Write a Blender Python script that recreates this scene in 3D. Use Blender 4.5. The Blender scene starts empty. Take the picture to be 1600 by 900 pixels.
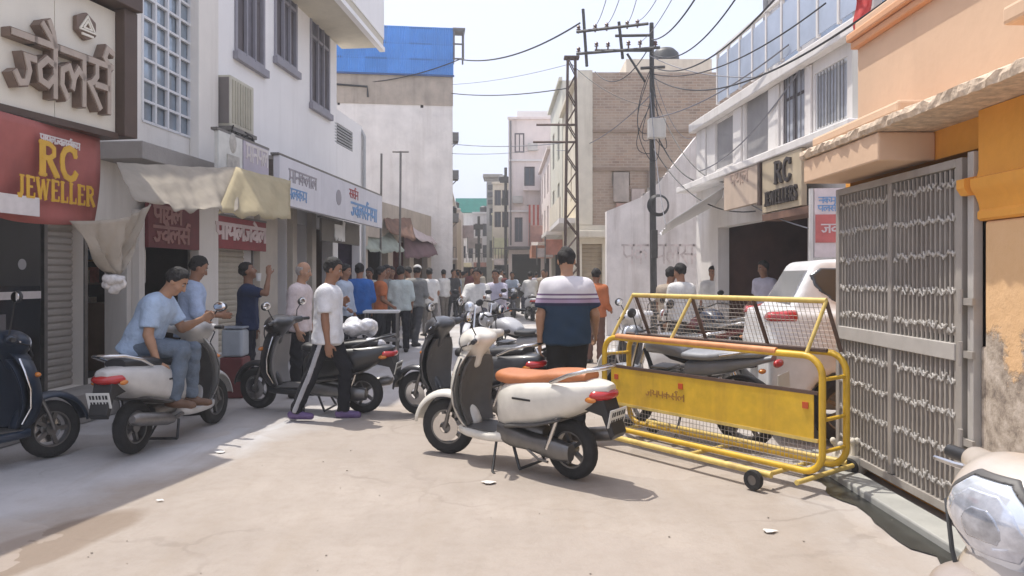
import bpy, math, random
import numpy as np
from mathutils import Vector, Matrix
R = math.radians
random.seed(7); np.random.seed(7)
SC = bpy.context.scene
COL = SC.collection
# ------------------------------------------------------------------ camera, sky, sun, exposure
F = 1150.0; HZ = 430.0; CAMZ = 1.5            # focal length in photo pixels, horizon row, eye height
cd = bpy.data.cameras.new('camera'); cam = bpy.data.objects.new('camera', cd); COL.objects.link(cam)
cd.sensor_width = 36; cd.lens = F / 1600 * 36; cd.shift_y = -(450 - HZ) / 1600
cd.clip_start = 0.05; cd.clip_end = 2000
cam.location = (0, 0, CAMZ); cam.rotation_euler = (R(90), 0, 0)
SC.camera = cam
SUN = Vector((-0.30, 0.24, 1.0)).normalized()  # towards the sun
w = bpy.data.worlds.new('World'); SC.world = w; w.use_nodes = True
nt = w.node_tree; nt.nodes.clear()
sky = nt.nodes.new('ShaderNodeTexSky'); sky.sky_type = 'NISHITA'; sky.sun_disc = False
sky.sun_elevation = math.asin(SUN.z); sky.sun_rotation = math.atan2(SUN.x, SUN.y)
sky.air_density = 1.0; sky.dust_density = 5.0; sky.ozone_density = 1.5; sky.altitude = 0
mx = nt.nodes.new('ShaderNodeMixRGB'); mx.blend_type = 'MIX'; mx.inputs[0].default_value = 0.8
mx.inputs[2].default_value = (2.72, 2.86, 3.5, 1)   # thin even white overcast veil over the blue
bg = nt.nodes.new('ShaderNodeBackground'); bg.inputs[1].default_value = 0.15
wo = nt.nodes.new('ShaderNodeOutputWorld')
nt.links.new(sky.outputs[0], mx.inputs[1]); nt.links.new(mx.outputs[0], bg.inputs[0]); nt.links.new(bg.outputs[0], wo.inputs[0])
sl = bpy.data.lights.new('sun', 'SUN'); sl.energy = 2.0; sl.angle = R(0.6); sl.color = (1.0, 0.95, 0.87)
so = bpy.data.objects.new('sun', sl); COL.objects.link(so)
so.rotation_euler = SUN.to_track_quat('Z', 'Y').to_euler()
SC.view_settings.view_transform = 'Standard'; SC.view_settings.look = 'None'
SC.view_settings.exposure = 1.24; SC.view_settings.gamma = 1; SC.view_settings.use_curve_mapping = False
SC.render.engine = 'CYCLES'
try:
    SC.cycles.use_denoising = True; SC.cycles.denoiser = 'OPENIMAGEDENOISE'
    SC.cycles.max_bounces = 7; SC.cycles.diffuse_bounces = 5; SC.cycles.glossy_bounces = 3; SC.cycles.transmission_bounces = 4
    SC.cycles.sample_clamp_indirect = 4
except Exception: pass
# ------------------------------------------------------------------ pixel -> place helpers (photo pixels)
def P(u, v, Y): return Vector(((u - 800) / F * Y, Y, CAMZ - (v - HZ) / F * Y))
def G(u, v):    return P(u, v, CAMZ * F / (v - HZ))
# ------------------------------------------------------------------ materials
MATS = {}
def mat(name, col, rough=0.7, metal=0.0, var=0.12, scale=3.0, bump=0.0, bscale=40.0, coat=0.0, streak=0.0, dirt=None, emit=None, spec=0.5, alpha=1.0, trans=0.0, rnd=0.0, thin=0.0):
    """procedural principled material: large + small noise variation, optional vertical streaks and dirt colour"""
    if name in MATS: return MATS[name]
    m = bpy.data.materials.new(name); m.use_nodes = True; MATS[name] = m
    t = m.node_tree; N = t.nodes; L = t.links
    b = N['Principled BSDF']
    b.inputs['Roughness'].default_value = rough; b.inputs['Metallic'].default_value = metal
    b.inputs['Specular IOR Level'].default_value = spec
    if coat: b.inputs['Coat Weight'].default_value = coat; b.inputs['Coat Roughness'].default_value = 0.08
    if alpha < 1: b.inputs['Alpha'].default_value = alpha
    if trans: b.inputs['Transmission Weight'].default_value = trans
    g = N.new('ShaderNodeNewGeometry')
    n1 = N.new('ShaderNodeTexNoise'); n1.inputs['Scale'].default_value = scale; n1.inputs['Detail'].default_value = 6; n1.inputs['Roughness'].default_value = 0.62
    L.new(g.outputs['Position'], n1.inputs['Vector'])
    c = list(col) + [1]
    mxr = N.new('ShaderNodeMix'); mxr.data_type = 'RGBA'
    rp = N.new('ShaderNodeMapRange'); rp.inputs[1].default_value = 0.3; rp.inputs[2].default_value = 0.7
    L.new(n1.outputs['Fac'], rp.inputs[0]); L.new(rp.outputs[0], mxr.inputs['Factor'])
    mxr.inputs['A'].default_value = [max(0, x * (1 - var)) for x in c[:3]] + [1]
    mxr.inputs['B'].default_value = [min(1, x * (1 + var)) for x in c[:3]] + [1]
    out = mxr.outputs['Result']
    if streak:
        mp = N.new('ShaderNodeMapping'); mp.inputs['Scale'].default_value = (2.2, 2.2, 0.16)
        n2 = N.new('ShaderNodeTexNoise'); n2.inputs['Scale'].default_value = 1.6; n2.inputs['Detail'].default_value = 7; n2.inputs['Roughness'].default_value = 0.68
        L.new(g.outputs['Position'], mp.inputs['Vector']); L.new(mp.outputs[0], n2.inputs['Vector'])
        r2 = N.new('ShaderNodeMapRange'); r2.inputs[1].default_value = 0.50; r2.inputs[2].default_value = 0.78; r2.inputs[4].default_value = streak
        L.new(n2.outputs['Fac'], r2.inputs[0])
        m2 = N.new('ShaderNodeMix'); m2.data_type = 'RGBA'
        L.new(r2.outputs[0], m2.inputs['Factor']); L.new(out, m2.inputs['A'])
        m2.inputs['B'].default_value = list(dirt or [x * 0.35 for x in col]) + [1]
        out = m2.outputs['Result']
    if rnd:
        oi = N.new('ShaderNodeObjectInfo'); r3 = N.new('ShaderNodeMapRange'); r3.inputs[3].default_value = 1 - rnd; r3.inputs[4].default_value = 1 + rnd
        L.new(oi.outputs['Random'], r3.inputs[0])
        m3 = N.new('ShaderNodeMix'); m3.data_type = 'RGBA'; m3.blend_type = 'MULTIPLY'; m3.inputs['Factor'].default_value = 1
        L.new(out, m3.inputs['A']); L.new(r3.outputs[0], m3.inputs['B']); out = m3.outputs['Result']
    L.new(out, b.inputs['Base Color'])
    if thin:                                     # thin cloth lets some light through
        tl = N.new('ShaderNodeBsdfTranslucent'); L.new(out, tl.inputs['Color']); ms = N.new('ShaderNodeMixShader'); ms.inputs[0].default_value = thin
        L.new(b.outputs[0], ms.inputs[1]); L.new(tl.outputs[0], ms.inputs[2]); L.new(ms.outputs[0], N['Material Output'].inputs['Surface'])
    if bump:
        nb = N.new('ShaderNodeTexNoise'); nb.inputs['Scale'].default_value = bscale; nb.inputs['Detail'].default_value = 4
        L.new(g.outputs['Position'], nb.inputs['Vector'])
        bp = N.new('ShaderNodeBump'); bp.inputs['Strength'].default_value = bump; bp.inputs['Distance'].default_value = 0.02
        L.new(nb.outputs['Fac'], bp.inputs['Height']); L.new(bp.outputs[0], b.inputs['Normal'])
    return m
# ------------------------------------------------------------------ mesh builder
class MB:
    def __init__(s, xf=None): s.v = []; s.f = []; s.xf = xf
    def add(s, vs, fs):
        o = len(s.v)
        for p in vs:
            p = Vector(p); s.v.append(tuple(s.xf @ p) if s.xf is not None else tuple(p))
        s.f += [tuple(i + o for i in f) for f in fs]; return s
    def box(s, x0, x1, y0, y1, z0, z1, m=None):
        vs = [Vector((x, y, z)) for z in (z0, z1) for y in (y0, y1) for x in (x0, x1)]
        if m is not None: vs = [m @ p for p in vs]
        return s.add(vs, [(0, 2, 3, 1), (4, 5, 7, 6), (0, 1, 5, 4), (2, 6, 7, 3), (0, 4, 6, 2), (1, 3, 7, 5)])
    def quadbox(s, q, th):
        """slab from 4 corner points (outward order), thickness th along its normal backwards"""
        q = [Vector(p) for p in q]; n = (q[1] - q[0]).cross(q[3] - q[0]).normalized() * th
        return s.add(q + [p - n for p in q], [(0, 1, 2, 3), (7, 6, 5, 4), (0, 4, 5, 1), (1, 5, 6, 2), (2, 6, 7, 3), (3, 7, 4, 0)])
    def tube(s, pts, r, n=8, closed=False, cap=True):
        pts = [Vector(p) for p in pts]; k = len(pts); rs = r if isinstance(r, (list, tuple)) else [r] * k
        up = None; rings = []
        for i, p in enumerate(pts):
            a = pts[i - 1] if (i > 0 or closed) else p; b = pts[(i + 1) % k] if (i < k - 1 or closed) else p
            t = (b - a).normalized()
            if up is None: up = Vector((0, 0, 1)) if abs(t.z) < 0.9 else Vector((1, 0, 0))
            x = up - t * up.dot(t)
            if x.length < 1e-4: x = t.orthogonal()
            x.normalize(); y = t.cross(x); up = x
            rings.append([p + (x * math.cos(2 * math.pi * j / n) + y * math.sin(2 * math.pi * j / n)) * rs[i] for j in range(n)])
        vs = [q for rg in rings for q in rg]; fs = []
        for i in range(k if closed else k - 1):
            a = i * n; b = ((i + 1) % k) * n
            for j in range(n): fs.append((a + j, a + (j + 1) % n, b + (j + 1) % n, b + j))
        if cap and not closed: fs.append(tuple(range(n - 1, -1, -1))); fs.append(tuple((k - 1) * n + j for j in range(n)))
        return s.add(vs, fs)
    def rings(s, rg, cap=True, closed=False):
        n = len(rg[0]); k = len(rg); vs = [q for r_ in rg for q in r_]; fs = []
        for i in range(k if closed else k - 1):
            a = i * n; b = ((i + 1) % k) * n
            for j in range(n): fs.append((a + j, a + (j + 1) % n, b + (j + 1) % n, b + j))
        if cap and not closed: fs.append(tuple(range(n - 1, -1, -1))); fs.append(tuple((k - 1) * n + j for j in range(n)))
        return s.add(vs, fs)
    def lathe(s, prof, c=(0, 0, 0), axis='Y', n=24, a0=0, a1=360):
        """profile of (radius, along-axis); full turn or an arc"""
        full = abs(a1 - a0) >= 359.9; k = n if full else n + 1; rg = []
        for i in range(k):
            a = R(a0 + (a1 - a0) * i / n); ca, sa = math.cos(a), math.sin(a)
            if axis == 'Y': rg.append([Vector((c[0] + r * ca, c[1] + h, c[2] + r * sa)) for r, h in prof])
            elif axis == 'X': rg.append([Vector((c[0] + h, c[1] + r * ca, c[2] + r * sa)) for r, h in prof])
            else: rg.append([Vector((c[0] + r * ca, c[1] + r * sa, c[2] + h)) for r, h in prof])
        m = len(prof); vs = [q for r_ in rg for q in r_]; fs = []
        for i in range(k if full else k - 1):
            a = i * m; b = ((i + 1) % k) * m
            for j in range(m - 1): fs.append((a + j, b + j, b + j + 1, a + j + 1))
        return s.add(vs, fs)
    def prism(s, poly, d, m=None):
        """poly in (x,z) plane at y=0, extruded to y=d"""
        n = len(poly); vs = [Vector((x, 0, z)) for x, z in poly] + [Vector((x, d, z)) for x, z in poly]
        if m is not None: vs = [m @ p for p in vs]
        fs = [tuple(range(n)), tuple(range(2 * n - 1, n - 1, -1))] + [(i, i + n, (i + 1) % n + n, (i + 1) % n) for i in range(n)]
        return s.add(vs, fs)
    def sphere(s, c, r, n=12, k=8):
        c = Vector(c); r = r if isinstance(r, (list, tuple)) else (r, r, r); vs = []; fs = []
        for i in range(k + 1):
            t = math.pi * i / k
            for j in range(n):
                p = 2 * math.pi * j / n; vs.append(c + Vector((r[0] * math.sin(t) * math.cos(p), r[1] * math.sin(t) * math.sin(p), r[2] * math.cos(t))))
        for i in range(k):
            for j in range(n): fs.append((i * n + j, (i + 1) * n + j, (i + 1) * n + (j + 1) % n, i * n + (j + 1) % n))
        return s.add(vs, fs)
    def grid(s, pts):
        a = len(pts); b = len(pts[0])
        return s.add([q for r_ in pts for q in r_], [(i * b + j, i * b + j + 1, (i + 1) * b + j + 1, (i + 1) * b + j) for i in range(a - 1) for j in range(b - 1)])
    def mesh(s, name, m=None, smooth=None):
        me = bpy.data.meshes.new(name); me.from_pydata(s.v, [], s.f); me.validate()
        if m is not None: me.materials.append(m)
        if smooth:
            me.polygons.foreach_set('use_smooth', [True] * len(me.polygons)); me.set_sharp_from_angle(angle=R(smooth))
        return me
    def build(s, name, m, parent=None, smooth=None, bevel=0, solid=0):
        o = bpy.data.objects.new(name, s.mesh(name, m, smooth)); COL.objects.link(o); o.parent = parent
        if solid: q = o.modifiers.new('solid', 'SOLIDIFY'); q.thickness = solid; q.offset = 0
        if bevel: q = o.modifiers.new('bevel', 'BEVEL'); q.width = bevel; q.segments = 2; q.limit_method = 'ANGLE'
        return o
def empty(name, loc=(0, 0, 0), rz=0.0):
    o = bpy.data.objects.new(name, None); COL.objects.link(o); o.location = loc; o.rotation_euler = (0, 0, rz); o.empty_display_size = 0.1; return o
def tag(o, label=None, cat=None, group=None, kind=None):
    if label: o['label'] = label
    if cat: o['category'] = cat
    if group: o['group'] = group
    if kind: o['kind'] = kind
    return o
def inst(name, me, parent, loc=(0, 0, 0), rot=None, sc=None, m=None):
    o = bpy.data.objects.new(name, me); COL.objects.link(o); o.parent = parent; o.location = loc
    if rot: o.rotation_euler = rot
    if sc: o.scale = sc
    if m is not None: o.material_slots[0].link = 'OBJECT'; o.material_slots[0].material = m
    return o
def copy_tree(o, parent=None):
    c = o.copy(); COL.objects.link(c); c.parent = parent
    for ch in o.children: copy_tree(ch, c)
    return c
def catmull(keys, n):
    """resample rows of numbers with a Catmull-Rom spline"""
    k = np.array(keys, float); out = []
    for i in range(len(k) - 1):
        p0 = k[max(i - 1, 0)]; p1 = k[i]; p2 = k[i + 1]; p3 = k[min(i + 2, len(k) - 1)]
        for j in range(n):
            t = j / n; out.append(0.5 * (2 * p1 + (p2 - p0) * t + (2 * p0 - 5 * p1 + 4 * p2 - p3) * t * t + (3 * p1 - p0 - 3 * p2 + p3) * t ** 3))
    out.append(k[-1]); return np.array(out)
def sring(c, ax, ay, rx, ryu, ryd=None, n=20, e=2.4):
    """super-ellipse ring"""
    c = Vector(c); ax = Vector(ax); ay = Vector(ay); ryd = ryu if ryd is None else ryd; out = []
    for i in range(n):
        a = 2 * math.pi * i / n; ca, sa = math.cos(a), math.sin(a)
        x = math.copysign(abs(ca) ** (2 / e), ca) * rx; y = math.copysign(abs(sa) ** (2 / e), sa) * (ryu if sa > 0 else ryd)
        out.append(c + ax * x + ay * y)
    return out
def loft_x(mb, keys, n=4, seg=20, e=2.4, y0=0.0):
    """keys rows: x, zc, halfwidth, up, down  (sections across local x)"""
    for_r = []
    for x, zc, hw, up, dn in catmull(keys, n): for_r.append(sring((x, y0, zc), (0, 1, 0), (0, 0, 1), max(hw, .002), max(up, .002), max(dn, .002), seg, e))
    return mb.rings(for_r)
def loft_z(mb, keys, n=4, seg=20, e=2.4):
    """keys rows: z, xc, halfdepth x, halfwidth y"""
    rg = [sring((xc, 0, z), (1, 0, 0), (0, 1, 0), max(hd, .002), max(hw, .002), None, seg, e) for z, xc, hd, hw in catmull(keys, n)]
    return mb.rings(rg)
# ------------------------------------------------------------------ distance-field bodies (one continuous surface)
class Field:
    def __init__(s, lo, hi, h):
        s.h = h; s.lo = np.array(lo, float) - 3 * h; s.n = np.ceil((np.array(hi, float) + 3 * h - s.lo) / h).astype(int) + 1
        s.d = np.full(s.n, 1.0, np.float32)
    def sub(s, lo, hi):
        a = np.clip(np.floor((np.array(lo) - s.lo) / s.h).astype(int), 0, s.n); b = np.clip(np.ceil((np.array(hi) - s.lo) / s.h).astype(int) + 1, 0, s.n)
        if (b <= a).any(): return None
        g = np.meshgrid(*[s.lo[i] + s.h * np.arange(a[i], b[i]) for i in range(3)], indexing='ij')
        return (slice(a[0], b[0]), slice(a[1], b[1]), slice(a[2], b[2])), np.stack(g, -1)
    def un(s, sl, d, k):
        o = s.d[sl]
        if k > 0:
            hh = np.clip(0.5 + 0.5 * (o - d) / k, 0, 1); s.d[sl] = o * (1 - hh) + d * hh - k * hh * (1 - hh)
        else: s.d[sl] = np.minimum(o, d)
    def cap(s, a, b, ra, rb=None, k=0.02, cuts=()):
        rb = ra if rb is None else rb; a = np.array(a, float); b = np.array(b, float); m = max(ra, rb) + 3 * s.h + k + .02
        q = s.sub(np.minimum(a, b) - m, np.maximum(a, b) + m)
        if q is None: return
        sl, p = q; ab = b - a; t = np.clip(((p - a) @ ab) / max(ab @ ab, 1e-9), 0, 1)
        d = np.linalg.norm(p - a - t[..., None] * ab, axis=-1) - (ra + (rb - ra) * t)
        for c0, nn in cuts: d = np.maximum(d, (p - np.array(c0)) @ np.array(nn))
        s.un(sl, d, k)
    def ell(s, c, r, rot=None, k=0.02, cuts=()):
        c = np.array(c, float); r = np.array(r, float); m = r.max() + 3 * s.h + k + .02
        q = s.sub(c - m, c + m)
        if q is None: return
        sl, p = q; x = p - c
        if rot is not None: x = x @ np.array(rot)      # columns of rot = local axes
        l = np.linalg.norm(x / r, axis=-1); d = l * (l - 1) / np.maximum(np.linalg.norm(x / r ** 2, axis=-1), 1e-6)
        for c0, nn in cuts: d = np.maximum(d, (p - np.array(c0)) @ np.array(nn))
        s.un(sl, d, k)
    def all(s):
        g = np.meshgrid(*[s.lo[i] + s.h * np.arange(s.n[i]) for i in range(3)], indexing='ij'); return np.stack(g, -1)
    def plane(s, c, n, k=0.0):
        d = (s.all() - np.array(c)) @ (np.array(n) / np.linalg.norm(n)); s.d = np.maximum(s.d, d).astype(np.float32)
    def mesh(s, name, m=None):
        d = s.d; inn = d < 0; n = np.array(d.shape)
        c = [(i, j, k) for i in (0, 1) for j in (0, 1) for k in (0, 1)]
        def sh(a, o): return a[o[0]:n[0] - 1 + o[0], o[1]:n[1] - 1 + o[1], o[2]:n[2] - 1 + o[2]]
        cnt = sum(sh(inn, o).astype(np.int8) for o in c); act = (cnt > 0) & (cnt < 8); ids = np.argwhere(act)
        me = bpy.data.meshes.new(name)
        if len(ids) == 0: return me
        idx = np.full(act.shape, -1, np.int64); idx[act] = np.arange(len(ids))
        acc = np.zeros((len(ids), 3)); num = np.zeros(len(ids))
        for o1 in c:
            for ax in range(3):
                if o1[ax]: continue
                o2 = list(o1); o2[ax] = 1
                i1 = ids + np.array(o1); i2 = ids + np.array(o2)
                d1 = d[i1[:, 0], i1[:, 1], i1[:, 2]].astype(float); d2 = d[i2[:, 0], i2[:, 1], i2[:, 2]].astype(float)
                x = (d1 < 0) != (d2 < 0); t = np.where(x, d1 / np.where(x, d1 - d2, 1), 0)
                pt = np.tile(np.array(o1, float), (len(ids), 1)); pt[:, ax] += t
                acc += pt * x[:, None]; num += x
        V = (ids + acc / num[:, None]) * s.h + s.lo; Q = []
        for ax in range(3):
            a, b = [(1, 2), (2, 0), (0, 1)][ax]
            sl1 = [slice(None)] * 3; sl2 = [slice(None)] * 3; sl1[ax] = slice(0, -1); sl2[ax] = slice(1, None)
            s1 = inn[tuple(sl1)]; s2 = inn[tuple(sl2)]; e = np.argwhere(s1 != s2)
            e = e[(e[:, a] > 0) & (e[:, b] > 0) & (e[:, a] < n[a] - 1) & (e[:, b] < n[b] - 1)]
            if not len(e): continue
            fl = s1[e[:, 0], e[:, 1], e[:, 2]]; qs = []
            for da, db in ((-1, -1), (0, -1), (0, 0), (-1, 0)):
                q = e.copy(); q[:, a] += da; q[:, b] += db; qs.append(idx[q[:, 0], q[:, 1], q[:, 2]])
            q = np.stack(qs, 1); q[~fl] = q[~fl][:, ::-1]; Q.append(q)
        Q = np.concatenate(Q); Q = Q[(Q >= 0).all(1)]
        me.vertices.add(len(V)); me.vertices.foreach_set('co', V.astype(np.float32).ravel())
        me.loops.add(Q.size); me.loops.foreach_set('vertex_index', Q.ravel().astype(np.int32))
        me.polygons.add(len(Q)); me.polygons.foreach_set('loop_start', np.arange(0, Q.size, 4, dtype=np.int32)); me.polygons.foreach_set('loop_total', np.full(len(Q), 4, np.int32))
        me.polygons.foreach_set('use_smooth', np.ones(len(Q), bool)); me.update(calc_edges=True); me.validate()
        if m is not None: me.materials.append(m)
        return me
def polysd(px, py, poly):
    """signed distance to a 2-D polygon (negative inside)"""
    d = np.full(px.shape, 1e9); ins = np.zeros(px.shape, bool); n = len(poly)
    for i in range(n):
        x0, y0 = poly[i]; x1, y1 = poly[(i + 1) % n]; ex, ey = x1 - x0, y1 - y0
        t = np.clip(((px - x0) * ex + (py - y0) * ey) / (ex * ex + ey * ey + 1e-12), 0, 1)
        d = np.minimum(d, (px - x0 - t * ex) ** 2 + (py - y0 - t * ey) ** 2)
        c = (y0 > py) != (y1 > py); ins ^= c & (px < (x1 - x0) * (py - y0) / (y1 - y0 + 1e-12) + x0)
    d = np.sqrt(d); return np.where(ins, -d, d)
# ------------------------------------------------------------------ stroke lettering
DV = {  # Devanagari strokes; headline at y=1
 'jh': (.62, [[(.62, .62), (.36, .62), (.44, .38), (.36, .14), (.18, .10), (.05, .28)]]),
 'j': (.85, [[(.72, 1), (.72, 0)], [(.72, .62), (.34, .62), (.42, .38), (.34, .14), (.18, .10), (.05, .28)]]),
 'v': (.68, [[(.58, 1), (.58, 0)], [(.58, .62), (.34, .70), (.10, .52), (.14, .26), (.36, .20), (.58, .42)]]),
 'vai': (.68, [[(.58, 1), (.58, 0)], [(.58, .62), (.34, .70), (.10, .52), (.14, .26), (.36, .20), (.58, .42)], [(.58, 1), (.36, 1.22), (.20, 1.36)], [(.58, 1), (.52, 1.26), (.40, 1.46)]]),
 've': (.68, [[(.58, 1), (.58, 0)], [(.58, .62), (.34, .70), (.10, .52), (.14, .26), (.36, .20), (.58, .42)], [(.58, 1), (.40, 1.22), (.22, 1.36)]]),
 'l': (.92, [[(.82, 1), (.82, 0)], [(.82, .56), (.64, .70), (.50, .52), (.44, .28)], [(.47, .46), (.34, .70), (.12, .60), (.10, .30), (.28, .06)]]),
 's': (.88, [[(.78, 1), (.78, 0)], [(.78, .52), (.30, .52)], [(.34, 1), (.34, .70), (.20, .55), (.08, .50), (.26, .30), (.46, .04)]]),
 'rs': (.88, [[(.78, 1), (.78, 0)], [(.78, .52), (.30, .52)], [(.34, 1), (.34, .70), (.20, .55), (.08, .50), (.26, .30), (.46, .04)], [(.78, 1), (.62, 1.16), (.72, 1.36), (.94, 1.30)]]),
 'p': (.74, [[(.64, 1), (.64, 0)], [(.12, 1), (.12, .52), (.28, .36), (.64, .46)]]),
 'y': (.78, [[(.68, 1), (.68, 0)], [(.10, 1), (.26, .86), (.20, .66), (.08, .54), (.28, .32), (.68, .46)]]),
 'aa': (.34, [[(.22, 1), (.22, 0)]]),
 'm': (.78, [[(.68, 1), (.68, 0)], [(.18, 1), (.18, .30), (.06, .16)], [(.18, .36), (.68, .36)]]),
 'n': (.70, [[(.60, 1), (.60, 0)], [(.60, .50), (.14, .50), (.08, .38)]]),
 'k': (.90, [[(.45, 1), (.45, 0)], [(.45, .62), (.20, .72), (.06, .50), (.20, .30), (.45, .46)], [(.45, .62), (.68, .70), (.82, .52), (.74, .30)]]),
}
LT = {  # serif capitals: (width, [(points, weight)])
 'R': (.86, [([(.2, 0), (.2, 1)], 1.25), ([(.2, .97), (.5, .97), (.68, .86), (.68, .66), (.5, .54), (.2, .54)], .75), ([(.44, .54), (.80, .03)], 1.1), ([(.06, .02), (.36, .02)], .4), ([(.06, .98), (.3, .98)], .4), ([(.68, .02), (.9, .02)], .4)]),
 'C': (.84, [([(.74, .76), (.66, .93), (.46, .99), (.26, .9), (.14, .7), (.12, .5), (.16, .26), (.28, .08), (.48, .01), (.66, .08), (.76, .24)], .95), ([(.76, .72), (.76, .98)], .45)]),
 'J': (.62, [([(.40, .98), (.40, .22), (.30, .05), (.12, .06)], 1.1), ([(.24, .98), (.56, .98)], .4)]),
 'E': (.76, [([(.2, 0), (.2, 1)], 1.2), ([(.06, .97), (.66, .97)], .55), ([(.2, .52), (.54, .52)], .5), ([(.06, .03), (.68, .03)], .55), ([(.66, .97), (.66, .78)], .4), ([(.68, .03), (.70, .24)], .4)]),
 'W': (1.18, [([(.12, .98), (.36, .02)], 1.1), ([(.36, .02), (.58, .92)], .6), ([(.58, .92), (.80, .02)], 1.1), ([(.80, .02), (1.02, .98)], .6), ([(.0, .98), (.26, .98)], .4), ([(.9, .98), (1.14, .98)], .4)]),
 'L': (.72, [([(.2, 0), (.2, 1)], 1.2), ([(.06, .03), (.64, .03)], .55), ([(.64, .03), (.66, .28)], .4), ([(.06, .98), (.36, .98)], .4)]),
 'S': (.7, [([(.60, .80), (.48, .96), (.28, .96), (.16, .80), (.26, .60), (.5, .46), (.60, .26), (.48, .06), (.26, .04), (.12, .20)], .9)]),
}
def stroke(mb, pts, wd, d, m):
    """flat-faced stroke of width wd in the (x,z) plane, depth d towards -y"""
    n = len(pts); L_ = []; R_ = []
    for i in range(n):
        p = Vector((pts[i][0], pts[i][1])); a = Vector(pts[i - 1]) if i else None; b = Vector(pts[i + 1]) if i < n - 1 else None
        d1 = (p - a).normalized() if a is not None else None; d2 = (b - p).normalized() if b is not None else None
        d1 = d1 if d1 is not None else d2; d2 = d2 if d2 is not None else d1
        t = (d1 + d2); t = t.normalized() if t.length > 1e-3 else d1; nn = Vector((-t.y, t.x)); sc_ = 1 / max(0.55, nn.dot(Vector((-d1.y, d1.x))))
        e = p - d1 * wd * .2 if i == 0 else (p + d2 * wd * .2 if i == n - 1 else p)
        L_.append(e + nn * wd / 2 * sc_); R_.append(e - nn * wd / 2 * sc_)
    for i in range(n - 1):
        q = [L_[i], R_[i], R_[i + 1], L_[i + 1]]; eps = i * 0.0004
        vs = [m @ Vector((p.x, -d - eps, p.y)) for p in q] + [m @ Vector((p.x, 0, p.y)) for p in q]
        mb.add(vs, [(0, 1, 2, 3), (7, 6, 5, 4), (0, 4, 5, 1), (1, 5, 6, 2), (2, 6, 7, 3), (3, 7, 4, 0)])
def dv_word(seq, x, z, h, wd, d, y, m, parent, headline=True, sx=1.0, name='letter'):
    """each letter one part; letters stand in the local x-z plane at depth y, faces towards -y"""
    cx = x
    for g in seq:
        wdt, st = DV[g]; b = MB()
        M = Matrix.Translation((cx, y, z)) @ Matrix.Diagonal((h * sx, 1, h, 1))
        for s_ in st: stroke(b, s_, wd / h, d, M)
        if headline: stroke(b, [(-.02, 1), (wdt + .02, 1)], wd / h, d * .97, M)
        b.build(name, m, parent); cx += wdt * h * sx
    return cx
def lt_word(txt, x, z, h, wd, d, y, m, parent, sx=1.0, gap=.06, name='letter'):
    cx = x
    for ch in txt:
        if ch == ' ': cx += .4 * h * sx; continue
        wdt, st = LT[ch]; b = MB(); M = Matrix.Translation((cx, y, z)) @ Matrix.Diagonal((h * sx, 1, h, 1))
        for i, (s_, k) in enumerate(st): stroke(b, s_, wd * k / h, d + i * .0006, M)
        b.build(name, m, parent); cx += (wdt + gap) * h * sx
    return cx
# ------------------------------------------------------------------ people
def vn(x): x = np.array(x, float); return x / np.linalg.norm(x)
SKIN = mat('skin_brown', (.26, .13, .075), .55, var=.08, scale=14)
SKIN2 = mat('skin_tan', (.36, .20, .12), .55, var=.08, scale=14)
HAIR = mat('hair_black', (.010, .008, .007), .75, var=.4, scale=60, bump=.4, bscale=160)
HAIRG = mat('hair_grey', (.32, .29, .27), .7, var=.3, scale=60, bump=.4, bscale=160)
SHOE = mat('shoe_black', (.025, .022, .02), .5); SHOEB = mat('shoe_brown', (.12, .06, .03), .55)
EYE = mat('eye_white', (.32, .27, .23), .3, var=0); PUP = mat('eye_dark', (.01, .008, .006), .2, var=0); LIP = mat('lips', (.20, .075, .055), .5, var=.1, scale=60)
def cloth(name, col, var=.14): return mat('cloth_' + name, col, .88, var=var, scale=7, bump=.8, bscale=17, spec=.15)
STAND = dict(pelvis=(0, 0, .955), t=(0, .02, 1), hd=(0, .12, 1), face=(0, 1, -.08), r=(1, 0, 0),
             ua={'L': (-.16, .02, -1), 'R': (.16, .02, -1)}, fa={'L': (-.04, .22, -1), 'R': (.04, .22, -1)},
             th={'L': (-.03, .03, -1), 'R': (.03, .03, -1)}, sh={'L': (-.01, -.05, -1), 'R': (.01, -.05, -1)}, ft={'L': (-.12, 1, 0), 'R': (.12, 1, 0)})
def pose(**kw):
    p = {k: (dict(v) if isinstance(v, dict) else v) for k, v in STAND.items()}
    for k, v in kw.items():
        if isinstance(v, dict): p.setdefault(k, {}).update(v)
        else: p[k] = v
    return p
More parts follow.
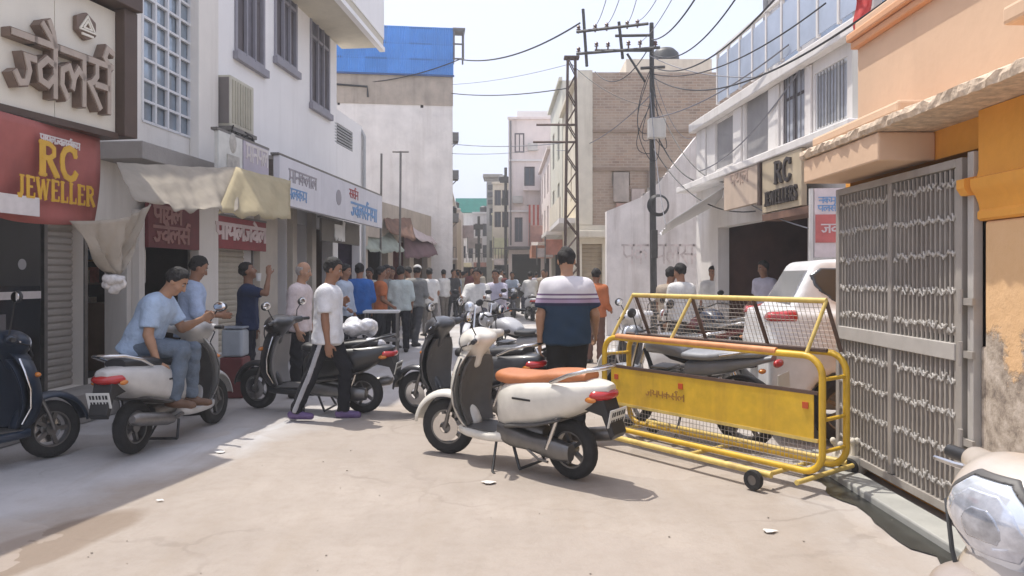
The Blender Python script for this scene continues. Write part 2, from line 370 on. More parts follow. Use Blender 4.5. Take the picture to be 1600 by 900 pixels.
def person_meshes(ps, h=.012, fat=1.0, sleeve='short', hem=.10, folds=.006, hand=True, hair='short', stripe=False, loose=0.0, belly=0.0, seedv=0, curl=.5, tuck=False, cap=False):
    Pv = np.array(ps['pelvis'], float); t = vn(ps['t']); r = vn(ps['r']); fwd = vn(np.cross(np.array([0, 0, 1.0]) if abs(t[2]) > .3 else t, r)); hd = vn(ps['hd']); fc = vn(ps['face'])
    tf = vn(np.cross(t, r))                      # front of the torso
    neck = Pv + t * .50; chest = Pv + t * .33; headc = neck + hd * .165 + fc * .015
    J = {}
    for s_, sg in (('L', -1), ('R', 1)):
        shd = Pv + t * .415 + r * sg * .175; ua = vn(ps['ua'][s_]); fa = vn(ps['fa'][s_]); el = shd + ua * .275; wr = el + fa * .245
        hip = Pv - t * .02 + r * sg * .09; th = vn(ps['th'][s_]); sh = vn(ps['sh'][s_]); kn = hip + th * .43; an = kn + sh * .43; ft = vn(ps['ft'][s_])
        hdv = vn(ps['ha'][s_]) if 'ha' in ps and s_ in ps['ha'] else fa
        J[s_] = dict(shd=shd, el=el, wr=wr, ua=ua, fa=fa, hip=hip, kn=kn, an=an, th=th, sh=sh, ft=ft, ha=hdv, sg=sg)
    pts = [headc + .2, headc - .2, Pv + .2, Pv - .2]
    for j in J.values(): pts += [j[k] for k in ('shd', 'el', 'wr', 'kn', 'an')] + [j['wr'] + j['ha'] * .2, j['an'] + j['ft'] * .22 - [0, 0, .1]]
    lo = np.min(pts, 0) - .12; hi = np.max(pts, 0) + .12
    rs = np.random.RandomState(seedv + 3); out = {}
    # --- body
    f = Field(lo, hi, h)
    def torso(fl, inf, k, lowz=None, cuts=()):
        for sg in (-1, 1):
            fl.cap(Pv + r * sg * .065 - t * .02, Pv + r * sg * .06 + t * .14, .105 * fat + inf, .098 * fat + inf, k, cuts)
            fl.cap(Pv + r * sg * .06 + t * .14, Pv + r * sg * .085 + t * .36, .098 * fat + inf, .108 * fat + inf, k, cuts)
            fl.cap(Pv + r * sg * .04 + t * .415, Pv + r * sg * .160 + t * .415, .080 + inf * .7, .052 + inf * .6, k, cuts)
        if belly: fl.ell(Pv + t * .14 + tf * (.05 + belly * .5), (.13 + inf, .10 + belly + inf, .16), None, k, cuts)
    torso(f, 0, .05)
    f.cap(neck - t * .05, headc - hd * .05 - fc * .01, .062, .052, .03)
    up = vn(hd - fc * (hd @ fc)); rt = vn(np.cross(fc, up)); HR = np.stack([rt, fc, up], 1)
    f.ell(headc + up * .02 - fc * .01, (.074, .092, .098), HR, .02); f.ell(headc - up * .045 + fc * .022, (.056, .062, .072), HR, .03)
    f.ell(headc - up * .098 + fc * .055, (.024, .02, .018), HR, .02)
    f.cap(headc + up * .005 + fc * .082, headc - up * .035 + fc * .100, .010, .015, .012)
    for sg in (-1, 1):
        f.ell(headc + rt * sg * .076 - fc * .008 - up * .012, (.010, .022, .032), HR, .006); f.ell(headc + rt * sg * .045 + fc * .055 - up * .035, (.022, .022, .02), HR, .02)
    for s_, j in J.items():
        f.cap(j['shd'], j['el'], .052 * fat, .040 * fat, .03); f.cap(j['el'], j['wr'], .041 * fat, .027, .012)
        f.cap(j['el'] + j['fa'] * .05, j['el'] + j['fa'] * .10, .042 * fat, .038, .01)
        f.cap(j['hip'], j['kn'], .080 * fat, .047, .04); f.cap(j['kn'], j['an'], .047, .035, .02); f.cap(j['kn'] + j['sh'] * .1 - np.cross(r, j['sh']) * -.012, j['kn'] + j['sh'] * .18, .045, .042, .02)
        he = j['an'] - j['ft'] * .045 - np.array([0, 0, .045]); f.cap(he, j['an'] + j['ft'] * .15 - np.array([0, 0, .055]), .033, .028, .02)
        # hand
        hv = j['ha']; n0 = -r * j['sg'] + .001; n0 = vn(n0 - hv * (n0 @ hv)) if np.linalg.norm(n0 - hv * (n0 @ hv)) > .15 else vn(np.cross(hv, [0, 0, 1.0]))
        sd = vn(np.cross(hv, n0)); thumbside = sd if (sd @ (tf + np.array([0, 0, .2]))) > 0 else -sd
        pc = j['wr'] + hv * .052; f.ell(pc, (.041, .017, .055), np.stack([sd, n0, hv], 1), .015)
        if hand:
            for i, (o_, ln) in enumerate(((.030, .066), (.010, .075), (-.010, .070), (-.029, .054))):
                b0 = j['wr'] + hv * .088 + thumbside * o_; d1 = vn(hv + n0 * curl * .6); d2 = vn(hv * (1 - curl * .7) + n0 * curl * 1.3)
                b1 = b0 + d1 * ln * .55; f.cap(b0 - hv * .02, b1, .0105, .0095, .004); f.cap(b1, b1 + d2 * ln * .55, .0095, .008, .004)
            b0 = j['wr'] + hv * .03 + thumbside * .033; b1 = b0 + vn(hv * .8 + thumbside * .75 + n0 * .3) * .045; f.cap(b0, b1, .0135, .0115, .008); f.cap(b1, b1 + vn(hv + n0 * .5 + thumbside * .1) * .035, .011, .009, .004)
    out['body'] = f.mesh('body')
    # --- shirt
    inf = .020 + loose
    g = Field(lo, hi, max(h, .014)); hemc = Pv - t * (hem if not tuck else -.02)
    cut = [(hemc, -t)]
    torso(g, inf, .05, None, cut); ext = 0.0 if tuck else hem
    for sg in (-1, 1): g.cap(Pv + r * sg * .062 - t * ext, Pv + r * sg * .06 + t * .05, .112 * fat + inf + .014, .10 * fat + inf, .05, cut)
    for s_, j in J.items():
        if sleeve == 'short':
            e_ = j['shd'] + j['ua'] * .21; g.cap(j['shd'], e_ + j['ua'] * .05, .056 * fat + inf * .7, .055 * fat + inf * .9, .035, [(e_, j['ua'])])
        elif sleeve == 'long':
            e_ = j['wr'] - j['fa'] * .02; g.cap(j['shd'], j['el'], .055 * fat + inf * .6, .046 * fat + inf * .7, .035); g.cap(j['el'], j['wr'], .046 * fat + inf * .6, .034 + inf * .5, .015, [(e_, j['fa'])])
        else:
            e_ = j['el'] + j['fa'] * .06; g.cap(j['shd'], j['el'], .055 * fat + inf * .6, .046 * fat + inf * .8, .035); g.cap(j['el'], e_ + j['fa'] * .04, .046 * fat + inf * .8, .044 + inf * .8, .015, [(e_, j['fa'])])
    nc = neck + t * .012; nn = vn(t + tf * .30); g.plane(nc, nn)
    p = g.all(); ph = rs.rand(6) * 6
    fold = np.sin(p[..., 2] * 38 + p[..., 0] * 22 + ph[0] + 2 * np.sin(p[..., 1] * 17 + ph[1])) * .5 + np.sin(p[..., 2] * 21 - p[..., 0] * 31 + p[..., 1] * 25 + ph[2]) * .5
    wgt = np.clip(1.0 - (p - Pv) @ t / .42, .15, 1); g.d = (g.d + folds * fold * wgt).astype(np.float32)
    out['shirt'] = g.mesh('shirt')
    # --- trousers
    q = Field(lo, hi, max(h, .014)); wc = Pv + t * .075; cut = [(wc, t)]
    for sg in (-1, 1): q.cap(Pv + r * sg * .065 - t * .03, Pv + r * sg * .062 + t * .14, .108 * fat + .012, .100 * fat + .012, .04, cut)
    for s_, j in J.items():
        e_ = j['an'] + j['sh'] * .012
        q.cap(j['hip'], j['kn'], .092 * fat + .012 + loose * .4, .066 + loose, .045); q.cap(j['kn'], j['an'] + j['sh'] * .05, .067 + loose, .056 + loose * 1.2, .02, [(e_, j['sh'])])
    p = q.all(); fold = np.sin(p[..., 2] * 52 + 3 * np.sin(p[..., 0] * 14 + p[..., 1] * 19 + ph[3]) + ph[4]); kz = np.exp(-((p - J['L']['kn']) ** 2).sum(-1) / .03) + np.exp(-((p - J['L']['an']) ** 2).sum(-1) / .02) + np.exp(-((p - J['R']['kn']) ** 2).sum(-1) / .03) + np.exp(-((p - J['R']['an']) ** 2).sum(-1) / .02) + .25
    q.d = (q.d + folds * .9 * fold * np.clip(kz, 0, 1)).astype(np.float32)
    out['trousers'] = q.mesh('trousers')
    if stripe:
        s2 = Field(lo, hi, max(h, .012)); p = s2.all(); best = np.full(p.shape[:-1], 9.0)
        qq = Field(lo, hi, s2.h)
        for s_, j in J.items():
            e_ = j['an'] + j['sh'] * .012
            for a_, b_, ra, rb in ((j['hip'], j['kn'], .092 * fat + .012 + loose * .4, .066 + loose), (j['kn'], j['an'] + j['sh'] * .05, .067 + loose, .056 + loose * 1.2)):
                qq.cap(a_, b_, ra + .011, rb + .011, .02, [(e_, j['sh'])])
                ab = b_ - a_; tt = np.clip(((p - a_) @ ab) / (ab @ ab), 0, 1); x = p - a_ - tt[..., None] * ab
                fw = vn(np.cross(ab, r)); m_ = np.maximum(np.abs(x @ fw) - .024, .02 - (x @ r) * j['sg']); best = np.minimum(best, np.maximum(m_, np.linalg.norm(x, axis=-1) - .13))
        s2.d = np.maximum(qq.d, best).astype(np.float32); s2.d = np.maximum(s2.d, (p - (Pv - t * (hem - .03))) @ t).astype(np.float32); out['side_stripe'] = s2.mesh('side_stripe')
    # --- hair
    if hair:
        a = Field(headc - .2, headc + .2, min(h, .010) if h < .02 else h)
        if hair == 'short':
            a.ell(headc + up * .03 - fc * .016, (.085, .102, .102), HR, 0)
            p = a.all(); x = p - headc; fy = x @ fc; fz = x @ up; fx = x @ rt
            cutd = np.minimum(fy - .012 - np.clip(fz, -.2, .2) * .45, .072 - fz)     # face stays free below the fringe
            a.d = np.maximum(a.d, np.maximum(cutd, -(fz + .075 + np.clip(fy, -.2, 0) * .2)))
            a.d = (a.d + .005 * np.sin(p[..., 0] * 150 + 3 * np.sin(p[..., 2] * 70)) * np.sin(p[..., 1] * 130) + .004 * np.sin(p[..., 2] * 60 + p[..., 0] * 45 + 1.7)).astype(np.float32)
        elif hair == 'bald':
            a.ell(headc + up * .012 - fc * .014, (.079, .098, .095), HR, 0)
            p = a.all(); x = p - headc; fy = x @ fc; fz = x @ up
            a.d = np.maximum(a.d, np.maximum(np.maximum(fy - .01, fz - .052), -(fz + .07))).astype(np.float32)
        out['hair'] = a.mesh('hair')
    if cap:
        a = Field(headc - .2, headc + .22, min(h, .012) if h < .02 else h); a.ell(headc + up * .055 - fc * .008, (.092, .108, .085), HR, 0, [(headc + up * .05, -up)]); out['cap'] = a.mesh('cap')
    # --- shoes
    sh_ = []
    for s_, j in J.items():
        a0 = j['an'] - np.array([0, 0, .05]); a = Field(a0 - .28, a0 + .28, max(h, .012)); ft = j['ft']
        a.cap(j['an'] - ft * .045 - np.array([0, 0, .042]), j['an'] + ft * .155 - np.array([0, 0, .054]), .044, .038, .02); a.cap(j['an'] - ft * .02 - np.array([0, 0, .03]), j['an'] + ft * .04 - np.array([0, 0, .04]), .046, .044, .02)
        a.plane(j['an'] - np.array([0, 0, .089]), (0, 0, -1)); a.plane(j['an'] - np.array([0, 0, .005]), (0, 0, 1)); sh_.append(a.mesh('shoe'))
    out['shoes'] = sh_; out['_face'] = (headc, up, fc, rt)
    return out
def person(loc, rz, meshes, cols, label, scale=1.0, group=None, face=True, z=0.0, cat='person'):
    o = empty('person', (loc[0], loc[1], z), rz); o.scale = (scale,) * 3; tag(o, label, cat, group)
    for k in ('body', 'shirt', 'trousers', 'side_stripe', 'hair', 'cap'):
        if k in meshes:
            me = meshes[k]
            if not me.materials: me.materials.append(cols[k])
            inst(k, me, o, m=cols[k])
    for me in meshes['shoes']:
        if not me.materials: me.materials.append(cols.get('shoe', SHOE))
        inst('shoe', me, o, m=cols.get('shoe', SHOE))
    if face:
        hc, up, fc, rt = [Vector(x) for x in meshes['_face']]
        for sg in (-1, 1):
            b = MB(); b.sphere(hc + rt * sg * .031 + fc * .071 + up * .005, .0125, 10, 6); e_ = b.build('eye', EYE, o, 60)
            b = MB(); b.sphere(hc + rt * sg * .031 + fc * .0775 + up * .005, .0075, 8, 6); b.build('iris', PUP, e_, 60)
            b = MB(); b.tube([hc + rt * sg * .014 + fc * .082 + up * .026, hc + rt * sg * .032 + fc * .079 + up * .031, hc + rt * sg * .048 + fc * .067 + up * .026], [.003, .0045, .002], 6); b.build('eyebrow', cols.get('hair', HAIR), o, 60)
        b = MB(); b.tube([hc - rt * .024 + fc * .073 - up * .063, hc + fc * .083 - up * .061, hc + rt * .024 + fc * .073 - up * .063], [.003, .007, .003], 6); b.build('mouth', LIP, o, 60)
    return o
# ------------------------------------------------------------------ vehicles (local +x forward, +y left, z up)
RUB = mat('tyre_rubber', (.022, .021, .020), .85, var=.25, scale=18, bump=.3, bscale=90)
BLK = mat('black_plastic', (.022, .022, .023), .5, var=.15, scale=12); GRYP = mat('grey_plastic', (.085, .080, .075), .55, var=.12, scale=10)
CHR = mat('chrome', (.62, .61, .60), .18, 1.0, var=.05); ALU = mat('cast_aluminium', (.20, .195, .19), .42, .85, var=.12, scale=12)
STE = mat('dull_steel', (.20, .19, .18), .45, .8, var=.15, scale=14)
REDL = mat('red_lens', (.42, .02, .02), .15, var=.08, coat=.6); AMB = mat('amber_lens', (.55, .18, .02), .15, var=.05, coat=.6)
GLASS = mat('lamp_glass', (.72, .76, .82), .06, .55, var=.05, coat=1.0); MIR = mat('mirror_glass', (.85, .86, .88), .04, 1.0, var=0)
PLATE = mat('number_plate', (.62, .62, .58), .5, var=.06)
INK = mat('black_print', (.02, .02, .02), .6, var=0)
def paint(name, col, rough=.36): return mat('paint_' + name, col, rough, var=.10, scale=6, coat=.35, streak=.30, dirt=[x * .62 + .07 for x in col])
def wheel(par, x, r, w_, alloy=True, spokes=5, y=0.0, yaw=None, name='wheel', ra=None):
    o = empty(name, (x, y, r)); o.parent = par
    if yaw: o.rotation_euler = (0, 0, yaw)
    ri = ra or r * .62; b = MB(); hw = w_ / 2
    b.lathe([(ri, -hw * .75), (ri + (r - ri) * .5, -hw), (r - .018, -hw * .86), (r - .004, -hw * .5), (r, 0), (r - .004, hw * .5), (r - .018, hw * .86), (ri + (r - ri) * .5, hw), (ri, hw * .75)], n=28); b.build('tyre', RUB, o, 50)
    b = MB(); b.lathe([(ri + .004, -hw * .72), (ri - .012, -hw * .7), (ri - .016, 0), (ri - .012, hw * .7), (ri + .004, hw * .72)], n=28)
    b.lathe([(.001, -hw * .7), (.045, -hw * .7), (.05, 0), (.045, hw * .7), (.001, hw * .7)], n=14)
    for i in range(spokes):
        m = Matrix.Rotation(2 * math.pi * i / spokes, 4, 'Y'); b.box(.03, ri - .008, -.016, .016, -.014, .014, m)
    b.build('rim', ALU, o, 35); return o
def cowl_field(h, s=1.0):
    f = Field((.10, -.36, .74), (.56, .36, 1.12), h)
    f.ell((.355, 0, .955), (.125, .165, .105), None, 0); f.ell((.30, 0, .985), (.13, .15, .07), None, .05)
    for sg in (-1, 1): f.cap((.33, .08 * sg, .985), (.235, .255 * sg, .998), .062, .034, .05)
    f.cap((.36, 0, .90), (.385, 0, .80), .085, .075, .05); return f
SHIELD = [(-.105, .905), (-.118, .95), (-.085, 1.0), (-.03, 1.022), (.03, 1.022), (.085, 1.0), (.118, .95), (.105, .905), (.05, .885), (-.05, .885)]
def scooter(loc, rz, body, seat, label, steer=0.0, lean=0.0, inner=None, group=None, h=.012, stand=True, plate=True, cowl=None, mirrors=True, mz=0.0, shield=None):
    root = empty('parked_scooter', (loc[0], loc[1], 0), rz); tag(root, label, 'scooter', group); root.rotation_euler = (R(lean), 0, rz)
    inner = inner or GRYP; cowl = cowl or body; shield = shield or SHIELD
    xf = Matrix.Translation((.44, 0, 0)) @ Matrix.Rotation(steer, 4, 'Z') @ Matrix.Translation((-.44, 0, 0))
    p = xf @ Vector((.635, 0, 0)); wf = wheel(root, p.x, .235, .092, y=p.y, yaw=steer); wheel(root, -.63, .222, .10)
    b = MB(xf); prof = []
    for a in np.linspace(-90, 90, 11): prof.append((.262 + .048 * math.cos(R(a)), .068 * math.sin(R(a))))
    b.lathe(prof, (.635, 0, .235), 'Y', 20, 8, 172); b.build('front_fender', body, root, 60, solid=.006)
    b = MB(xf)
    for sg in (-1, 1): b.tube([(.635, .066 * sg, .235), (.60, .062 * sg, .36), (.52, .05 * sg, .56)], .017, 8)
    b.tube([(.54, 0, .50), (.40, 0, .95)], .028, 8); b.build('fork', STE, root, 40)
    # apron
    b = MB(); rg = []
    for z, xc, hd, hw in catmull([(.235, .36, .05, .13), (.32, .45, .055, .165), (.45, .500, .060, .195), (.60, .490, .065, .215), (.74, .455, .070, .20), (.84, .415, .075, .155), (.90, .385, .06, .11)], 4):
        rg.append([Vector((xc + hd * math.cos(a) - .10 * math.sin(a) ** 2 - (.035 if math.cos(a) < 0 else 0) * abs(math.cos(a)) * -1, hw * math.sin(a), z)) for a in np.linspace(0, 2 * math.pi, 24, endpoint=False)])
    b.rings(rg); b.build('leg_shield', body, root, 60)
    b = MB(); rg = []
    for z, xc, hd, hw in catmull([(.30, .385, .03, .150), (.45, .425, .03, .175), (.60, .418, .035, .190), (.74, .385, .04, .172), (.84, .35, .04, .12)], 4):
        rg.append([Vector((xc + hd * math.cos(a) - .085 * math.sin(a) ** 2, hw * math.sin(a), z)) for a in np.linspace(0, 2 * math.pi, 20, endpoint=False)])
    b.rings(rg); b.build('inner_panel', inner, root, 60)
    for sg in (-1, 1):
        b = MB(); b.tube([(.34, .168 * sg, .33), (.395, .198 * sg, .45), (.388, .219 * sg, .60), (.355, .204 * sg, .74), (.34, .158 * sg, .84)], .008, 6); b.build('apron_trim', CHR if inner is not GRYP else GRYP, root, 60)
    b = MB(); loft_x(b, [(.42, .26, .14, .03, .05), (.30, .255, .185, .028, .05), (.10, .25, .19, .026, .05), (-.06, .26, .17, .05, .05), (-.12, .28, .12, .06, .05)], 3, 20, 4); b.build('floorboard', body, root, 50)
    b = MB(); b.box(-.05, .36, -.15, .15, .279, .287); b.build('floor_mat', GRYP, root)
    # rear body, seat, tail
    b = MB(); loft_x(b, [(.02, .47, .10, .14, .19), (-.06, .48, .15, .20, .17), (-.20, .52, .192, .20, .18), (-.40, .575, .210, .165, .20), (-.62, .615, .200, .135, .165), (-.82, .655, .158, .105, .11), (-.95, .69, .095, .06, .05), (-1.0, .705, .05, .03, .03)], 4, 24, 2.8); b.build('rear_body', body, root, 60)
    b = MB(); loft_x(b, [(-.66, .47, .192, .012, .012), (-.42, .405, .208, .02, .02), (-.18, .37, .192, .02, .03), (-.02, .33, .12, .015, .03)], 4, 24, 2.8); b.build('body_trim', GRYP, root, 60)
    b = MB(); loft_x(b, [(.06, .71, .06, .03, .03), (.0, .715, .115, .052, .05), (-.15, .715, .145, .052, .06), (-.35, .725, .150, .050, .06), (-.50, .745, .145, .062, .06), (-.70, .765, .125, .058, .05), (-.83, .775, .09, .04, .03)], 4, 22, 2.6); b.build('seat', seat, root, 60)
    b = MB(); b.tube([(-.58, .165, .735), (-.74, .175, .80), (-.90, .14, .845), (-.985, .06, .855), (-.985, -.06, .855), (-.90, -.14, .845), (-.74, -.175, .80), (-.58, -.165, .735)], .014, 8); b.build('grab_rail', CHR if inner is GRYP else body, root, 60)
    f = Field((-1.08, -.2, .55), (-.7, .2, .82), .012); f.ell((-.885, 0, .665), (.145, .142, .055), None, 0, [((-.90, 0, 0), (1, 0, 0))]); me = f.mesh('tail_light', REDL); inst('tail_light', me, root)
    for sg in (-1, 1):
        b = MB(); b.sphere((-.90, .125 * sg, .635), (.05, .022, .022), 10, 6); b.build('rear_indicator', AMB, root, 60)
        b = MB(xf); b.sphere((.475, .135 * sg, .70), (.03, .045, .022), 10, 6); b.build('front_indicator', AMB, root, 60)
    b = MB(); b.prism([(-.80, .62), (-.98, .64), (-1.06, .40), (-1.03, .36), (-.96, .52), (-.80, .55)], .16, Matrix.Translation((0, -.08, 0))); b.build('rear_mudguard', BLK, root, bevel=.006)
    if plate:
        b = MB(); m = Matrix.Translation((-1.035, 0, .51)) @ Matrix.Rotation(R(-14), 4, 'Y'); b.box(-.004, .004, -.10, .10, -.065, .065, m); pl = b.build('number_plate', PLATE, root, bevel=.003)
        b = MB()
        for row in (0, 1):
            for k in range(6): b.box(-.0062, -.0045, -.082 + k * .028, -.064 + k * .028 - (k % 2) * .004, .012 - row * .055, .045 - row * .055, m)
        b.build('plate_characters', INK, pl)
    b = MB()
    loft_x(b, [(-.02, .30, .05, .07, .07), (-.16, .275, .075, .085, .08), (-.36, .255, .07, .065, .065), (-.56, .235, .065, .075, .08), (-.70, .225, .04, .06, .06)], 3, 14, 3, y0=.105); b.build('transmission_case', ALU, root, 50)
    b = MB(); loft_x(b, [(.0, .36, .08, .08, .1), (-.25, .33, .10, .09, .1), (-.40, .30, .06, .05, .06)], 3, 12, 3); b.build('engine', STE, root, 50)
    b = MB(); b.tube([(-.10, -.12, .24), (-.34, -.15, .22)], .02, 8); b.tube([(-.32, -.165, .225), (-.42, -.175, .25), (-.86, -.185, .33), (-.90, -.185, .335)], [.03, .055, .055, .03], 12); b.build('exhaust', STE, root, 50)
    b = MB(); b.tube([(-.52, .16, .24), (-.62, .12, .52)], .018, 8); b.build('shock_absorber', CHR, root, 50)
    if stand:
        b = MB(); b.tube([(.0, .14, .22), (-.05, .25, .012), (-.10, .28, .006)], .011, 8); b.build('side_stand', BLK, root, 50)
    for sg in (-1, 1):   # side badge, panel seam
        b = MB(); b.box(-.42, -.24, .2085 * sg - .003, .2085 * sg + .003, .585, .60); b.build('side_badge', BLK, root)
    b = MB(); b.tube([(-.34, .165, .21), (-.46, .185, .16), (-.56, .20, .16)], .010, 6); b.build('kick_lever', STE, root, 50)
    b = MB(); b.tube([(-.16, .12, .20), (-.24, .15, .04)], .012, 6); b.tube([(-.16, -.12, .20), (-.24, -.15, .04)], .012, 6); b.tube([(-.24, .15, .04), (-.24, -.15, .04)], .012, 6); b.build('centre_stand', BLK, root, 50)
    b = MB(xf); b.lathe([(.05, .055), (.115, .055), (.115, .060), (.05, .060)], (.635, 0, .235), 'Y', 24); b.build('brake_disc', CHR, root, 40)
    b = MB(xf); b.tube([(.26, .22, .975), (.40, .17, .93), (.46, .10, .86), (.47, .06, .74)], .006, 6); b.build('brake_cable', BLK, root, 50)
    b = MB(xf); b.tube([(.26, -.22, .975), (.41, -.17, .94), (.47, -.09, .85), (.47, -.05, .74)], .006, 6); b.build('brake_cable', BLK, root, 50)
    # handlebar
    f = cowl_field(h); me = f.mesh('handlebar_cowl', cowl); c = inst('handlebar_cowl', me, root)
    Rm = Matrix.Translation((.44, 0, 0)) @ Matrix.Rotation(steer, 4, 'Z') @ Matrix.Translation((-.44, 0, 0))
    c.matrix_local = Rm
    q = Field((.30, -.2, .84), (.56, .2, 1.06), h * .7); q.d = cowl_field_on(q); p_ = q.all(); sd = polysd(p_[..., 1], p_[..., 2], shield)
    q.d = np.maximum(np.maximum(q.d - .006, sd), .30 - p_[..., 0]).astype(np.float32); inst('headlight', q.mesh('headlight', GLASS), c)
    q2 = Field((.30, -.2, .84), (.56, .2, 1.06), h * .7); q2.d = cowl_field_on(q2); p_ = q2.all(); sd = polysd(p_[..., 1], p_[..., 2], shield)
    q2.d = np.maximum(np.maximum(q2.d - .004, np.maximum(sd - .012, -sd)), .30 - p_[..., 0]).astype(np.float32); inst('headlight_rim', q2.mesh('headlight_rim', GRYP), c)
    b = MB(); b.sphere((.235, 0, 1.0), (.045, .085, .035), 12, 8); b.build('instrument_panel', BLK, c, 60)
    for sg in (-1, 1):
        b = MB(); b.tube([(.235, .25 * sg, .998), (.205, .37 * sg, .995)], .018, 10); b.build('handle_grip', BLK, c, 50)
        b = MB(); b.tube([(.27, .24 * sg, .985), (.275, .28 * sg, .985), (.245, .38 * sg, .978)], [.008, .007, .006], 6); b.build('brake_lever', CHR, c, 50)
        if not mirrors: continue
        b = MB(); b.tube([(.25, .20 * sg, 1.02), (.27, .24 * sg, 1.10 + mz), (.26, .29 * sg, 1.16 + mz)], .006, 6); mm = b.build('mirror_stalk', BLK, c, 50)
        b = MB(); b.sphere((.262, .32 * sg, 1.19 + mz), (.022, .072, .048), 14, 8); b.build('mirror_shell', BLK, mm, 60)
        b = MB(); b.sphere((.244, .32 * sg, 1.19 + mz), (.008, .062, .040), 14, 8); b.build('mirror', MIR, mm, 60)
    return root
def cowl_field_on(q):
    q.ell((.355, 0, .955), (.125, .165, .105), None, 0); q.ell((.30, 0, .985), (.13, .15, .07), None, .05)
    for sg in (-1, 1): q.cap((.33, .08 * sg, .985), (.235, .255 * sg, .998), .062, .034, .05)
    q.cap((.36, 0, .90), (.385, 0, .80), .085, .075, .05); return q.d
def motorcycle(loc, rz, tank, seat, label, lean=0.0, group=None, steer=0.0):
    root = empty('parked_motorcycle', (loc[0], loc[1], 0)); root.rotation_euler = (R(lean), 0, rz); tag(root, label, 'motorcycle', group)
    wheel(root, .64, .30, .085, spokes=6, ra=.225, yaw=steer); wheel(root, -.62, .30, .10, spokes=6, ra=.225)
    for x, nm in ((.64, 'front_fender'), (-.62, 'rear_fender')):
        b = MB(); prof = [(.315 + .02 * math.cos(R(a)), .062 * math.sin(R(a))) for a in np.linspace(-90, 90, 9)]
        b.lathe(prof, (x, 0, .30), 'Y', 16, 30 if x > 0 else 50, 150 if x > 0 else 190); b.build(nm, BLK if x < 0 else tank, root, 60, solid=.005)
    b = MB()
    for sg in (-1, 1): b.tube([(.64, .075 * sg, .30), (.50, .075 * sg, .66), (.40, .08 * sg, .92)], [.024, .024, .018], 8)
    b.build('fork', CHR, root, 40)
    b = MB(); b.tube([(.38, 0, .88), (.10, 0, .74), (-.30, 0, .66), (-.75, 0, .74)], .026, 8); b.tube([(.40, 0, .80), (.26, 0, .42), (.0, 0, .24), (-.28, 0, .28), (-.30, 0, .66)], .022, 8); b.build('frame', BLK, root, 50)
    b = MB(); loft_x(b, [(.36, .84, .05, .05, .05), (.30, .85, .11, .08, .08), (.15, .86, .145, .105, .09), (.0, .83, .13, .09, .08), (-.10, .79, .08, .05, .06)], 4, 18, 2.6); b.build('fuel_tank', tank, root, 60)
    b = MB(); loft_x(b, [(-.04, .79, .07, .03, .03), (-.12, .785, .12, .04, .04), (-.35, .79, .135, .045, .04), (-.55, .82, .125, .05, .04), (-.80, .84, .09, .035, .03), (-.86, .84, .04, .02, .02)], 4, 18, 2.6); b.build('seat', seat, root, 60)
    b = MB(); loft_x(b, [(-.10, .66, .10, .07, .08), (-.40, .70, .125, .07, .08), (-.75, .77, .09, .04, .04), (-.92, .81, .05, .025, .025)], 4, 16, 2.6); b.build('side_panel', tank, root, 60)
    b = MB(); loft_x(b, [(.26, .42, .06, .06, .06), (.20, .44, .13, .14, .14), (.0, .40, .15, .14, .14), (-.22, .38, .12, .10, .10), (-.28, .38, .06, .05, .05)], 3, 14, 4)
    for k in range(5): b.box(.08, .27, -.10, .10, .52 + k * .03, .535 + k * .03)
    b.build('engine', ALU, root, 40)
    b = MB(); b.tube([(.24, -.1, .45), (.30, -.12, .30), (.12, -.14, .22), (-.20, -.15, .24)], .02, 8); b.tube([(-.18, -.15, .24), (-.26, -.155, .26), (-.80, -.17, .34), (-.86, -.17, .35)], [.022, .045, .048, .03], 10); b.build('exhaust', CHR, root, 50)
    b = MB(); b.sphere((.52, 0, .92), (.09, .095, .10), 14, 10); hl = b.build('headlight_shell', tank, root, 60)
    b = MB(); b.sphere((.585, 0, .92), (.04, .082, .086), 14, 8); b.build('headlight', GLASS, hl, 60)
    b = MB(); b.tube([(.20, .37, 1.0), (.30, .24, 1.03), (.40, .08, .97), (.40, -.08, .97), (.30, -.24, 1.03), (.20, -.37, 1.0)], .012, 8); hb = b.build('handlebar', BLK, root, 50)
    for sg in (-1, 1):
        b = MB(); b.tube([(.18, .40 * sg, .996), (.27, .28 * sg, 1.022)], .018, 8); b.build('handle_grip', BLK, hb, 50)
        b = MB(); b.tube([(.30, .24 * sg, 1.04), (.30, .28 * sg, 1.16)], .006, 6); b.sphere((.29, .31 * sg, 1.19), (.02, .065, .045), 12, 8); b.build('mirror', BLK, hb, 60)
        b = MB(); b.tube([(-.46, .12 * sg, .62), (-.60, .13 * sg, .32)], .026, 8); b.build('shock_absorber', CHR, root, 50)
        b = MB(); b.sphere((-.88, .13 * sg, .72), (.03, .04, .022), 10, 6); b.build('indicator', AMB, root, 60)
    b = MB(); b.tube([(-.50, .15, .82), (-.78, .15, .88), (-.95, .08, .90), (-.95, -.08, .90), (-.78, -.15, .88), (-.50, -.15, .82)], .013, 8); b.build('grab_rail', CHR, root, 50)
    b = MB(); b.sphere((-.96, 0, .77), (.035, .07, .035), 12, 6); b.build('tail_light', REDL, root, 60)
    b = MB(); b.box(-1.0, -.992, -.10, .10, .56, .69); b.build('number_plate', PLATE, root, bevel=.003)
    b = MB(); b.tube([(-.05, .12, .24), (-.08, .30, .01)], .012, 8); b.build('side_stand', BLK, root, 50)
    b = MB(); b.lathe([(.10, -.002), (.10, .002)], (-.62, .11, .30), 'Y', 18); b.tube([(-.10, .13, .36), (-.62, .13, .40)], .05, 6); b.tube([(-.10, .13, .33), (-.62, .13, .22)], .04, 6); b.build('chain_guard', BLK, root, 50)
    return root
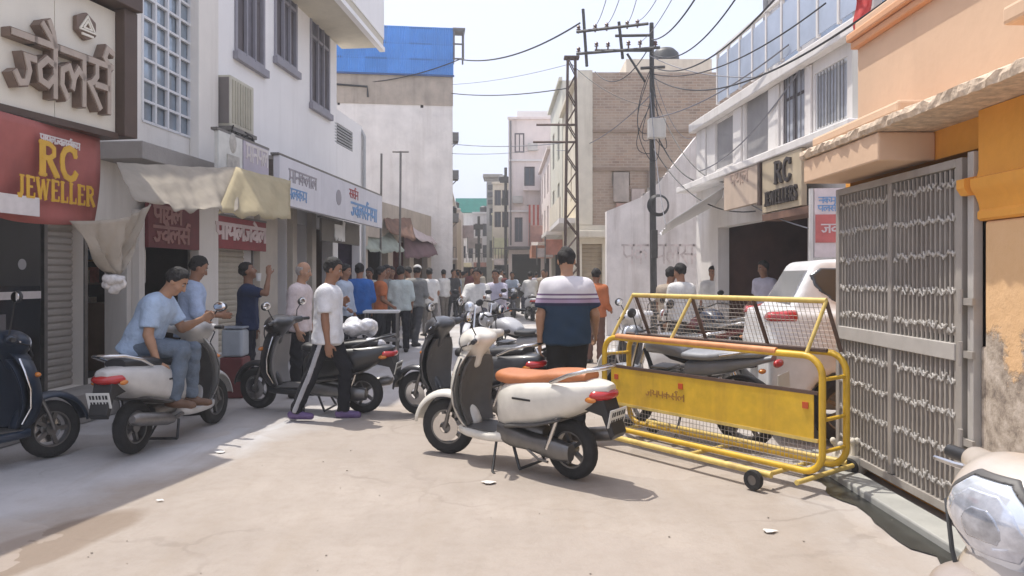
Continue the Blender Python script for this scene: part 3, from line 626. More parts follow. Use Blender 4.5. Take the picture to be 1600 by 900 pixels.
# ------------------------------------------------------------------ ground
def ground_material():
    m = bpy.data.materials.new('dusty_road'); m.use_nodes = True; t = m.node_tree; N = t.nodes; L = t.links; b = N['Principled BSDF']
    b.inputs['Roughness'].default_value = .92; b.inputs['Specular IOR Level'].default_value = .2
    g = N.new('ShaderNodeNewGeometry')
    def noise(sc, det=6, ro=.6):
        n = N.new('ShaderNodeTexNoise'); n.inputs['Scale'].default_value = sc; n.inputs['Detail'].default_value = det; n.inputs['Roughness'].default_value = ro; L.new(g.outputs['Position'], n.inputs['Vector']); return n.outputs['Fac']
    def rng(x, a, b_, c=0., d=1.):
        r = N.new('ShaderNodeMapRange'); r.inputs[1].default_value = a; r.inputs[2].default_value = b_; r.inputs[3].default_value = c; r.inputs[4].default_value = d; L.new(x, r.inputs[0]); return r.outputs[0]
    def math_(op, a, b_=None):
        n = N.new('ShaderNodeMath'); n.operation = op
        for i, q in enumerate((a, b_)):
            if q is None: continue
            if isinstance(q, (int, float)): n.inputs[i].default_value = q
            else: L.new(q, n.inputs[i])
        return n.outputs[0]
    def mix(f, a, b_):
        n = N.new('ShaderNodeMix'); n.data_type = 'RGBA'; L.new(f, n.inputs['Factor'])
        for k, q in (('A', a), ('B', b_)):
            if isinstance(q, tuple): n.inputs[k].default_value = q + (1,)
            else: L.new(q, n.inputs[k])
        return n.outputs['Result']
    sx = N.new('ShaderNodeSeparateXYZ'); L.new(g.outputs['Position'], sx.inputs[0]); X, Y = sx.outputs[0], sx.outputs[1]
    sand = mix(rng(noise(.9), .35, .68), (.375, .327, .283), (.31, .268, .23)); sand = mix(rng(noise(7, 8, .7), .45, .75, 0, .55), sand, (.27, .225, .185))
    grey = mix(rng(noise(1.7), .35, .7), (.49, .475, .47), (.39, .38, .375))
    # worn asphalt shows at the left edge and under the right-hand kerb, dust covers the rest
    edge = math_('ADD', math_('SUBTRACT', math_('MULTIPLY', Y, .40), X), math_('MULTIPLY', noise(1.1), 1.2))   # .40*Y - X
    fl = rng(edge, 5.25, 5.75); c = mix(fl, sand, grey)
    er = math_('ADD', X, math_('MULTIPLY', noise(1.3), 1.1)); fr = rng(er, 2.3, 2.9); c = mix(math_('MULTIPLY', fr, .65), c, grey)
    # darker brown patch lower left, ragged oval
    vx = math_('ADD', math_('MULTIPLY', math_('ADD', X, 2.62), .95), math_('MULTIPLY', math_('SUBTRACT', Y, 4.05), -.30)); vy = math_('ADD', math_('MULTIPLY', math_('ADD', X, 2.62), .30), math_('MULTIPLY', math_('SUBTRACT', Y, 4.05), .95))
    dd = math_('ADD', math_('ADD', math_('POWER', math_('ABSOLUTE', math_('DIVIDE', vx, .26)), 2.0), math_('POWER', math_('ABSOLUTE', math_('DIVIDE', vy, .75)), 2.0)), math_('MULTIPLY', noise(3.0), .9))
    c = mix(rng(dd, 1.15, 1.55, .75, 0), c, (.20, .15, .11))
    # scuffs and faint tyre trails
    tr = N.new('ShaderNodeTexNoise'); mp = N.new('ShaderNodeMapping'); mp.inputs['Rotation'].default_value = (0, 0, R(-20)); mp.inputs['Scale'].default_value = (3.2, .35, 1); L.new(g.outputs['Position'], mp.inputs['Vector']); L.new(mp.outputs[0], tr.inputs['Vector']); tr.inputs['Scale'].default_value = 1.3; tr.inputs['Detail'].default_value = 8
    c = mix(rng(tr.outputs['Fac'], .52, .70, 0, .38), c, (.30, .25, .20))
    # hairline cracks and repair patches in the concrete under the dust
    wn = N.new('ShaderNodeTexNoise'); wn.inputs['Scale'].default_value = 1.4; wn.inputs['Detail'].default_value = 5; L.new(g.outputs['Position'], wn.inputs['Vector'])
    va = N.new('ShaderNodeVectorMath'); va.operation = 'MULTIPLY_ADD'; L.new(wn.outputs['Color'], va.inputs[0]); va.inputs[1].default_value = (.9, .9, 0); L.new(g.outputs['Position'], va.inputs[2])
    vo = N.new('ShaderNodeTexVoronoi'); vo.feature = 'DISTANCE_TO_EDGE'; vo.inputs['Scale'].default_value = .55; L.new(va.outputs[0], vo.inputs['Vector'])
    cr_ = math_('MULTIPLY', rng(vo.outputs['Distance'], .004, .012, 1, 0), rng(noise(.7), .46, .60)); c = mix(math_('MULTIPLY', cr_, .28), c, (.16, .13, .11))
    vc = N.new('ShaderNodeTexVoronoi'); vc.inputs['Scale'].default_value = .8; L.new(va.outputs[0], vc.inputs['Vector']); sp = N.new('ShaderNodeSeparateColor'); L.new(vc.outputs['Color'], sp.inputs[0])
    c = mix(rng(sp.outputs[0], .55, .6, 0, .30), c, (.33, .285, .25)); c = mix(rng(sp.outputs[1], .8, .82, 0, .25), c, (.47, .41, .36))
    c = mix(rng(noise(45, 4, .7), .60, .72, 0, .35), c, (.24, .20, .17))
    L.new(c, b.inputs['Base Color'])
    bp = N.new('ShaderNodeBump'); bp.inputs['Strength'].default_value = .35; bp.inputs['Distance'].default_value = .02; L.new(noise(26, 8, .7), bp.inputs['Height']); L.new(bp.outputs[0], b.inputs['Normal'])
    return m
b = MB(); n_ = 60; pts = []
for i in range(n_ + 1):
    row = []
    for j in range(n_ + 1):
        x = -6 + 12 * i / n_; y = 1 + 24 * j / n_; row.append(Vector((x, y, .012 * math.sin(x * 2.3 + y * .7) * math.sin(y * 1.1 - x) * min(1, max(0, 1)) - .012)))
    pts.append(row)
pts = [[Vector((-300 if i == 0 else 300 if i == n_ else p.x, -50 if j == 0 else 500 if j == n_ else p.y, p.z if 0 < i < n_ and 0 < j < n_ else -.012)) for j, p in enumerate(r_)] for i, r_ in enumerate(pts)]
for r_ in pts:
    for p in r_: p.z = -.004
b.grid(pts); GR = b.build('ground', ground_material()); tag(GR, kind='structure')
# small stones, paper scraps lying about
STN = mat('pebble', (.46, .40, .33), .9, var=.2, rnd=.4); PAP = mat('paper_scrap', (.68, .66, .62), .8)
b = MB(); rr = random.Random(5)
for k in range(130):
    y = 3.2 + rr.random() ** 1.6 * 10; x = rr.uniform(-.62, .62) * y; s_ = rr.uniform(.003, .008)
    if x > 2.4: continue
    b.sphere((x, y, s_ * .2), (s_, s_ * rr.uniform(.6, 1.2), s_ * .6), 5, 3)
o = b.build('gravel', STN); tag(o, 'tiny pebbles and grit scattered over the dusty road', 'gravel', kind='stuff')
for i, (u, v, s_, lb) in enumerate(((1202, 831, .045, 'crumpled white paper scrap on the road below the yellow barricade'), (345, 707, .05, 'flat white scrap on the road below the silver scooter'), (250, 783, .022, 'tiny white scrap beside the dark brown patch on the road'), (765, 755, .06, 'grey torn scrap lying in the cream scooter shadow'))):
    p = G(u, v); b = MB(); n = 9; rng_ = random.Random(i)
    top = [p + Vector((math.cos(a) * s_ * rng_.uniform(.6, 1.3), math.sin(a) * s_ * .6 * rng_.uniform(.6, 1.3), rng_.uniform(.003, .014))) for a in np.linspace(0, 2 * math.pi, n, endpoint=False)]
    b.add([p + Vector((0, 0, .012))] + top, [(0, 1 + j, 1 + (j + 1) % n) for j in range(n)]); o = b.build('paper_scrap', PAP, solid=.002); tag(o, lb, 'litter')
# ------------------------------------------------------------------ facade kit
class Fr:
    """upright plane from p0 to p1 on the ground; local x runs p0 -> p1, the street is on local -y"""
    def __init__(s, p0, p1):
        s.p0 = Vector(p0); s.p1 = Vector(p1); s.d = (s.p1 - s.p0).normalized(); s.L = (s.p1 - s.p0).length; s.n = Vector((s.d.y, -s.d.x)); s.rz = math.atan2(s.d.y, s.d.x)
    def at(s, u, v, off=0.0):
        k = (u - 800) / F; o = s.p0 + s.n * off       # (k*Y, Y) = o + d*t
        t = (k * o.y - o.x) / (s.d.x - k * s.d.y); Y = o.y + s.d.y * t
        return t, CAMZ - (v - HZ) / F * Y
    def x(s, u, off=0.0): return s.at(u, HZ, off)[0]
    def z(s, u, v, off=0.0): return s.at(u, v, off)[1]
    def box4(s, u0, u1, v0, v1, off=0.0):
        """opening from pixel columns u0,u1 and rows measured at the first column"""
        a = s.at(u0, v0, off); c = s.at(u1, v1, off); x0, x1 = sorted((a[0], c[0])); z0, z1 = sorted((a[1], s.at(u0, v1, off)[1])); return x0, x1, z0, z1
    def root(s, name, label, cat, group=None, off=0.0):
        o = s.p0 + s.n * off; return tag(empty(name, (o.x, o.y, 0), s.rz), label, cat, group)
def wall_panel(mb, x0, x1, z0, z1, t, ops=(), M=None):
    """front face at y=0 with rectangular openings and reveals t deep"""
    xs = sorted({x0, x1, *[q for o in ops for q in o[:2]]}); zs = sorted({z0, z1, *[q for o in ops for q in o[2:4]]})
    xs = [q for q in xs if x0 <= q <= x1]; zs = [q for q in zs if z0 <= q <= z1]
    def T(p): return M @ Vector(p) if M is not None else Vector(p)
    for i in range(len(xs) - 1):
        for j in range(len(zs) - 1):
            cx = (xs[i] + xs[i + 1]) / 2; cz = (zs[j] + zs[j + 1]) / 2
            if any(o[0] < cx < o[1] and o[2] < cz < o[3] for o in ops): continue
            mb.add([T((xs[i], 0, zs[j])), T((xs[i + 1], 0, zs[j])), T((xs[i + 1], 0, zs[j + 1])), T((xs[i], 0, zs[j + 1]))], [(0, 1, 2, 3)])
    for a, b_, c, d in [o[:4] for o in ops]:
        q = [(a, c), (b_, c), (b_, d), (a, d)]
        for i in range(4):
            p, r_ = q[i], q[(i + 1) % 4]; mb.add([T((p[0], 0, p[1])), T((p[0], t, p[1])), T((r_[0], t, r_[1])), T((r_[0], 0, r_[1]))], [(0, 1, 2, 3)])
    return mb
def shell(mb, x0, x1, z0, z1, y0, y1):
    """sides, back and roof behind a front panel"""
    vs = [(x0, y0, z0), (x1, y0, z0), (x1, y1, z0), (x0, y1, z0), (x0, y0, z1), (x1, y0, z1), (x1, y1, z1), (x0, y1, z1)]
    return mb.add(vs, [(1, 2, 6, 5), (2, 3, 7, 6), (3, 0, 4, 7), (4, 5, 6, 7)])
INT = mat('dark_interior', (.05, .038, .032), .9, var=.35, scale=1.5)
GLS = mat('window_glass', (.05, .06, .075), .10, var=.3, scale=1.2, spec=.7); CUR = mat('curtain', (.40, .42, .47), .8, var=.2, scale=4)
def room(rt, x0, x1, z0, z1, y0, y1, m=INT, name='shop_interior'):
    b = MB(); vs = [(x0, y0, z0), (x1, y0, z0), (x1, y1, z0), (x0, y1, z0), (x0, y0, z1), (x1, y0, z1), (x1, y1, z1), (x0, y1, z1)]
    b.add(vs, [(0, 1, 2, 3), (4, 7, 6, 5), (1, 5, 6, 2), (2, 6, 7, 3), (3, 7, 4, 0)]); return b.build(name, m, rt)
def window(rt, o, fm, depth=.12, mull=1, trans=None, pane=GLS, fw=.06, proud=0.0, bars=0, sill=None, name='window'):
    x0, x1, z0, z1 = o[:4]; b = MB(); y0 = depth - .05 - proud; y1 = depth
    b.box(x0, x0 + fw, y0, y1, z0, z1); b.box(x1 - fw, x1, y0, y1, z0, z1); b.box(x0 + fw, x1 - fw, y0, y1, z0, z0 + fw); b.box(x0 + fw, x1 - fw, y0, y1, z1 - fw, z1)
    for k in range(mull): c = x0 + (x1 - x0) * (k + 1) / (mull + 1); b.box(c - fw * .4, c + fw * .4, y0 + .003, y1 - .002, z0 + fw, z1 - fw)
    if trans: c = z0 + (z1 - z0) * trans; b.box(x0 + fw, x1 - fw, y0 + .006, y1 - .004, c - fw * .4, c + fw * .4)
    f = b.build(name, fm, rt)
    n = mull + 1; rows = [(z0 + fw, z1 - fw)] if not trans else [(z0 + fw, z0 + (z1 - z0) * trans - fw * .4), (z0 + (z1 - z0) * trans + fw * .4, z1 - fw)]
    for k in range(n):
        a = x0 + (x1 - x0) * k / n + fw * .4; c = x0 + (x1 - x0) * (k + 1) / n - fw * .4
        for za, zb in rows: q = MB(); q.box(a + .001, c - .001, y1 - .028 + .002 * k, y1 - .018 + .002 * k, za + .001, zb - .001); q.build('pane', pane, f)
    for k in range(bars):
        c = x0 + fw + (x1 - x0 - 2 * fw) * (k + .5) / bars; q = MB(); q.tube([(c, y0 - .02, z0 + .02), (c, y0 - .02, z1 - .02)], .008, 6); q.build('bar', STE, f)
    if sill is not None: q = MB(); q.box(x0 - .06, x1 + .06, -.08, -.002, z0 - .07, z0 - .002); q.build('sill', sill, f, bevel=.006)
    return f
def shutter(rt, o, m, depth=.10, pitch=.085):
    x0, x1, z0, z1 = o[:4]; n = max(4, int((z1 - z0) / pitch)); p = (z1 - z0) / n; b = MB()
    pr = [(0, depth), (0.012, depth - .012)]
    b.add([(x0, depth, 0), (x1, depth, 0), (x1, depth - .018, p * .3), (x0, depth - .018, p * .3), (x1, depth - .018, p * .72), (x0, depth - .018, p * .72), (x1, depth, p), (x0, depth, p)], [(0, 1, 2, 3), (3, 2, 4, 5), (5, 4, 6, 7)])
    me = b.mesh('slat', m); h = MB(); h.box(x0, x1, depth + .004, depth + .012, z0, z1); s_ = h.build('roller_shutter', m, rt)
    for k in range(n): inst('slat', me, s_, (0, 0, z0 + p * k))
    q = MB(); q.box(x0 - .05, x0 - .002, -.02, depth - .02, z0, z1); q.build('guide_rail', STE, s_); q = MB(); q.box(x1 + .002, x1 + .05, -.02, depth - .02, z0, z1); q.build('guide_rail', STE, s_)
    return s_
GOODS = [mat('goods_%d' % i, c_, .6, var=.3, scale=14) for i, c_ in enumerate(((.42, .36, .28), (.36, .12, .08), (.16, .22, .32), (.46, .42, .16), (.5, .48, .45)))]
def shelves(rt, x0, x1, z0, z1, y, n=4, seed=0):
    rn = random.Random(seed)
    for k in range(n):
        z = z0 + (z1 - z0) * (k + .15) / n; b = MB(); b.box(x0, x1, y, y + .32, z - .02, z); b.build('shelf', mat('shelf_board', (.24, .17, .11), .7, var=.2), rt); x = x0 + .04
        while x < x1 - .12:
            w_ = rn.uniform(.08, .24); h_ = rn.uniform(.12, (z1 - z0) / n * .8)
            b = MB(); b.box(x, min(x + w_ - .015, x1 - .01), y + rn.uniform(.02, .1), y + .3, z + .002, z + h_); b.build('goods_box', GOODS[rn.randrange(5)], rt); x += w_
def awning(name, label, pts, m, sag=.06, seed=1, nx=18, ny=8, solid=.006, crease=.03, cat='awning'):
    """cloth sheet through 4 corners (a,b far edge; d,c near edge) with sag, creases and a ragged hem"""
    a, b_, c, d = [Vector(p) for p in pts]; rg = []; rn = random.Random(seed); ph = [rn.random() * 6 for _ in range(6)]
    nrm = (b_ - a).cross(d - a).normalized()
    for i in range(nx + 1):
        s_ = i / nx; r_ = []
        for j in range(ny + 1):
            t = j / ny; p = (a * (1 - s_) + b_ * s_) * (1 - t) + (d * (1 - s_) + c * s_) * t
            p = p + Vector((0, 0, -sag * (4 * s_ * (1 - s_)) * (.4 + .6 * t))) + nrm * crease * (math.sin(s_ * 11 + ph[0] + t * 2) * .5 + math.sin(s_ * 23 + ph[1] - t * 3) * .4 + math.sin(s_ * 53 + ph[4] + 2 * math.sin(t * 4 + ph[5])) * .22 + math.sin(t * 17 + s_ * 9) * .15) * (.3 + .7 * t)
            if j == ny: p += Vector((0, 0, .02 * math.sin(s_ * 19 + ph[2]) + .015 * math.sin(s_ * 41 + ph[3])))
            r_.append(p)
        rg.append(r_)
    q = MB(); q.grid(rg); o = q.build(name, m, None, 60, solid=solid); tag(o, label, cat); return o
# ------------------------------------------------------------------ left side of the street
LX = lambda Y: -5.4 + .087 * Y
CREAM = mat('cream_plaster', (.74, .70, .64), .85, var=.06, scale=1.2, streak=.35, dirt=(.36, .32, .27), bump=.08)
WHITE = mat('white_plaster', (.82, .80, .78), .85, var=.05, scale=.8, streak=.25, dirt=(.56, .53, .50), bump=.06)
CONC = mat('grey_concrete', (.30, .28, .26), .9, var=.15, scale=2, streak=.4, bump=.2)
SHUT = mat('shutter_paint', (.40, .37, .33), .5, .2, var=.08, scale=2, streak=.4, dirt=(.22, .18, .15)); WOOD = mat('dark_window_wood', (.085, .070, .075), .6, var=.2, scale=5)
LOUV = mat('window_shutter_panel', (.13, .12, .14), .6, var=.2, scale=6); BROWN = mat('dark_brown_board', (.075, .045, .032), .5, var=.15)
# ---- jeweller's shop, nearest on the left
A = Fr((LX(1.5), 1.5), (LX(10.85), 10.85))
jr = A.root('jeweller_building', 'cream shop building on the left with tall grid window and roller shutter', 'building')
H1 = 6.5
o_sh = A.box4(72, 130, 345, 606); o_dr = A.box4(137, 198, 372, 600); o_shop = A.box4(216, 322, 372, 590)
zt = o_shop[3]; o_sh = (o_sh[0], o_sh[1], .30, o_sh[3]); o_dr = (o_dr[0], o_dr[1], .30, 2.05); o_shop = (o_shop[0], o_shop[1], .30, 2.05)
gx0 = A.x(222); gx1 = A.x(297); gz0 = A.z(222, 188); o_gw = (gx0, gx1, gz0, gz0 + 2.35)
xn0 = A.x(0) - 1.4; o_cab = (xn0, A.x(70), .30, 2.1)
b = MB(); wall_panel(b, 0, A.L, 0, H1, .28, [o_sh, o_dr, o_shop, o_gw, o_cab]); shell(b, 0, A.L, 0, H1, 0.0, 7); b.build('wall', CREAM, jr)
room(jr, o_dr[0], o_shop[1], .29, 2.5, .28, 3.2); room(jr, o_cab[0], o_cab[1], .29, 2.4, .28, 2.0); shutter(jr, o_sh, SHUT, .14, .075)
b = MB(); b.box(0, A.L - .004, -.42, -.003, 0, .30); b.build('plinth', CONC, jr, bevel=.01); b = MB(); b.box(o_dr[0] - .1, o_shop[1] - .2, -.72, -.425, 0, .15); b.build('step', CONC, jr, bevel=.01)
shelves(jr, o_dr[0] + .05, o_dr[1] - .05, .35, 2.0, 1.6, 5, 1); shelves(jr, o_shop[0] + .05, o_shop[1] - .05, .35, 2.0, 1.5, 5, 2)
b = MB(); b.box(o_shop[0] + .1, o_shop[1] - .3, .45, .85, .30, 1.15); b.build('counter', mat('shop_counter_wood', (.20, .12, .07), .5, var=.2), jr, bevel=.01)
for k in range(4): b = MB(); b.tube([(o_shop[0] + .15 + k * .1, .2, 1.4), (o_shop[0] + .15 + k * .1, .2, 2.0)], .018, 6); b.build('hanging_chain', CHR, jr)
# grid window: frame bars proud of single glass panes
FRW = mat('white_window_bars', (.66, .66, .66), .5, var=.04); PANE = mat('reflecting_pane', (.30, .36, .42), .08, .35, var=.25, scale=1.5)
b = MB(); nc, nr = 4, 9
for k in range(nc + 1): c = gx0 + (gx1 - gx0) * k / nc; b.box(c - .018, c + .018, -.015, .03, gz0, o_gw[3])
for k in range(nr + 1): c = gz0 + 2.35 * k / nr; b.box(gx0, gx1, -.012, .027, c - .016, c + .016)
gw = b.build('grid_window', FRW, jr); b = MB(); pw = (gx1 - gx0) / nc; ph_ = 2.35 / nr; b.box(.012, pw - .012, 0, .012, .012, ph_ - .012); me = b.mesh('pane', PANE)
for i in range(nc):
    for j in range(nr): inst('pane', me, gw, (gx0 + pw * i, .035 + random.uniform(0, .006), gz0 + ph_ * j), (random.uniform(-.01, .01), 0, random.uniform(-.012, .012)))
b = MB(); b.box(A.x(296), A.L - .006, -.14, -.003, .3, H1 - .3); b.build('pilaster', CREAM, jr, bevel=.01)
b = MB(); b.box(A.x(150), A.L - .006, -.55, -.003, gz0 - .62, gz0 - .42); b.build('ledge', CONC, jr, bevel=.01)
b = MB(); b.box(o_shop[0] - .14, o_shop[0] - .02, -.1, -.004, .30, 2.3); b.build('door_post', CREAM, jr, bevel=.008)
# big sign board, turned a little more to the viewer
S = Fr((-5.25 + .226 * 4.6, 4.6), (-5.25 + .226 * 7.0, 7.0)); sr = S.root('sign_board', 'large cream sign board with brown raised Hindi letters and round emblem', 'sign')
SGN = mat('sign_cream', (.74, .70, .60), .5, var=.05, scale=1.5, streak=.15, dirt=(.40, .35, .27)); LET = mat('letter_bronze', (.17, .115, .085), .45, var=.15, scale=8); LETF = mat('letter_face', (.40, .33, .27), .45, var=.12, scale=8)
z0 = S.z(197, 212); z1 = S.z(197, 30) + .02; xs = S.x(86)
b = MB(); b.box(0, xs - .006, 0, .16, z0, z1); b.build('panel', SGN, sr, bevel=.004); b = MB(); b.box(xs, S.L - .14, 0, .16, z0, z1); b.build('panel', SGN, sr, bevel=.004)
b = MB(); b.box(S.L - .137, S.L + .03, -.10, .5, z0 - .03, z1 + .03); b.build('side_trim', BROWN, sr, bevel=.006); b = MB(); b.box(0, S.L + .03, -.16, .5, z1 + .034, z1 + .17); b.build('top_trim', BROWN, sr, bevel=.006); b = MB(); b.box(0, S.L - .14, -.035, .16, z0 - .06, z0 - .003); b.build('bottom_trim', BROWN, sr)
xa = S.x(4); lh = .42; zb = z0 + .14
sxv = (S.x(160) - xa) / (lh * (.62 + .68 + .92 + .88)); dv_word(['jh', 'vai', 'l', 'rs'], xa, zb, lh, .075, .09, -.004, LET, sr, sx=sxv)
dv_word(['jh', 'vai', 'l', 'rs'], xa, zb, lh, .052, .012, -.096, LETF, sr, sx=sxv, name='letter_face')
cx, cz = S.at(128, 42); b = MB(); hexa = [(cx + .125 * math.cos(R(60 * i + 30)), cz + .125 * math.sin(R(60 * i + 30))) for i in range(6)]; b.prism(hexa, -.05, Matrix.Translation((0, -.003, 0))); em = b.build('emblem', LET, sr, bevel=.01)
b = MB()
for r0 in (.085, .045): stroke(b, [(cx - r0, cz - r0 * .5), (cx, cz + r0), (cx + r0, cz - r0 * .5), (cx - r0, cz - r0 * .5)], .016, .012, Matrix.Translation((0, -.055, 0)))
stroke(b, [(cx - .06, cz - .08), (cx + .06, cz - .08)], .02, .012, Matrix.Translation((0, -.055, 0))); b.build('emblem_mark', SGN, em)
# RC JEWELLER cloth banner
Bf = Fr((LX(4.6) + 1.0, 4.6), (LX(6.9) + 1.0, 6.9)); br = Bf.root('cloth_banner', 'red cloth banner with yellow RC JEWELLER lettering under the cream sign board', 'banner')
BRED = mat('banner_red', (.33, .095, .08), .65, var=.22, scale=2.2, bump=.2, bscale=9); GOLD = mat('banner_gold', (.62, .36, .035), .5, var=.1, scale=9); BWH = mat('banner_white', (.62, .58, .56), .6, var=.1, scale=9)
x1 = Bf.x(157); zt = Bf.z(157, 214); zb = Bf.z(70, 345); rg = []
for i in range(31):
    s_ = i / 30; r_ = []
    for j in range(13): t = j / 12; r_.append(Vector((x1 * s_ - .08 * t * s_, .02 * math.sin(s_ * 9 + t * 3) + .03 * math.sin(s_ * 17 - t * 2) * t, zt + (zb - zt) * t - .03 * math.sin(s_ * math.pi) * (1 - t) + .03 * math.sin(s_ * 7) * t)))
    rg.append(r_)
b = MB(); b.grid(rg); b.build('cloth', BRED, br, 60, solid=.004)
xr = Bf.x(48); lt_word('RC', xr, Bf.z(78, 277), .27, .055, .006, -.058, GOLD, br, sx=1.0); xj = Bf.x(14); wj = Bf.x(138) - xj
lt_word('JEWELLER', xj, Bf.z(80, 315), .17, .034, .006, -.060, GOLD, br, sx=wj / (.17 * (.62 + .76 + 1.18 + .76 + .72 + .72 + .76 + .86 + .48)))
dv_word(['p', 'aa', 'y', 'l', 'jh', 'v', 'l', 'rs', 'k', 'm'], Bf.x(52), Bf.z(60, 212) - .05, .055, .011, .004, -.058, BWH, br, sx=1.15)
b = MB(); b.box(Bf.x(-60), Bf.x(50), -.066, -.056, Bf.z(25, 336), Bf.z(25, 306)); b.build('white_strip', BWH, br)
# black display cabinet at the frame edge
cr = empty('display_cabinet', (LX(6.6) + .30, 6.6, .30), A.rz); tag(cr, 'tall black cabinet with white stripe standing by the near roller shutter', 'cabinet'); BLKG = mat('black_gloss_panel', (.012, .012, .013), .2, var=.1)
b = MB(); b.box(-.55, .42, 0, .22, 0, 1.75); b.build('carcass', BLKG, cr, bevel=.01); b = MB(); b.box(-.52, .39, -.012, -.002, 1.10, 1.72); b.build('panel', mat('black_panel', (.02, .02, .021), .35), cr); b = MB(); b.box(-.5, .40, -.014, -.003, .98, 1.05); b.build('white_stripe', BWH, cr)
b = MB(); b.lathe([(.001, -.016), (.05, -.016), (.05, -.004)], (.16, 0, 1.30), 'Y', 20); b.build('round_badge', mat('badge_grey', (.35, .35, .36), .4), cr, 40)
for k in range(3): b = MB(); b.box(-.35 + k * .12, -.27 + k * .12, -.012, -.003, .55, .85); b.build('leaflet', BWH if k % 2 else mat('leaflet_grey', (.16, .15, .15), .6), cr)
# dangling cloth and tarpaulin canopy
TARP = mat('beige_tarpaulin', (.44, .39, .32), .9, var=.14, scale=3, thin=.35, bump=.35, bscale=14, streak=.3, dirt=(.34, .29, .22)); TARPY = mat('yellowish_tarpaulin', (.54, .46, .29), .85, var=.12, scale=3, thin=.35, bump=.35, bscale=14)
C = Fr((LX(4) + 1.6, 4), (LX(12) + 1.6, 12))
def cpt(u, v, off=0): t, z = C.at(u, v, off); q = C.p0 + C.d * t + C.n * off; return Vector((q.x, q.y, z))
awning('tarpaulin', 'beige tarpaulin valance strung along the left shop fronts', [cpt(182, 253, -.45), cpt(376, 262, -.45), cpt(372, 330), cpt(212, 314)], TARP, .03, 3, 60, 18, .003, .04)
awning('tarpaulin', 'yellowish end flap of tarpaulin beside the red Hindi sign', [cpt(368, 261, -.40), cpt(455, 282, -.35), cpt(453, 342), cpt(340, 331, .02)], TARPY, .02, 5, 16, 8, .003, .035)
b = MB(); rg = []; a0, a1, tip = cpt(108, 345, -.25), cpt(238, 314, 0), cpt(177, 428, -.1)
for i in range(21):
    s_ = i / 20; r_ = []; e_ = a0 * (1 - s_) + a1 * s_ + Vector((0, 0, -.06 * math.sin(math.pi * s_)))
    for j in range(15): t = j / 14; w_ = (1 - t) ** .75 ; p = tip + (e_ - tip) * (w_ * .97 + .03) ; p = Vector((p.x, p.y, tip.z + (e_.z - tip.z) * (1 - t))); p += C.n.to_3d() * (.04 * math.sin(s_ * 16 + .8 * math.sin(t * 5)) * (.25 + t) + .018 * math.sin(s_ * 37 + t * 6) + .10 * math.sin(math.pi * s_) * (1 - t)); r_.append(p)
    rg.append(r_)
b.grid(rg); dr = b.build('draped_cloth', TARP, None, 60, solid=.002); tag(dr, 'beige cloth drape gathered to a knot in front of the dark doorway', 'cloth')
bl = cpt(177, 442, -.1); f = Field(bl - Vector((.14,) * 3), bl + Vector((.14,) * 3), .012)
for k in range(22): q = Vector((random.gauss(0, 1), random.gauss(0, 1), random.gauss(0, 1))).normalized() * random.uniform(.03, .075); f.ell(bl + q, (.036 * random.uniform(.6, 1.3), .030, .030 * random.uniform(.6, 1.5)), None, .006)
kn = bpy.data.objects.new('cloth_bundle', f.mesh('cloth_bundle', mat('bundle_white', (.50, .48, .46), .8, var=.25, scale=25))); COL.objects.link(kn); tag(kn, 'round whitish bundle tied to the lower end of the drape', 'bundle')
# ---- white building with three tall windows
Bb = Fr((LX(10.855), 10.855), (LX(16.6), 16.6)); wr = Bb.root('white_building', 'white plastered building on the left with three tall dark windows and balcony', 'building')
H2 = 10.2; wins = []
for u0, u1, v1, hh in ((366, 412, 80, 2.1), (428, 463, 88, 1.75), (484, 514, 160, 2.1)):
    a = Bb.x(u0); c = Bb.x(u1); zb_ = Bb.z(u0, v1); wins.append((a, c, zb_, zb_ + hh))
o2 = (Bb.x(332), Bb.x(392), .30, 1.98); o3 = (Bb.x(428), Bb.x(447), .30, 2.55); o4 = (Bb.x(456), Bb.x(478), .30, 2.5); o5 = (Bb.x(486), Bb.x(520), .3, 2.5)
b = MB(); wall_panel(b, 0, Bb.L, 0, H2, .25, wins + [o2, o3, o4, o5]); shell(b, 0, Bb.L, 0, H2, 0, 8); b.build('wall', WHITE, wr)
FRG = mat('window_frame_grey', (.26, .25, .28), .6, var=.1)
for o in wins:
    f = window(wr, o, FRG, .16, 0, .66, LOUV, .07, .14)
    wd = (o[1] - o[0] - .14) / 3
    for k in range(3): q = MB(); q.box(o[0] + .07 + wd * k + .02, o[0] + .07 + wd * (k + 1) - .02, .02, .05, o[2] + .09, o[2] + (o[3] - o[2]) * .64); q.build('shutter_leaf', WOOD if k != 1 else LOUV, f, bevel=.01)
    for k in range(2): q = MB(); c = o[0] + .07 + wd * (k + 1); q.box(c - .02, c + .02, -.04, .015, o[2] + .02, o[3] - .02); q.build('bar', FRG, f)
    q = MB(); q.box(o[0] - .05, o[1] + .05, -.09, -.002, o[2] - .13, o[2] - .002); q.build('sill', FRG, f, bevel=.006)
shutter(wr, o2, mat('cream_shutter', (.50, .45, .36), .5, .15, var=.06, scale=2, streak=.3), .14, .085)
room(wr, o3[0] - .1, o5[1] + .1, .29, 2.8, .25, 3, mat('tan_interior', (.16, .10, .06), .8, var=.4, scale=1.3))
for u0, u1 in ((396, 424), (448, 455), (479, 485.5)):
    b = MB(); b.box(Bb.x(u0), Bb.x(u1), -.12, -.003, .3, 2.75); b.build('column', mat('tan_column', (.52, .46, .38), .7, var=.08), wr, bevel=.01)
b = MB(); b.box(0.004, Bb.L - .004, -.40, -.003, 0, .30); b.build('plinth', CONC, wr, bevel=.01)
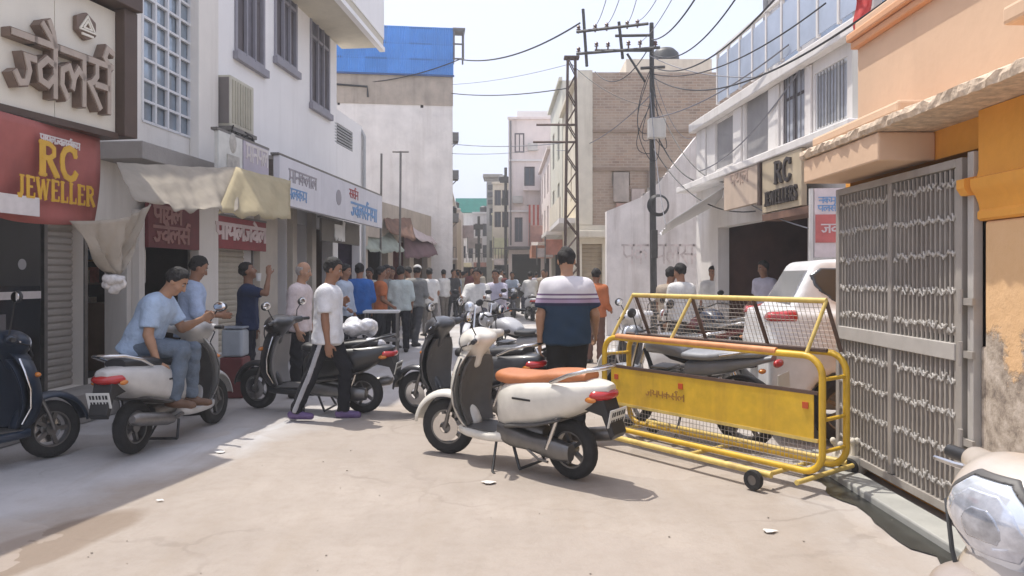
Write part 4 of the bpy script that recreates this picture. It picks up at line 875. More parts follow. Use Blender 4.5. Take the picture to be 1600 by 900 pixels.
for k, (u0, v0) in enumerate(((436, 540), (440, 480), (467, 520), (500, 500))):   # counters and goods inside
    x_, z_ = Bb.at(u0, v0); b = MB(); b.box(x_ - .22, x_ + .22, .35, .75, .30, z_); b.build('counter', mat('counter_%d' % k, [(.35, .27, .18), (.22, .13, .09), (.30, .24, .20), (.18, .13, .12)][k], .6, var=.2, scale=4), wr, bevel=.01)
shelves(wr, o3[0] - .05, o4[1] + .05, .35, 2.4, 1.3, 5, 7)
# balcony above
bx0 = Bb.x(440); b = MB(); zbk = Bb.z(524, 67); b.box(bx0, Bb.L + .35, -.98, -.003, zbk, zbk + .18); bk = b.build('balcony_slab', mat('balcony_soffit', (.58, .53, .42), .85, var=.06, streak=.2), wr)
b = MB(); b.box(bx0, Bb.L + .35, -1.02, -.90, zbk - .10, zbk - .003); b.build('edge_beam', WHITE, bk); b = MB(); b.box(bx0, Bb.L + .35, -1.0, -.90, zbk + .185, zbk + 1.1); b.build('parapet', WHITE, bk); b = MB(); b.box(Bb.L + .22, Bb.L + .349, -.897, -.003, zbk + .185, zbk + 1.1); b.build('parapet', WHITE, bk)
# lower annex with vent
Bc = Fr((LX(16.605), 16.605), (LX(18.6), 18.6)); ar = Bc.root('annex_building', 'low white annex with louvred vent beside the white building', 'building')
vt = Bc.box4(523, 551, 189, 222); o6 = (Bc.x(528), Bc.x(562), .3, 2.45)
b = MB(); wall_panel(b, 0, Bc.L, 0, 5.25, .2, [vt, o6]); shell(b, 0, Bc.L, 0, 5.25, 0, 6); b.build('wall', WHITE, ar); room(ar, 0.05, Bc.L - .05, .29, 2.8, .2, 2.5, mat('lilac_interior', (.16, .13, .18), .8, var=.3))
b = MB(); b.box(vt[0], vt[1], .06, .09, vt[2], vt[3]); vv = b.build('vent', mat('vent_grey', (.36, .36, .36), .6), ar)
for k in range(7): q = MB(); zz = vt[2] + (vt[3] - vt[2]) * (k + .5) / 7; q.box(vt[0], vt[1], .0, .055, zz - .02, zz + .012); q.build('louvre', mat('vent_grey', (.4, .4, .4)), vv)
b = MB(); b.tube([(Bc.L - .05, -.06, .3), (Bc.L - .05, -.06, 5.0), (Bc.L - .05, .05, 5.2)], .045, 8); b.build('drain_pipe', mat('pipe_grey', (.42, .42, .42), .5), ar, 50)
# signs of these shops
D = Fr((LX(9) + 1.0, 9), (LX(18) + 1.0, 18))
def board(fr, u0, u1, va, vb, m, name, label, th=.06, off=0.0, cat='sign'):
    rt = empty(name, (fr.p0.x + fr.n.x * off, fr.p0.y + fr.n.y * off, 0), fr.rz); tag(rt, label, cat); x0, za = fr.at(u0, va, off); x1, _ = fr.at(u1, va, off); _, zb = fr.at(u0, vb, off)
    b = MB(); b.box(x0, x1, 0, th, zb, za); b.build('panel', m, rt, bevel=.006); b = MB(); q = .03
    b.box(x0 - q, x1 + q, .006, th + .03, za + .002, za + .035); b.build('edge_trim', STE, rt); return rt, x0, x1, zb, za
BLUEP = mat('blue_print', (.16, .30, .52), .6, var=.1, scale=9); REDP = mat('red_print', (.36, .05, .05), .6, var=.1, scale=9); GRYPR = mat('grey_print', (.30, .28, .30), .6)
rt, x0, x1, zb, za = board(D, 437, 597, 242, 318, mat('fascia_white', (.62, .61, .64), .55, var=.05, streak=.25), 'shop_fascia', 'long whitish shop fascia with blue Hindi lettering over the left shops', .10)
hh = za - zb; dv_word(['m', 'aa', 'n', 'k', 'l', 'aa', 'l'], x0 + .35, zb + hh * .52, hh * .26, .028, .006, -.002, GRYPR, rt, sx=1.3)
dv_word(['jh', 'v', 'l', 'rs', 'n', 'y', 'aa'], x0 + (x1 - x0) * .60, zb + hh * .14, hh * .36, .045, .008, -.002, BLUEP, rt, sx=1.45)
dv_word(['p', 'l', 'k', 'm'], x0 + .3, zb + hh * .16, hh * .22, .022, .006, -.002, BLUEP, rt, sx=1.5); dv_word(['s', 'rs', 'n'], x0 + (x1 - x0) * .58, zb + hh * .62, hh * .22, .02, .006, -.002, REDP, rt, sx=1.5)
b = MB(); b.lathe([(.001, -.008), (hh * .2, -.008), (hh * .2, .0)], (x0 + (x1 - x0) * .47, 0, zb + hh * .52), 'Y', 18); b.build('round_logo', GRYPR, rt)
b = MB(); b.box(x0, x1, .104, .95, za - .06, za - .003); b.build('canopy_slab', CONC, rt)
rt, x0, x1, zb, za = board(D, 381, 420, 219, 282, mat('lilac_sign', (.44, .40, .46), .55, var=.08), 'shop_sign', 'lilac grey sign board above the yellowish tarpaulin end', .06)
dv_word(['m', 'aa', 'n', 'p', 'l'], x0 + .06, zb + .28, .22, .035, .006, -.002, BWH, rt, sx=(x1 - x0 - .1) / (.22 * (.78 + .34 + .70 + .74 + .92)))
rt, x0, x1, zb, za = board(D, 342, 379, 203, 266, mat('poster_pale', (.60, .60, .56), .55, var=.12, scale=6), 'shop_sign', 'pale sign board with faded portrait under the air conditioner', .06)
b = MB(); b.sphere(((x0 + x1) / 2 + .05, -.001, zb + .40), (.10, .012, .13), 14, 10); b.box((x0 + x1) / 2 - .12, (x0 + x1) / 2 + .22, -.01, -.002, zb + .03, zb + .24); b.build('portrait_print', mat('portrait_faded', (.40, .38, .34), .6, var=.3, scale=12), rt)
E = Fr((LX(7) + .14, 7), (LX(19) + .14, 19)); CRI = mat('crimson_sign', (.26, .035, .04), .55, var=.18, scale=5); PINKW = mat('pinkish_white', (.66, .54, .52), .6)
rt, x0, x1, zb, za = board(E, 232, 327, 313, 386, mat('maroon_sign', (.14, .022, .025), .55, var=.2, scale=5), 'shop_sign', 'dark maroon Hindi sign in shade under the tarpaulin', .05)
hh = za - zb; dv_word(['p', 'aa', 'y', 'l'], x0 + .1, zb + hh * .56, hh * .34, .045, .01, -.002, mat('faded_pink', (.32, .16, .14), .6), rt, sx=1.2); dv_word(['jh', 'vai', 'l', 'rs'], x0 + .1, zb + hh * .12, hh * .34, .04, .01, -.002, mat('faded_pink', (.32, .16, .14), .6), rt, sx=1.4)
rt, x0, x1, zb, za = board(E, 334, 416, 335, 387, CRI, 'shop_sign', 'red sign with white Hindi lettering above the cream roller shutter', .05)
hh = za - zb; tw = (.74 + .34 + .78 + .92 + .85 + .68 + .92); dv_word(['p', 'aa', 'y', 'l', 'j', 've', 'l'], x0 + .06, zb + hh * .30, hh * .46, .055, .01, -.002, PINKW, rt, sx=(x1 - x0 - .1) / (hh * .46 * tw))
rt, x0, x1, zb, za = board(E, 503, 562, 340, 376, mat('dark_olive_sign', (.10, .085, .065), .55, var=.12), 'shop_sign', 'dark board with thick white Hindi letters under the long fascia', .05, .5)
hh = za - zb; dv_word(['l', 'rs'], x0 + (x1 - x0) * .30, zb + hh * .14, hh * .58, .10, .02, -.002, mat('white_letters', (.68, .67, .63), .5), rt, sx=1.25)
# air conditioner with cable tangle
t, z_ = Bb.at(336, 190, .0); acr = tag(empty('air_conditioner', (Bb.p0.x + Bb.d.x * .03, Bb.p0.y + Bb.d.y * .03, Bb.z(345, 190, .3)), Bb.rz), 'cream air conditioner unit on the white wall above the signs', 'air conditioner')
ACM = mat('aircon_cream', (.50, .47, .38), .55, var=.08, streak=.3); b = MB(); b.box(0, .80, -.30, -.02, 0, .76); b.build('casing', ACM, acr, bevel=.02)
b = MB(); b.box(-.012, -.002, -.28, -.04, .04, .72); b.build('side_grille', mat('aircon_grille', (.16, .14, .13), .7), acr)
for k in range(8): b = MB(); b.box(.06 + k * .085, .105 + k * .085, -.312, -.302, .06, .70); b.build('fin', mat('aircon_fin', (.42, .39, .30), .6), acr)
b = MB(); b.box(-.03, .84, -.33, 0.0, -.06, -.003); b.build('bracket', STE, acr)
b = MB(); rn = random.Random(3)
for k in range(9):
    p0 = Vector((rn.uniform(.1, 1.1), rn.uniform(-.35, -.05), rn.uniform(-.22, -.10))); pts = [p0]
    for j in range(7): pts.append(pts[-1] + Vector((rn.uniform(-.22, .22), rn.uniform(-.1, .1), rn.uniform(-.06, .06))))
    b.tube(pts, .012, 5)
o = b.build('cable_tangle', BLK, None); o.location = acr.location; o.rotation_euler = acr.rotation_euler; tag(o, 'black tangle of cables below the cream air conditioner', 'cable')
# ---- row of small shops further on
TIN = mat('rusty_brown_sheet', (.17, .09, .06), .8, var=.35, scale=2.5, streak=.5)
K = Fr((-3.75, 18.7), (-2.75, 25.0)); kr = K.root('shop_row', 'low dim shop row with open fronts below the blue topped building', 'building')
ops = [(.25 + k * 2.05, 1.85 + k * 2.05, .25, 2.5) for k in range(3)]; b = MB(); wall_panel(b, 0, K.L, 0, 3.5, .2, ops); shell(b, 0, K.L, 0, 3.5, 0, 5); b.build('wall', mat('tan_plaster', (.42, .36, .30), .85, var=.15, scale=1.5, streak=.5), kr)
for k, o in enumerate(ops): shelves(kr, o[0] + .05, o[1] - .05, .3, 2.4, 1.2, 4, 30 + k)
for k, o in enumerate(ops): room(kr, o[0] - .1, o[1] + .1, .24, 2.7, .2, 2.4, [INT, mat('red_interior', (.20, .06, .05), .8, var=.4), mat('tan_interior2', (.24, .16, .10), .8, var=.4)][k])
def pw(u, v, Y): return P(u, v, Y)
awning('awning', 'grey green awning with faded print beside the long fascia', [pw(566, 338, 19.6), pw(592, 338, 21.0), pw(634, 392, 20.5), pw(566, 390, 18.6)], mat('awning_green', (.30, .33, .28), .8, var=.25, scale=4), .06, 8)
awning('awning', 'rust brown sheet awning between the fascia and the maroon awning', [pw(596, 326, 20.5), pw(640, 332, 23), pw(650, 376, 21.5), pw(604, 360, 19.8)], TIN, .03, 9)
awning('awning', 'maroon awning sloping down over the crowd on the left', [pw(628, 362, 22.0), pw(668, 362, 25), pw(684, 398, 24), pw(632, 402, 21)], mat('awning_maroon', (.13, .07, .08), .8, var=.2), .06, 10)
awning('awning', 'pale pink awning strip above the maroon awning', [pw(634, 345, 22.5), pw(690, 372, 27), pw(696, 384, 26.5), pw(640, 368, 21.5)], mat('awning_pink', (.52, .44, .44), .8, var=.15), .05, 11)
awning('awning', 'greyish far awning below the whitewashed wall corner', [pw(672, 376, 27), pw(704, 388, 33), pw(706, 406, 32), pw(676, 402, 26)], mat('awning_grey', (.36, .33, .34), .8, var=.2), .05, 12)
# poles standing before the whitewashed wall
for u, v0, v1, Y, lb in ((596, 240, 330, 19.5, 'thin bare pole in front of the whitewashed wall'), (626, 236, 345, 20.0, 'dark T-shaped pole in front of the whitewashed wall')):
    a = P(u, v0, Y); b = MB(); b.tube([(a.x - .04, Y, 0), a], .03, 6)
    if u > 610: b.tube([a + Vector((-.22, 0, -.02)), a + Vector((.22, 0, -.02))], .025, 6)
    o = b.build('roof_pole', STE, None, 50); tag(o, lb, 'pole')
# ---- whitewashed building with blue sheet top
WW = mat('whitewashed_brick', (.76, .72, .68), .9, var=.12, scale=1.6, streak=.45, dirt=(.52, .47, .42), bump=.5, bscale=9)
Q = Fr((-9.5, 24.3), (-2.03, 25.2)); qr = Q.root('whitewashed_building', 'tall whitewashed building with bright blue metal sheet top storey', 'building'); H3 = Q.z(650, 118)
b = MB(); wall_panel(b, 0, Q.L, 0, H3, .2, [(Q.x(657), Q.x(661.5), Q.z(640, 168), Q.z(640, 160)), (Q.x(527), Q.x(531), Q.z(640, 167), Q.z(640, 160))]); shell(b, 0, Q.L, 0, H3, 0, 12); b.build('wall', WW, qr)
b = MB(); b.box(0.01, Q.L + .01, -.03, -.003, H3 - 1.0, H3); b.build('render_band', mat('bare_render', (.40, .34, .28), .9, var=.2, scale=2, streak=.5), qr)
for u, v in ((659, 165), (529, 165)): x_, z_ = Q.at(u, v); b = MB(); b.box(x_ - .12, x_ + .12, .1, .19, z_ - .2, z_ + .2); b.build('vent_hole', INT, qr)
BLUE = mat('blue_sheet', (.07, .26, .66), .45, .1, var=.10, scale=1.5, streak=.25, dirt=(.10, .20, .36), rnd=.08)
zt = Q.z(690, 52) + .12; rows = 3; ch = (zt - H3) / rows; nsh = 6; xw = (Q.L + .02 - Q.x(500)) / nsh; sm = MB(); nn = 24; pr = []
for i in range(nn + 1): pr.append((i * xw / nn, -.018 if i % 2 else 0.0))
sm.grid([[Vector((x, y, 0)), Vector((x, y - .03, ch + .04))] for x, y in pr]); me = sm.mesh('blue_sheet', BLUE)
for i in range(nsh):
    for j in range(rows): o = inst('blue_sheet', me, qr, (Q.x(500) + i * xw, -.06 - .006 * (i % 2) + .03 * 0, H3 + ch * j)); o.modifiers.new('solid', 'SOLIDIFY').thickness = .004
b = MB()
for j in range(rows + 1): b.box(Q.x(500), Q.L + .05, -.10, -.07 if j else -.065, H3 + ch * j - .03, H3 + ch * j + .03)
b.build('sheet_rail', mat('dark_blue_rail', (.03, .08, .22), .5), qr); b = MB(); b.box(0.0, Q.L, 0.0, .06, H3 + .003, zt); b.box(Q.L - .06, Q.L, .065, 6, H3 + .003, zt); b.build('sheet_backing', mat('grey_sheet', (.30, .31, .33), .6), qr)
b = MB()
for dx in (0, .32):
    for dy in (0, .5): b.tube([(Q.L + .04 + dx, -.1 + dy, zt - 1.05), (Q.L + .04 + dx, -.1 + dy, zt + .02)], .03, 6)
for zz in (zt - 1.0, zt - .5, zt - .05): b.tube([(Q.L + .0, -.1, zz), (Q.L + .38, -.1, zz)], .03, 6)
b.box(Q.L + .0, Q.L + .42, -.14, .5, zt - .02, zt + .05); b.build('corner_bracket', STE, qr)
for k, (u, v) in enumerate(((708, 212), (708, 272), (709, 340))): z_ = Q.z(u, v); b = MB(); b.box(Q.L + .003, Q.L + .22, .3, .9, z_ - .12, z_ + .18); b.tube([(Q.L, .6, z_ - .3), (Q.L + .2, .6, z_ - .1)], .02, 5); b.build('wall_box', STE, qr)
b = MB(); x_, z_ = Q.at(522, 132); x2, z2 = Q.at(574, 142); b.tube([(x_ - .5, -.06, z_ + .5), (x_, -.06, z_), (x2, -.06, z_ - .05), (x2 + .02, -.06, z_ - .4)], .035, 6); b.build('drain_pipe', BLK, qr, 50)
# ------------------------------------------------------------------ far end of the street
def simple_building(name, label, p0, p1, H, D, m, wins=(), fm=None, extra=None, group=None, pane=GLS, shop=None):
    fr = Fr(p0, p1); rt = fr.root(name, label, 'building', group); ops = [w_ for w_ in wins] + ([shop] if shop else []); b = MB(); wall_panel(b, 0, fr.L, 0, H, .18, ops); shell(b, 0, fr.L, 0, H, 0, D); b.build('wall', m, rt)
    for w_ in wins: window(rt, w_, fm or WOOD, .14, 1, None, pane, .07)
    if shop: room(rt, shop[0], shop[1], shop[2] - .01, shop[3], .18, 1.6)
    b = MB(); b.box(-.06, fr.L + .06, -.14, -.003, H - .02, H + .12); b.build('cornice', m, rt, bevel=.01); return fr, rt
def grid_wins(L, z, n, w_, h_, m0=.4): g = (L - 2 * m0) / n; return [(m0 + g * k + (g - w_) / 2, m0 + g * k + (g + w_) / 2, zz, zz + h_) for zz in z for k in range(n)]
PINK = mat('pinkish_plaster', (.74, .65, .60), .85, var=.08, scale=1.2, streak=.45, dirt=(.36, .29, .25)); PALE = mat('pale_plaster', (.74, .71, .68), .85, var=.08, scale=1, streak=.45, dirt=(.40, .36, .33)); SAGE = mat('sage_plaster', (.64, .63, .54), .85, var=.08, streak=.4, dirt=(.36, .34, .27)); TANP = mat('tan_far_plaster', (.46, .39, .32), .85, var=.12, streak=.5)
CRM0 = mat('cream_far', (.68, .63, .52), .85, var=.1, streak=.4, dirt=(.4, .34, .26))
fr, rt = simple_building('terrace_house', 'narrow greyish house row left of the far crowd', (-3.3, 37.6), (-4.35, 58), 6.2, 6, PALE, grid_wins(20, (3.6,), 8, .9, 1.3), shop=(1, 19, .2, 2.6))
fr, rt = simple_building('far_house', 'far pale house with bright green roof sheet at the street end', (-7.0, 63), (-1.55, 63), 6.7, 8, PALE, grid_wins(5.4, (1.0, 3.9), 4, .6, 1.4))
b = MB(); b.box(2.2, fr.L + .05, -.35, 3, 6.85, 8.05); b.build('green_roof_sheet', mat('green_sheet', (.05, .30, .24), .6, var=.15), rt)
b = MB(); b.box(2.6, 3.2, -.1, -.004, 3.2, 5.2); b.build('hoarding', mat('hoarding_pink', (.40, .30, .30), .6, var=.4, scale=2), rt)
fr, rt = simple_building('far_house', 'narrow grey far house with flat projecting roof beside the green roof', (-1.9, 55), (-.15, 55), 8.6, 6, mat('grey_far', (.40, .39, .38), .85, var=.15, streak=.4), grid_wins(1.75, (2.8, 5.2), 2, .55, 1.3, .1))
b = MB(); b.box(-.25, 1.2, -.8, 2, 8.75, 8.95); b.build('roof_slab', CONC, rt)
for k in range(3): b = MB(); b.box(.1, 1.0, -.45, -.004, 7.9 - k * .55, 8.2 - k * .55); b.build('balcony_box', mat('dark_balcony', (.10, .10, .10), .7), rt)
fr, rt = simple_building('far_house', 'yellowish signboard fronted far house in the middle of the street end', (-1.35, 50), (-.2, 50), 5.6, 5, mat('yellow_far', (.56, .54, .38), .8, var=.15, scale=2), [(.2, .9, 3.6, 4.8)], shop=(.15, 1.0, .2, 2.4))
fr, rt = simple_building('pink_house', 'tall pale pink flat fronted house on the right of the far street', (-.2, 42), (2.9, 42), 10.4, 8, PINK, [(.9, 1.5, 6.6, 7.7), (.35, .8, 3.4, 4.8), (1.9, 2.5, 3.3, 4.9)], shop=(.2, 2.9, .2, 2.7))
b = MB(); b.box(.5, 3.0, .6, 5, 10.5, 11.0); b.build('roof_block', PALE, rt); b = MB(); b.box(.85, 1.75, -.35, -.003, 6.3, 6.4); b.build('window_ledge', PINK, rt); b = MB(); b.box(-.2, 2.9, -1.0, -.004, 2.95, 3.1); b.build('canopy', mat('dark_canopy', (.11, .10, .10), .8), rt)
for k, (x_, z_) in enumerate(((.25, 5.6), (2.0, 5.9), (1.1, 8.6), (2.2, 8.3))): b = MB(); b.box(x_, x_ + .55, -.28, -.004, z_, z_ + .4); b.build('wall_unit', mat('wall_unit', (.5, .48, .44), .7, var=.2), rt)
for x_ in (.12, 2.65): b = MB(); b.tube([(x_, -.06, 3.2), (x_, -.06, 10.3)], .05, 6); b.build('drain_pipe', STE, rt)
for z_ in (5.1, 8.0): b = MB(); b.box(-.02, 2.95, -.10, -.004, z_, z_ + .1); b.build('floor_band', PALE, rt)
window(rt, (.35, .9, 8.5, 9.6), WOOD, .03, 1, None, GLS, .07); window(rt, (1.9, 2.5, 6.5, 7.6), WOOD, .03, 1, None, GLS, .07)
FH = [('far_house', 'cream far house with small balcony right of the grey tower house', (-1.25, 47.5), (-.1, 47.5), 7.4, CRM0, 2), ('far_house', 'pale far house with dark windows left of the grey tower house', (-3.1, 58.5), (-1.75, 58.5), 6.4, PALE, 2), ('far_house', 'rose far house at the left bend of the street', (-5.0, 53), (-3.75, 53), 6.2, PINK, 2), ('far_house', 'tan far house half hidden at the left bend', (-4.6, 46), (-3.45, 46), 5.2, TANP, 1), ('far_house', 'low whitish far house under the green roof', (-4.4, 60.5), (-3.0, 60.5), 4.6, PALE, 2)]
for nm, lb, a_, c_, h_, m_, nw in FH:
    L_ = c_[0] - a_[0]; fr2, r2 = simple_building(nm, lb, a_, c_, h_, 4, m_, grid_wins(L_, [z_ for z_ in (2.9, 4.6, 6.0) if z_ + 1.2 < h_], nw, .42, 1.0, .08), shop=(.1, L_ - .1, .15, 2.2))
    b = MB(); b.box(-.05, L_ + .05, -.55, -.004, 2.45, 2.56); q_ = b.build('balcony_slab', PALE, r2)
    for k in range(7): b = MB(); x_ = L_ * k / 6; b.tube([(x_, -.5, 2.56), (x_, -.5, 3.2)], .02, 4); b.build('baluster', STE, q_)
    b = MB(); b.box(0, L_, -.53, -.47, 3.2, 3.25); b.build('handrail', STE, q_); b = MB(); b.box(.1, L_ * .8, -.75, -.58, 2.15, 2.5); b.build('name_board', mat('far_board_%d' % int(a_[1]), [(.5, .45, .3), (.25, .35, .5), (.5, .25, .2), (.55, .5, .48)][int(a_[1]) % 4], .6, var=.3, scale=3), r2)
    b = MB(); b.lathe([(.0, .0), (.32, .0), (.35, .5), (.2, .62), (.0, .65)], (L_ * .6, 1.5, h_ + .12), 'Z', 12); b.build('roof_tank', BLK, r2, 50)
# red and white striped cloth hung on it
q = Fr((-.2, 41.0), (2.9, 41.0)); rt = q.root('striped_cloth', 'red and white striped cloth hanging on the pink house balcony', 'cloth'); xa, xb = q.x(826), q.x(852); za, zb = q.z(826, 320), q.z(826, 384)
for k in range(8): b = MB(); w_ = (xb - xa) / 8; b.box(xa + w_ * k, xa + w_ * (k + 1) - .004, .02 * (k % 2), .03 + .02 * (k % 2), zb + .05 * (k % 3), za); b.build('stripe', mat('cloth_red', (.42, .08, .06), .8) if k % 2 == 0 else mat('cloth_offwhite', (.60, .52, .48), .8), rt)
b = MB(); b.box(xa - .1, xb + .1, .04, .10, za - .05, za); b.build('rod', STE, rt)
fr, rt = simple_building('street_house', 'pale two storey house behind the lattice pole on the right', (1.62, 41.6), (1.72, 33.2), 7.2, 6, PINK, grid_wins(8.4, (3.5, 5.4), 3, .9, 1.3), shop=(.6, 7.8, .2, 2.5))
b = MB(); b.box(0, 8.4, -.55, -.003, 2.9, 3.02); b.build('balcony_slab', PALE, rt); b = MB(); b.box(0, 8.4, -.55, -.48, 3.025, 3.7); b.build('balcony_parapet', PINK, rt)
fr, rt = simple_building('street_house', 'sage and cream narrow house just beyond the brick building', (1.73, 33.0), (1.86, 27.2), 8.7, 6, SAGE, grid_wins(5.8, (3.6, 6.0), 2, .9, 1.5), shop=(.5, 5.3, .2, 2.6))
b = MB(); b.box(0, 5.8, -.6, -.003, 3.0, 3.12); b.build('balcony_slab', PALE, rt); b = MB(); b.box(.2, 2.2, -.95, -.004, 2.25, 2.75); b.build('shop_board', mat('orange_board', (.46, .20, .12), .6, var=.3, scale=3), rt)
# small projecting sign boards and boxes down the far right
for k, (u, v0, v1, Y, w_, c) in enumerate(((838, 352, 378, 30, .5, (.44, .25, .22)), (852, 388, 402, 28, .6, (.52, .45, .43)), (866, 374, 398, 26.5, .6, (.48, .20, .14)), (783, 372, 398, 47, .9, (.52, .54, .36)), (742, 372, 388, 52, 1.0, (.42, .36, .36)), (728, 352, 372, 56, 1.2, (.38, .30, .30)))):
    a = P(u, v0, Y); b2 = P(u, v1, Y); rt = tag(empty('projecting_sign', (a.x, Y, 0)), ['small pink sign sticking out above the far right shops', 'pale sign strip low on the far right shop fronts', 'orange red sign close behind the lattice pole', 'yellow green sign low on the yellowish far house', 'greyish pink sign over the far crowd', 'dull rose sign high at the left far end'][k], 'sign')
    b = MB(); b.box(-w_ / 2, w_ / 2, 0, .08, b2.z, a.z); b.build('panel', mat('sign_col_%d' % k, c, .6, var=.25, scale=3), rt, bevel=.01); b = MB(); b.tube([(-w_ / 2 - .02, .04, b2.z - .3), (-w_ / 2 - .02, .04, a.z + .1)], .025, 6); b.build('bracket', STE, rt)
# ------------------------------------------------------------------ brick building
def brick_mat():
    m = bpy.data.materials.new('bare_brick'); m.use_nodes = True; t = m.node_tree; N = t.nodes; L = t.links; b = N['Principled BSDF']; b.inputs['Roughness'].default_value = .92
    g = N.new('ShaderNodeNewGeometry'); sx = N.new('ShaderNodeSeparateXYZ'); L.new(g.outputs['Position'], sx.inputs[0]); cb = N.new('ShaderNodeCombineXYZ'); L.new(sx.outputs[0], cb.inputs[0]); L.new(sx.outputs[2], cb.inputs[1])
    br = N.new('ShaderNodeTexBrick'); L.new(cb.outputs[0], br.inputs['Vector']); br.inputs['Scale'].default_value = 1; br.inputs['Brick Width'].default_value = .23; br.inputs['Row Height'].default_value = .082; br.inputs['Mortar Size'].default_value = .010; br.inputs['Color1'].default_value = (.42, .29, .205, 1); br.inputs['Color2'].default_value = (.27, .19, .14, 1); br.inputs['Mortar'].default_value = (.44, .36, .28, 1)
    n = N.new('ShaderNodeTexNoise'); n.inputs['Scale'].default_value = .8; n.inputs['Detail'].default_value = 9; n.inputs['Roughness'].default_value = .75; L.new(g.outputs['Position'], n.inputs['Vector']); r = N.new('ShaderNodeMapRange'); r.inputs[1].default_value = .38; r.inputs[2].default_value = .62; r.inputs[4].default_value = .9; L.new(n.outputs['Fac'], r.inputs[0])
    mx_ = N.new('ShaderNodeMix'); mx_.data_type = 'RGBA'; L.new(r.outputs[0], mx_.inputs['Factor']); L.new(br.outputs['Color'], mx_.inputs['A']); mx_.inputs['B'].default_value = (.46, .37, .29, 1); L.new(mx_.outputs['Result'], b.inputs['Base Color'])
    bp = N.new('ShaderNodeBump'); bp.inputs['Strength'].default_value = .5; bp.inputs['Distance'].default_value = .03; L.new(br.outputs['Fac'], bp.inputs['Height']); bp.invert = True; L.new(bp.outputs[0], b.inputs['Normal']); return m
BRK = brick_mat(); CRM = mat('cream_trim', (.70, .64, .52), .85, var=.08, streak=.4, dirt=(.36, .30, .22))
V = Fr((2.0, 22), (7.6, 22)); vr = V.root('brick_building', 'bare brick building with cream corner and plastered shop at its foot', 'building'); HB = V.z(905, 113)
osh = (V.x(909), V.x(941), 0.02, V.z(909, 381)); ob = (V.x(956), V.x(984), V.z(956, 290), V.z(956, 268)); ob2 = (V.x(1000), V.x(1020), V.z(956, 300), V.z(956, 262))
zc = V.z(905, 352); b = MB(); wall_panel(b, 0, V.L, zc, HB, .2, [ob]); shell(b, 0, V.L, zc, HB, 0, 5); b.build('wall', BRK, vr)
b = MB(); wall_panel(b, 0, V.L, 0, zc, .25, [osh], Matrix.Translation((0, -.05, 0))); shell(b, 0, V.L, 0, zc - .003, -.05, 5); b.build('shop_wall', CRM, vr); shutter(vr, osh, mat('tan_shutter', (.36, .29, .20), .6, var=.1, streak=.4), .12, .12)
b = MB(); b.box(-.12, 1.6, -.6, -.055, V.z(905, 372), V.z(905, 362)); b.build('ledge', CRM, vr, bevel=.02); b = MB(); b.box(-.05, .40, -.06, -.003, zc + .01, HB + .05); b.build('corner_pier', CRM, vr)
for k, (v0, v1) in enumerate(((203, 207), (262, 267))): b = MB(); b.box(.41, V.L, -.05, -.004, V.z(905, v1), V.z(905, v0)); b.build('band', mat('brick_band', (.30, .22, .16), .9, var=.2), vr)
window(vr, ob, CRM, .16, 1, None, INT, .06)
for k, (u0, u1, v0, v1, c) in enumerate(((958, 982, 270, 316, (.42, .36, .31)), (986, 1006, 296, 330, (.46, .38, .34)), (962, 975, 318, 345, (.40, .25, .20)), (1012, 1028, 268, 340, (.28, .22, .18)))):
    b = MB(); b.box(V.x(u0), V.x(u1), -.12 - .02 * k, -.004, V.z(u0, v1), V.z(u0, v0)); b.build('patched_panel', mat('patch_%d' % k, c, .9, var=.25, scale=2, streak=.4), vr, bevel=.01)
b = MB(); b.box(1.6, 4.3, 1.2, 4.5, HB + .003, HB + .75); b.build('roof_room', CRM, vr); b = MB(); b.lathe([(.0, .0), (.45, .0), (.5, .3), (.45, .7), (.3, .85), (.0, .9)], (3.2, 3, HB + .75), 'Z', 16); b.build('water_tank', BLK, vr, 60)
# street side of it: cream front seen edge-on
fr, rt = simple_building('cream_house', 'cream street front joined to the side of the brick building', (1.88, 27.1), (1.94, 22.3), HB - .25, .04, CRM, grid_wins(4.8, (3.9, 5.9), 2, .8, 1.2), shop=None)
b = MB(); b.box(0.1, 4.6, -.5, -.003, 3.1, 3.25); b.build('balcony_slab', PALE, rt); b = MB(); b.box(.1, 4.6, -.5, -.44, 3.26, 3.9); b.build('balcony_parapet', CRM, rt)
# plaster wall with sloping top behind the electric pole
PW = mat('white_plaster_wall', (.70, .655, .63), .9, var=.16, scale=1.6, streak=.95, dirt=(.44, .385, .35)); T = Fr((2.0, 18.3), (5.0, 18.3)); tr = T.root('boundary_wall', 'whitish plaster wall with sloping top and faded painted adverts', 'wall')
poly = [(T.x(948), 0), (T.x(1120), 0), (T.x(1120), T.z(900, 190)), (T.x(1089), T.z(900, 212)), (T.x(1062), T.z(900, 246)), (T.x(1030), T.z(900, 285)), (T.x(1002), T.z(900, 308)), (T.x(948), T.z(900, 330))]
b = MB(); b.prism(poly, .3); b.build('wall', PW, tr)
FADE = mat('faded_paint', (.58, .51, .49), .9, var=.3, scale=6)
dv_word(['p', 'k', 'aa', 'y', 'l', 's', 'n'], T.x(972), T.z(900, 412), .46, .05, .006, -.002, FADE, tr, sx=.85, name='faded_letter')
for k in range(26):
    x_ = T.x(1005) + (T.x(1115) - T.x(1005)) * k / 26 ; b = MB(); zz = T.z(900, 308) + (T.z(900, 200) - T.z(900, 308)) * k / 26; rn = random.Random(k); b.box(x_, x_ + .11, .02, .26, zz - .12, zz + rn.uniform(.02, .12)); b.build('coping_stone', mat('grey_stone', (.22, .20, .18), .9, var=.3, scale=4), tr, bevel=.01)
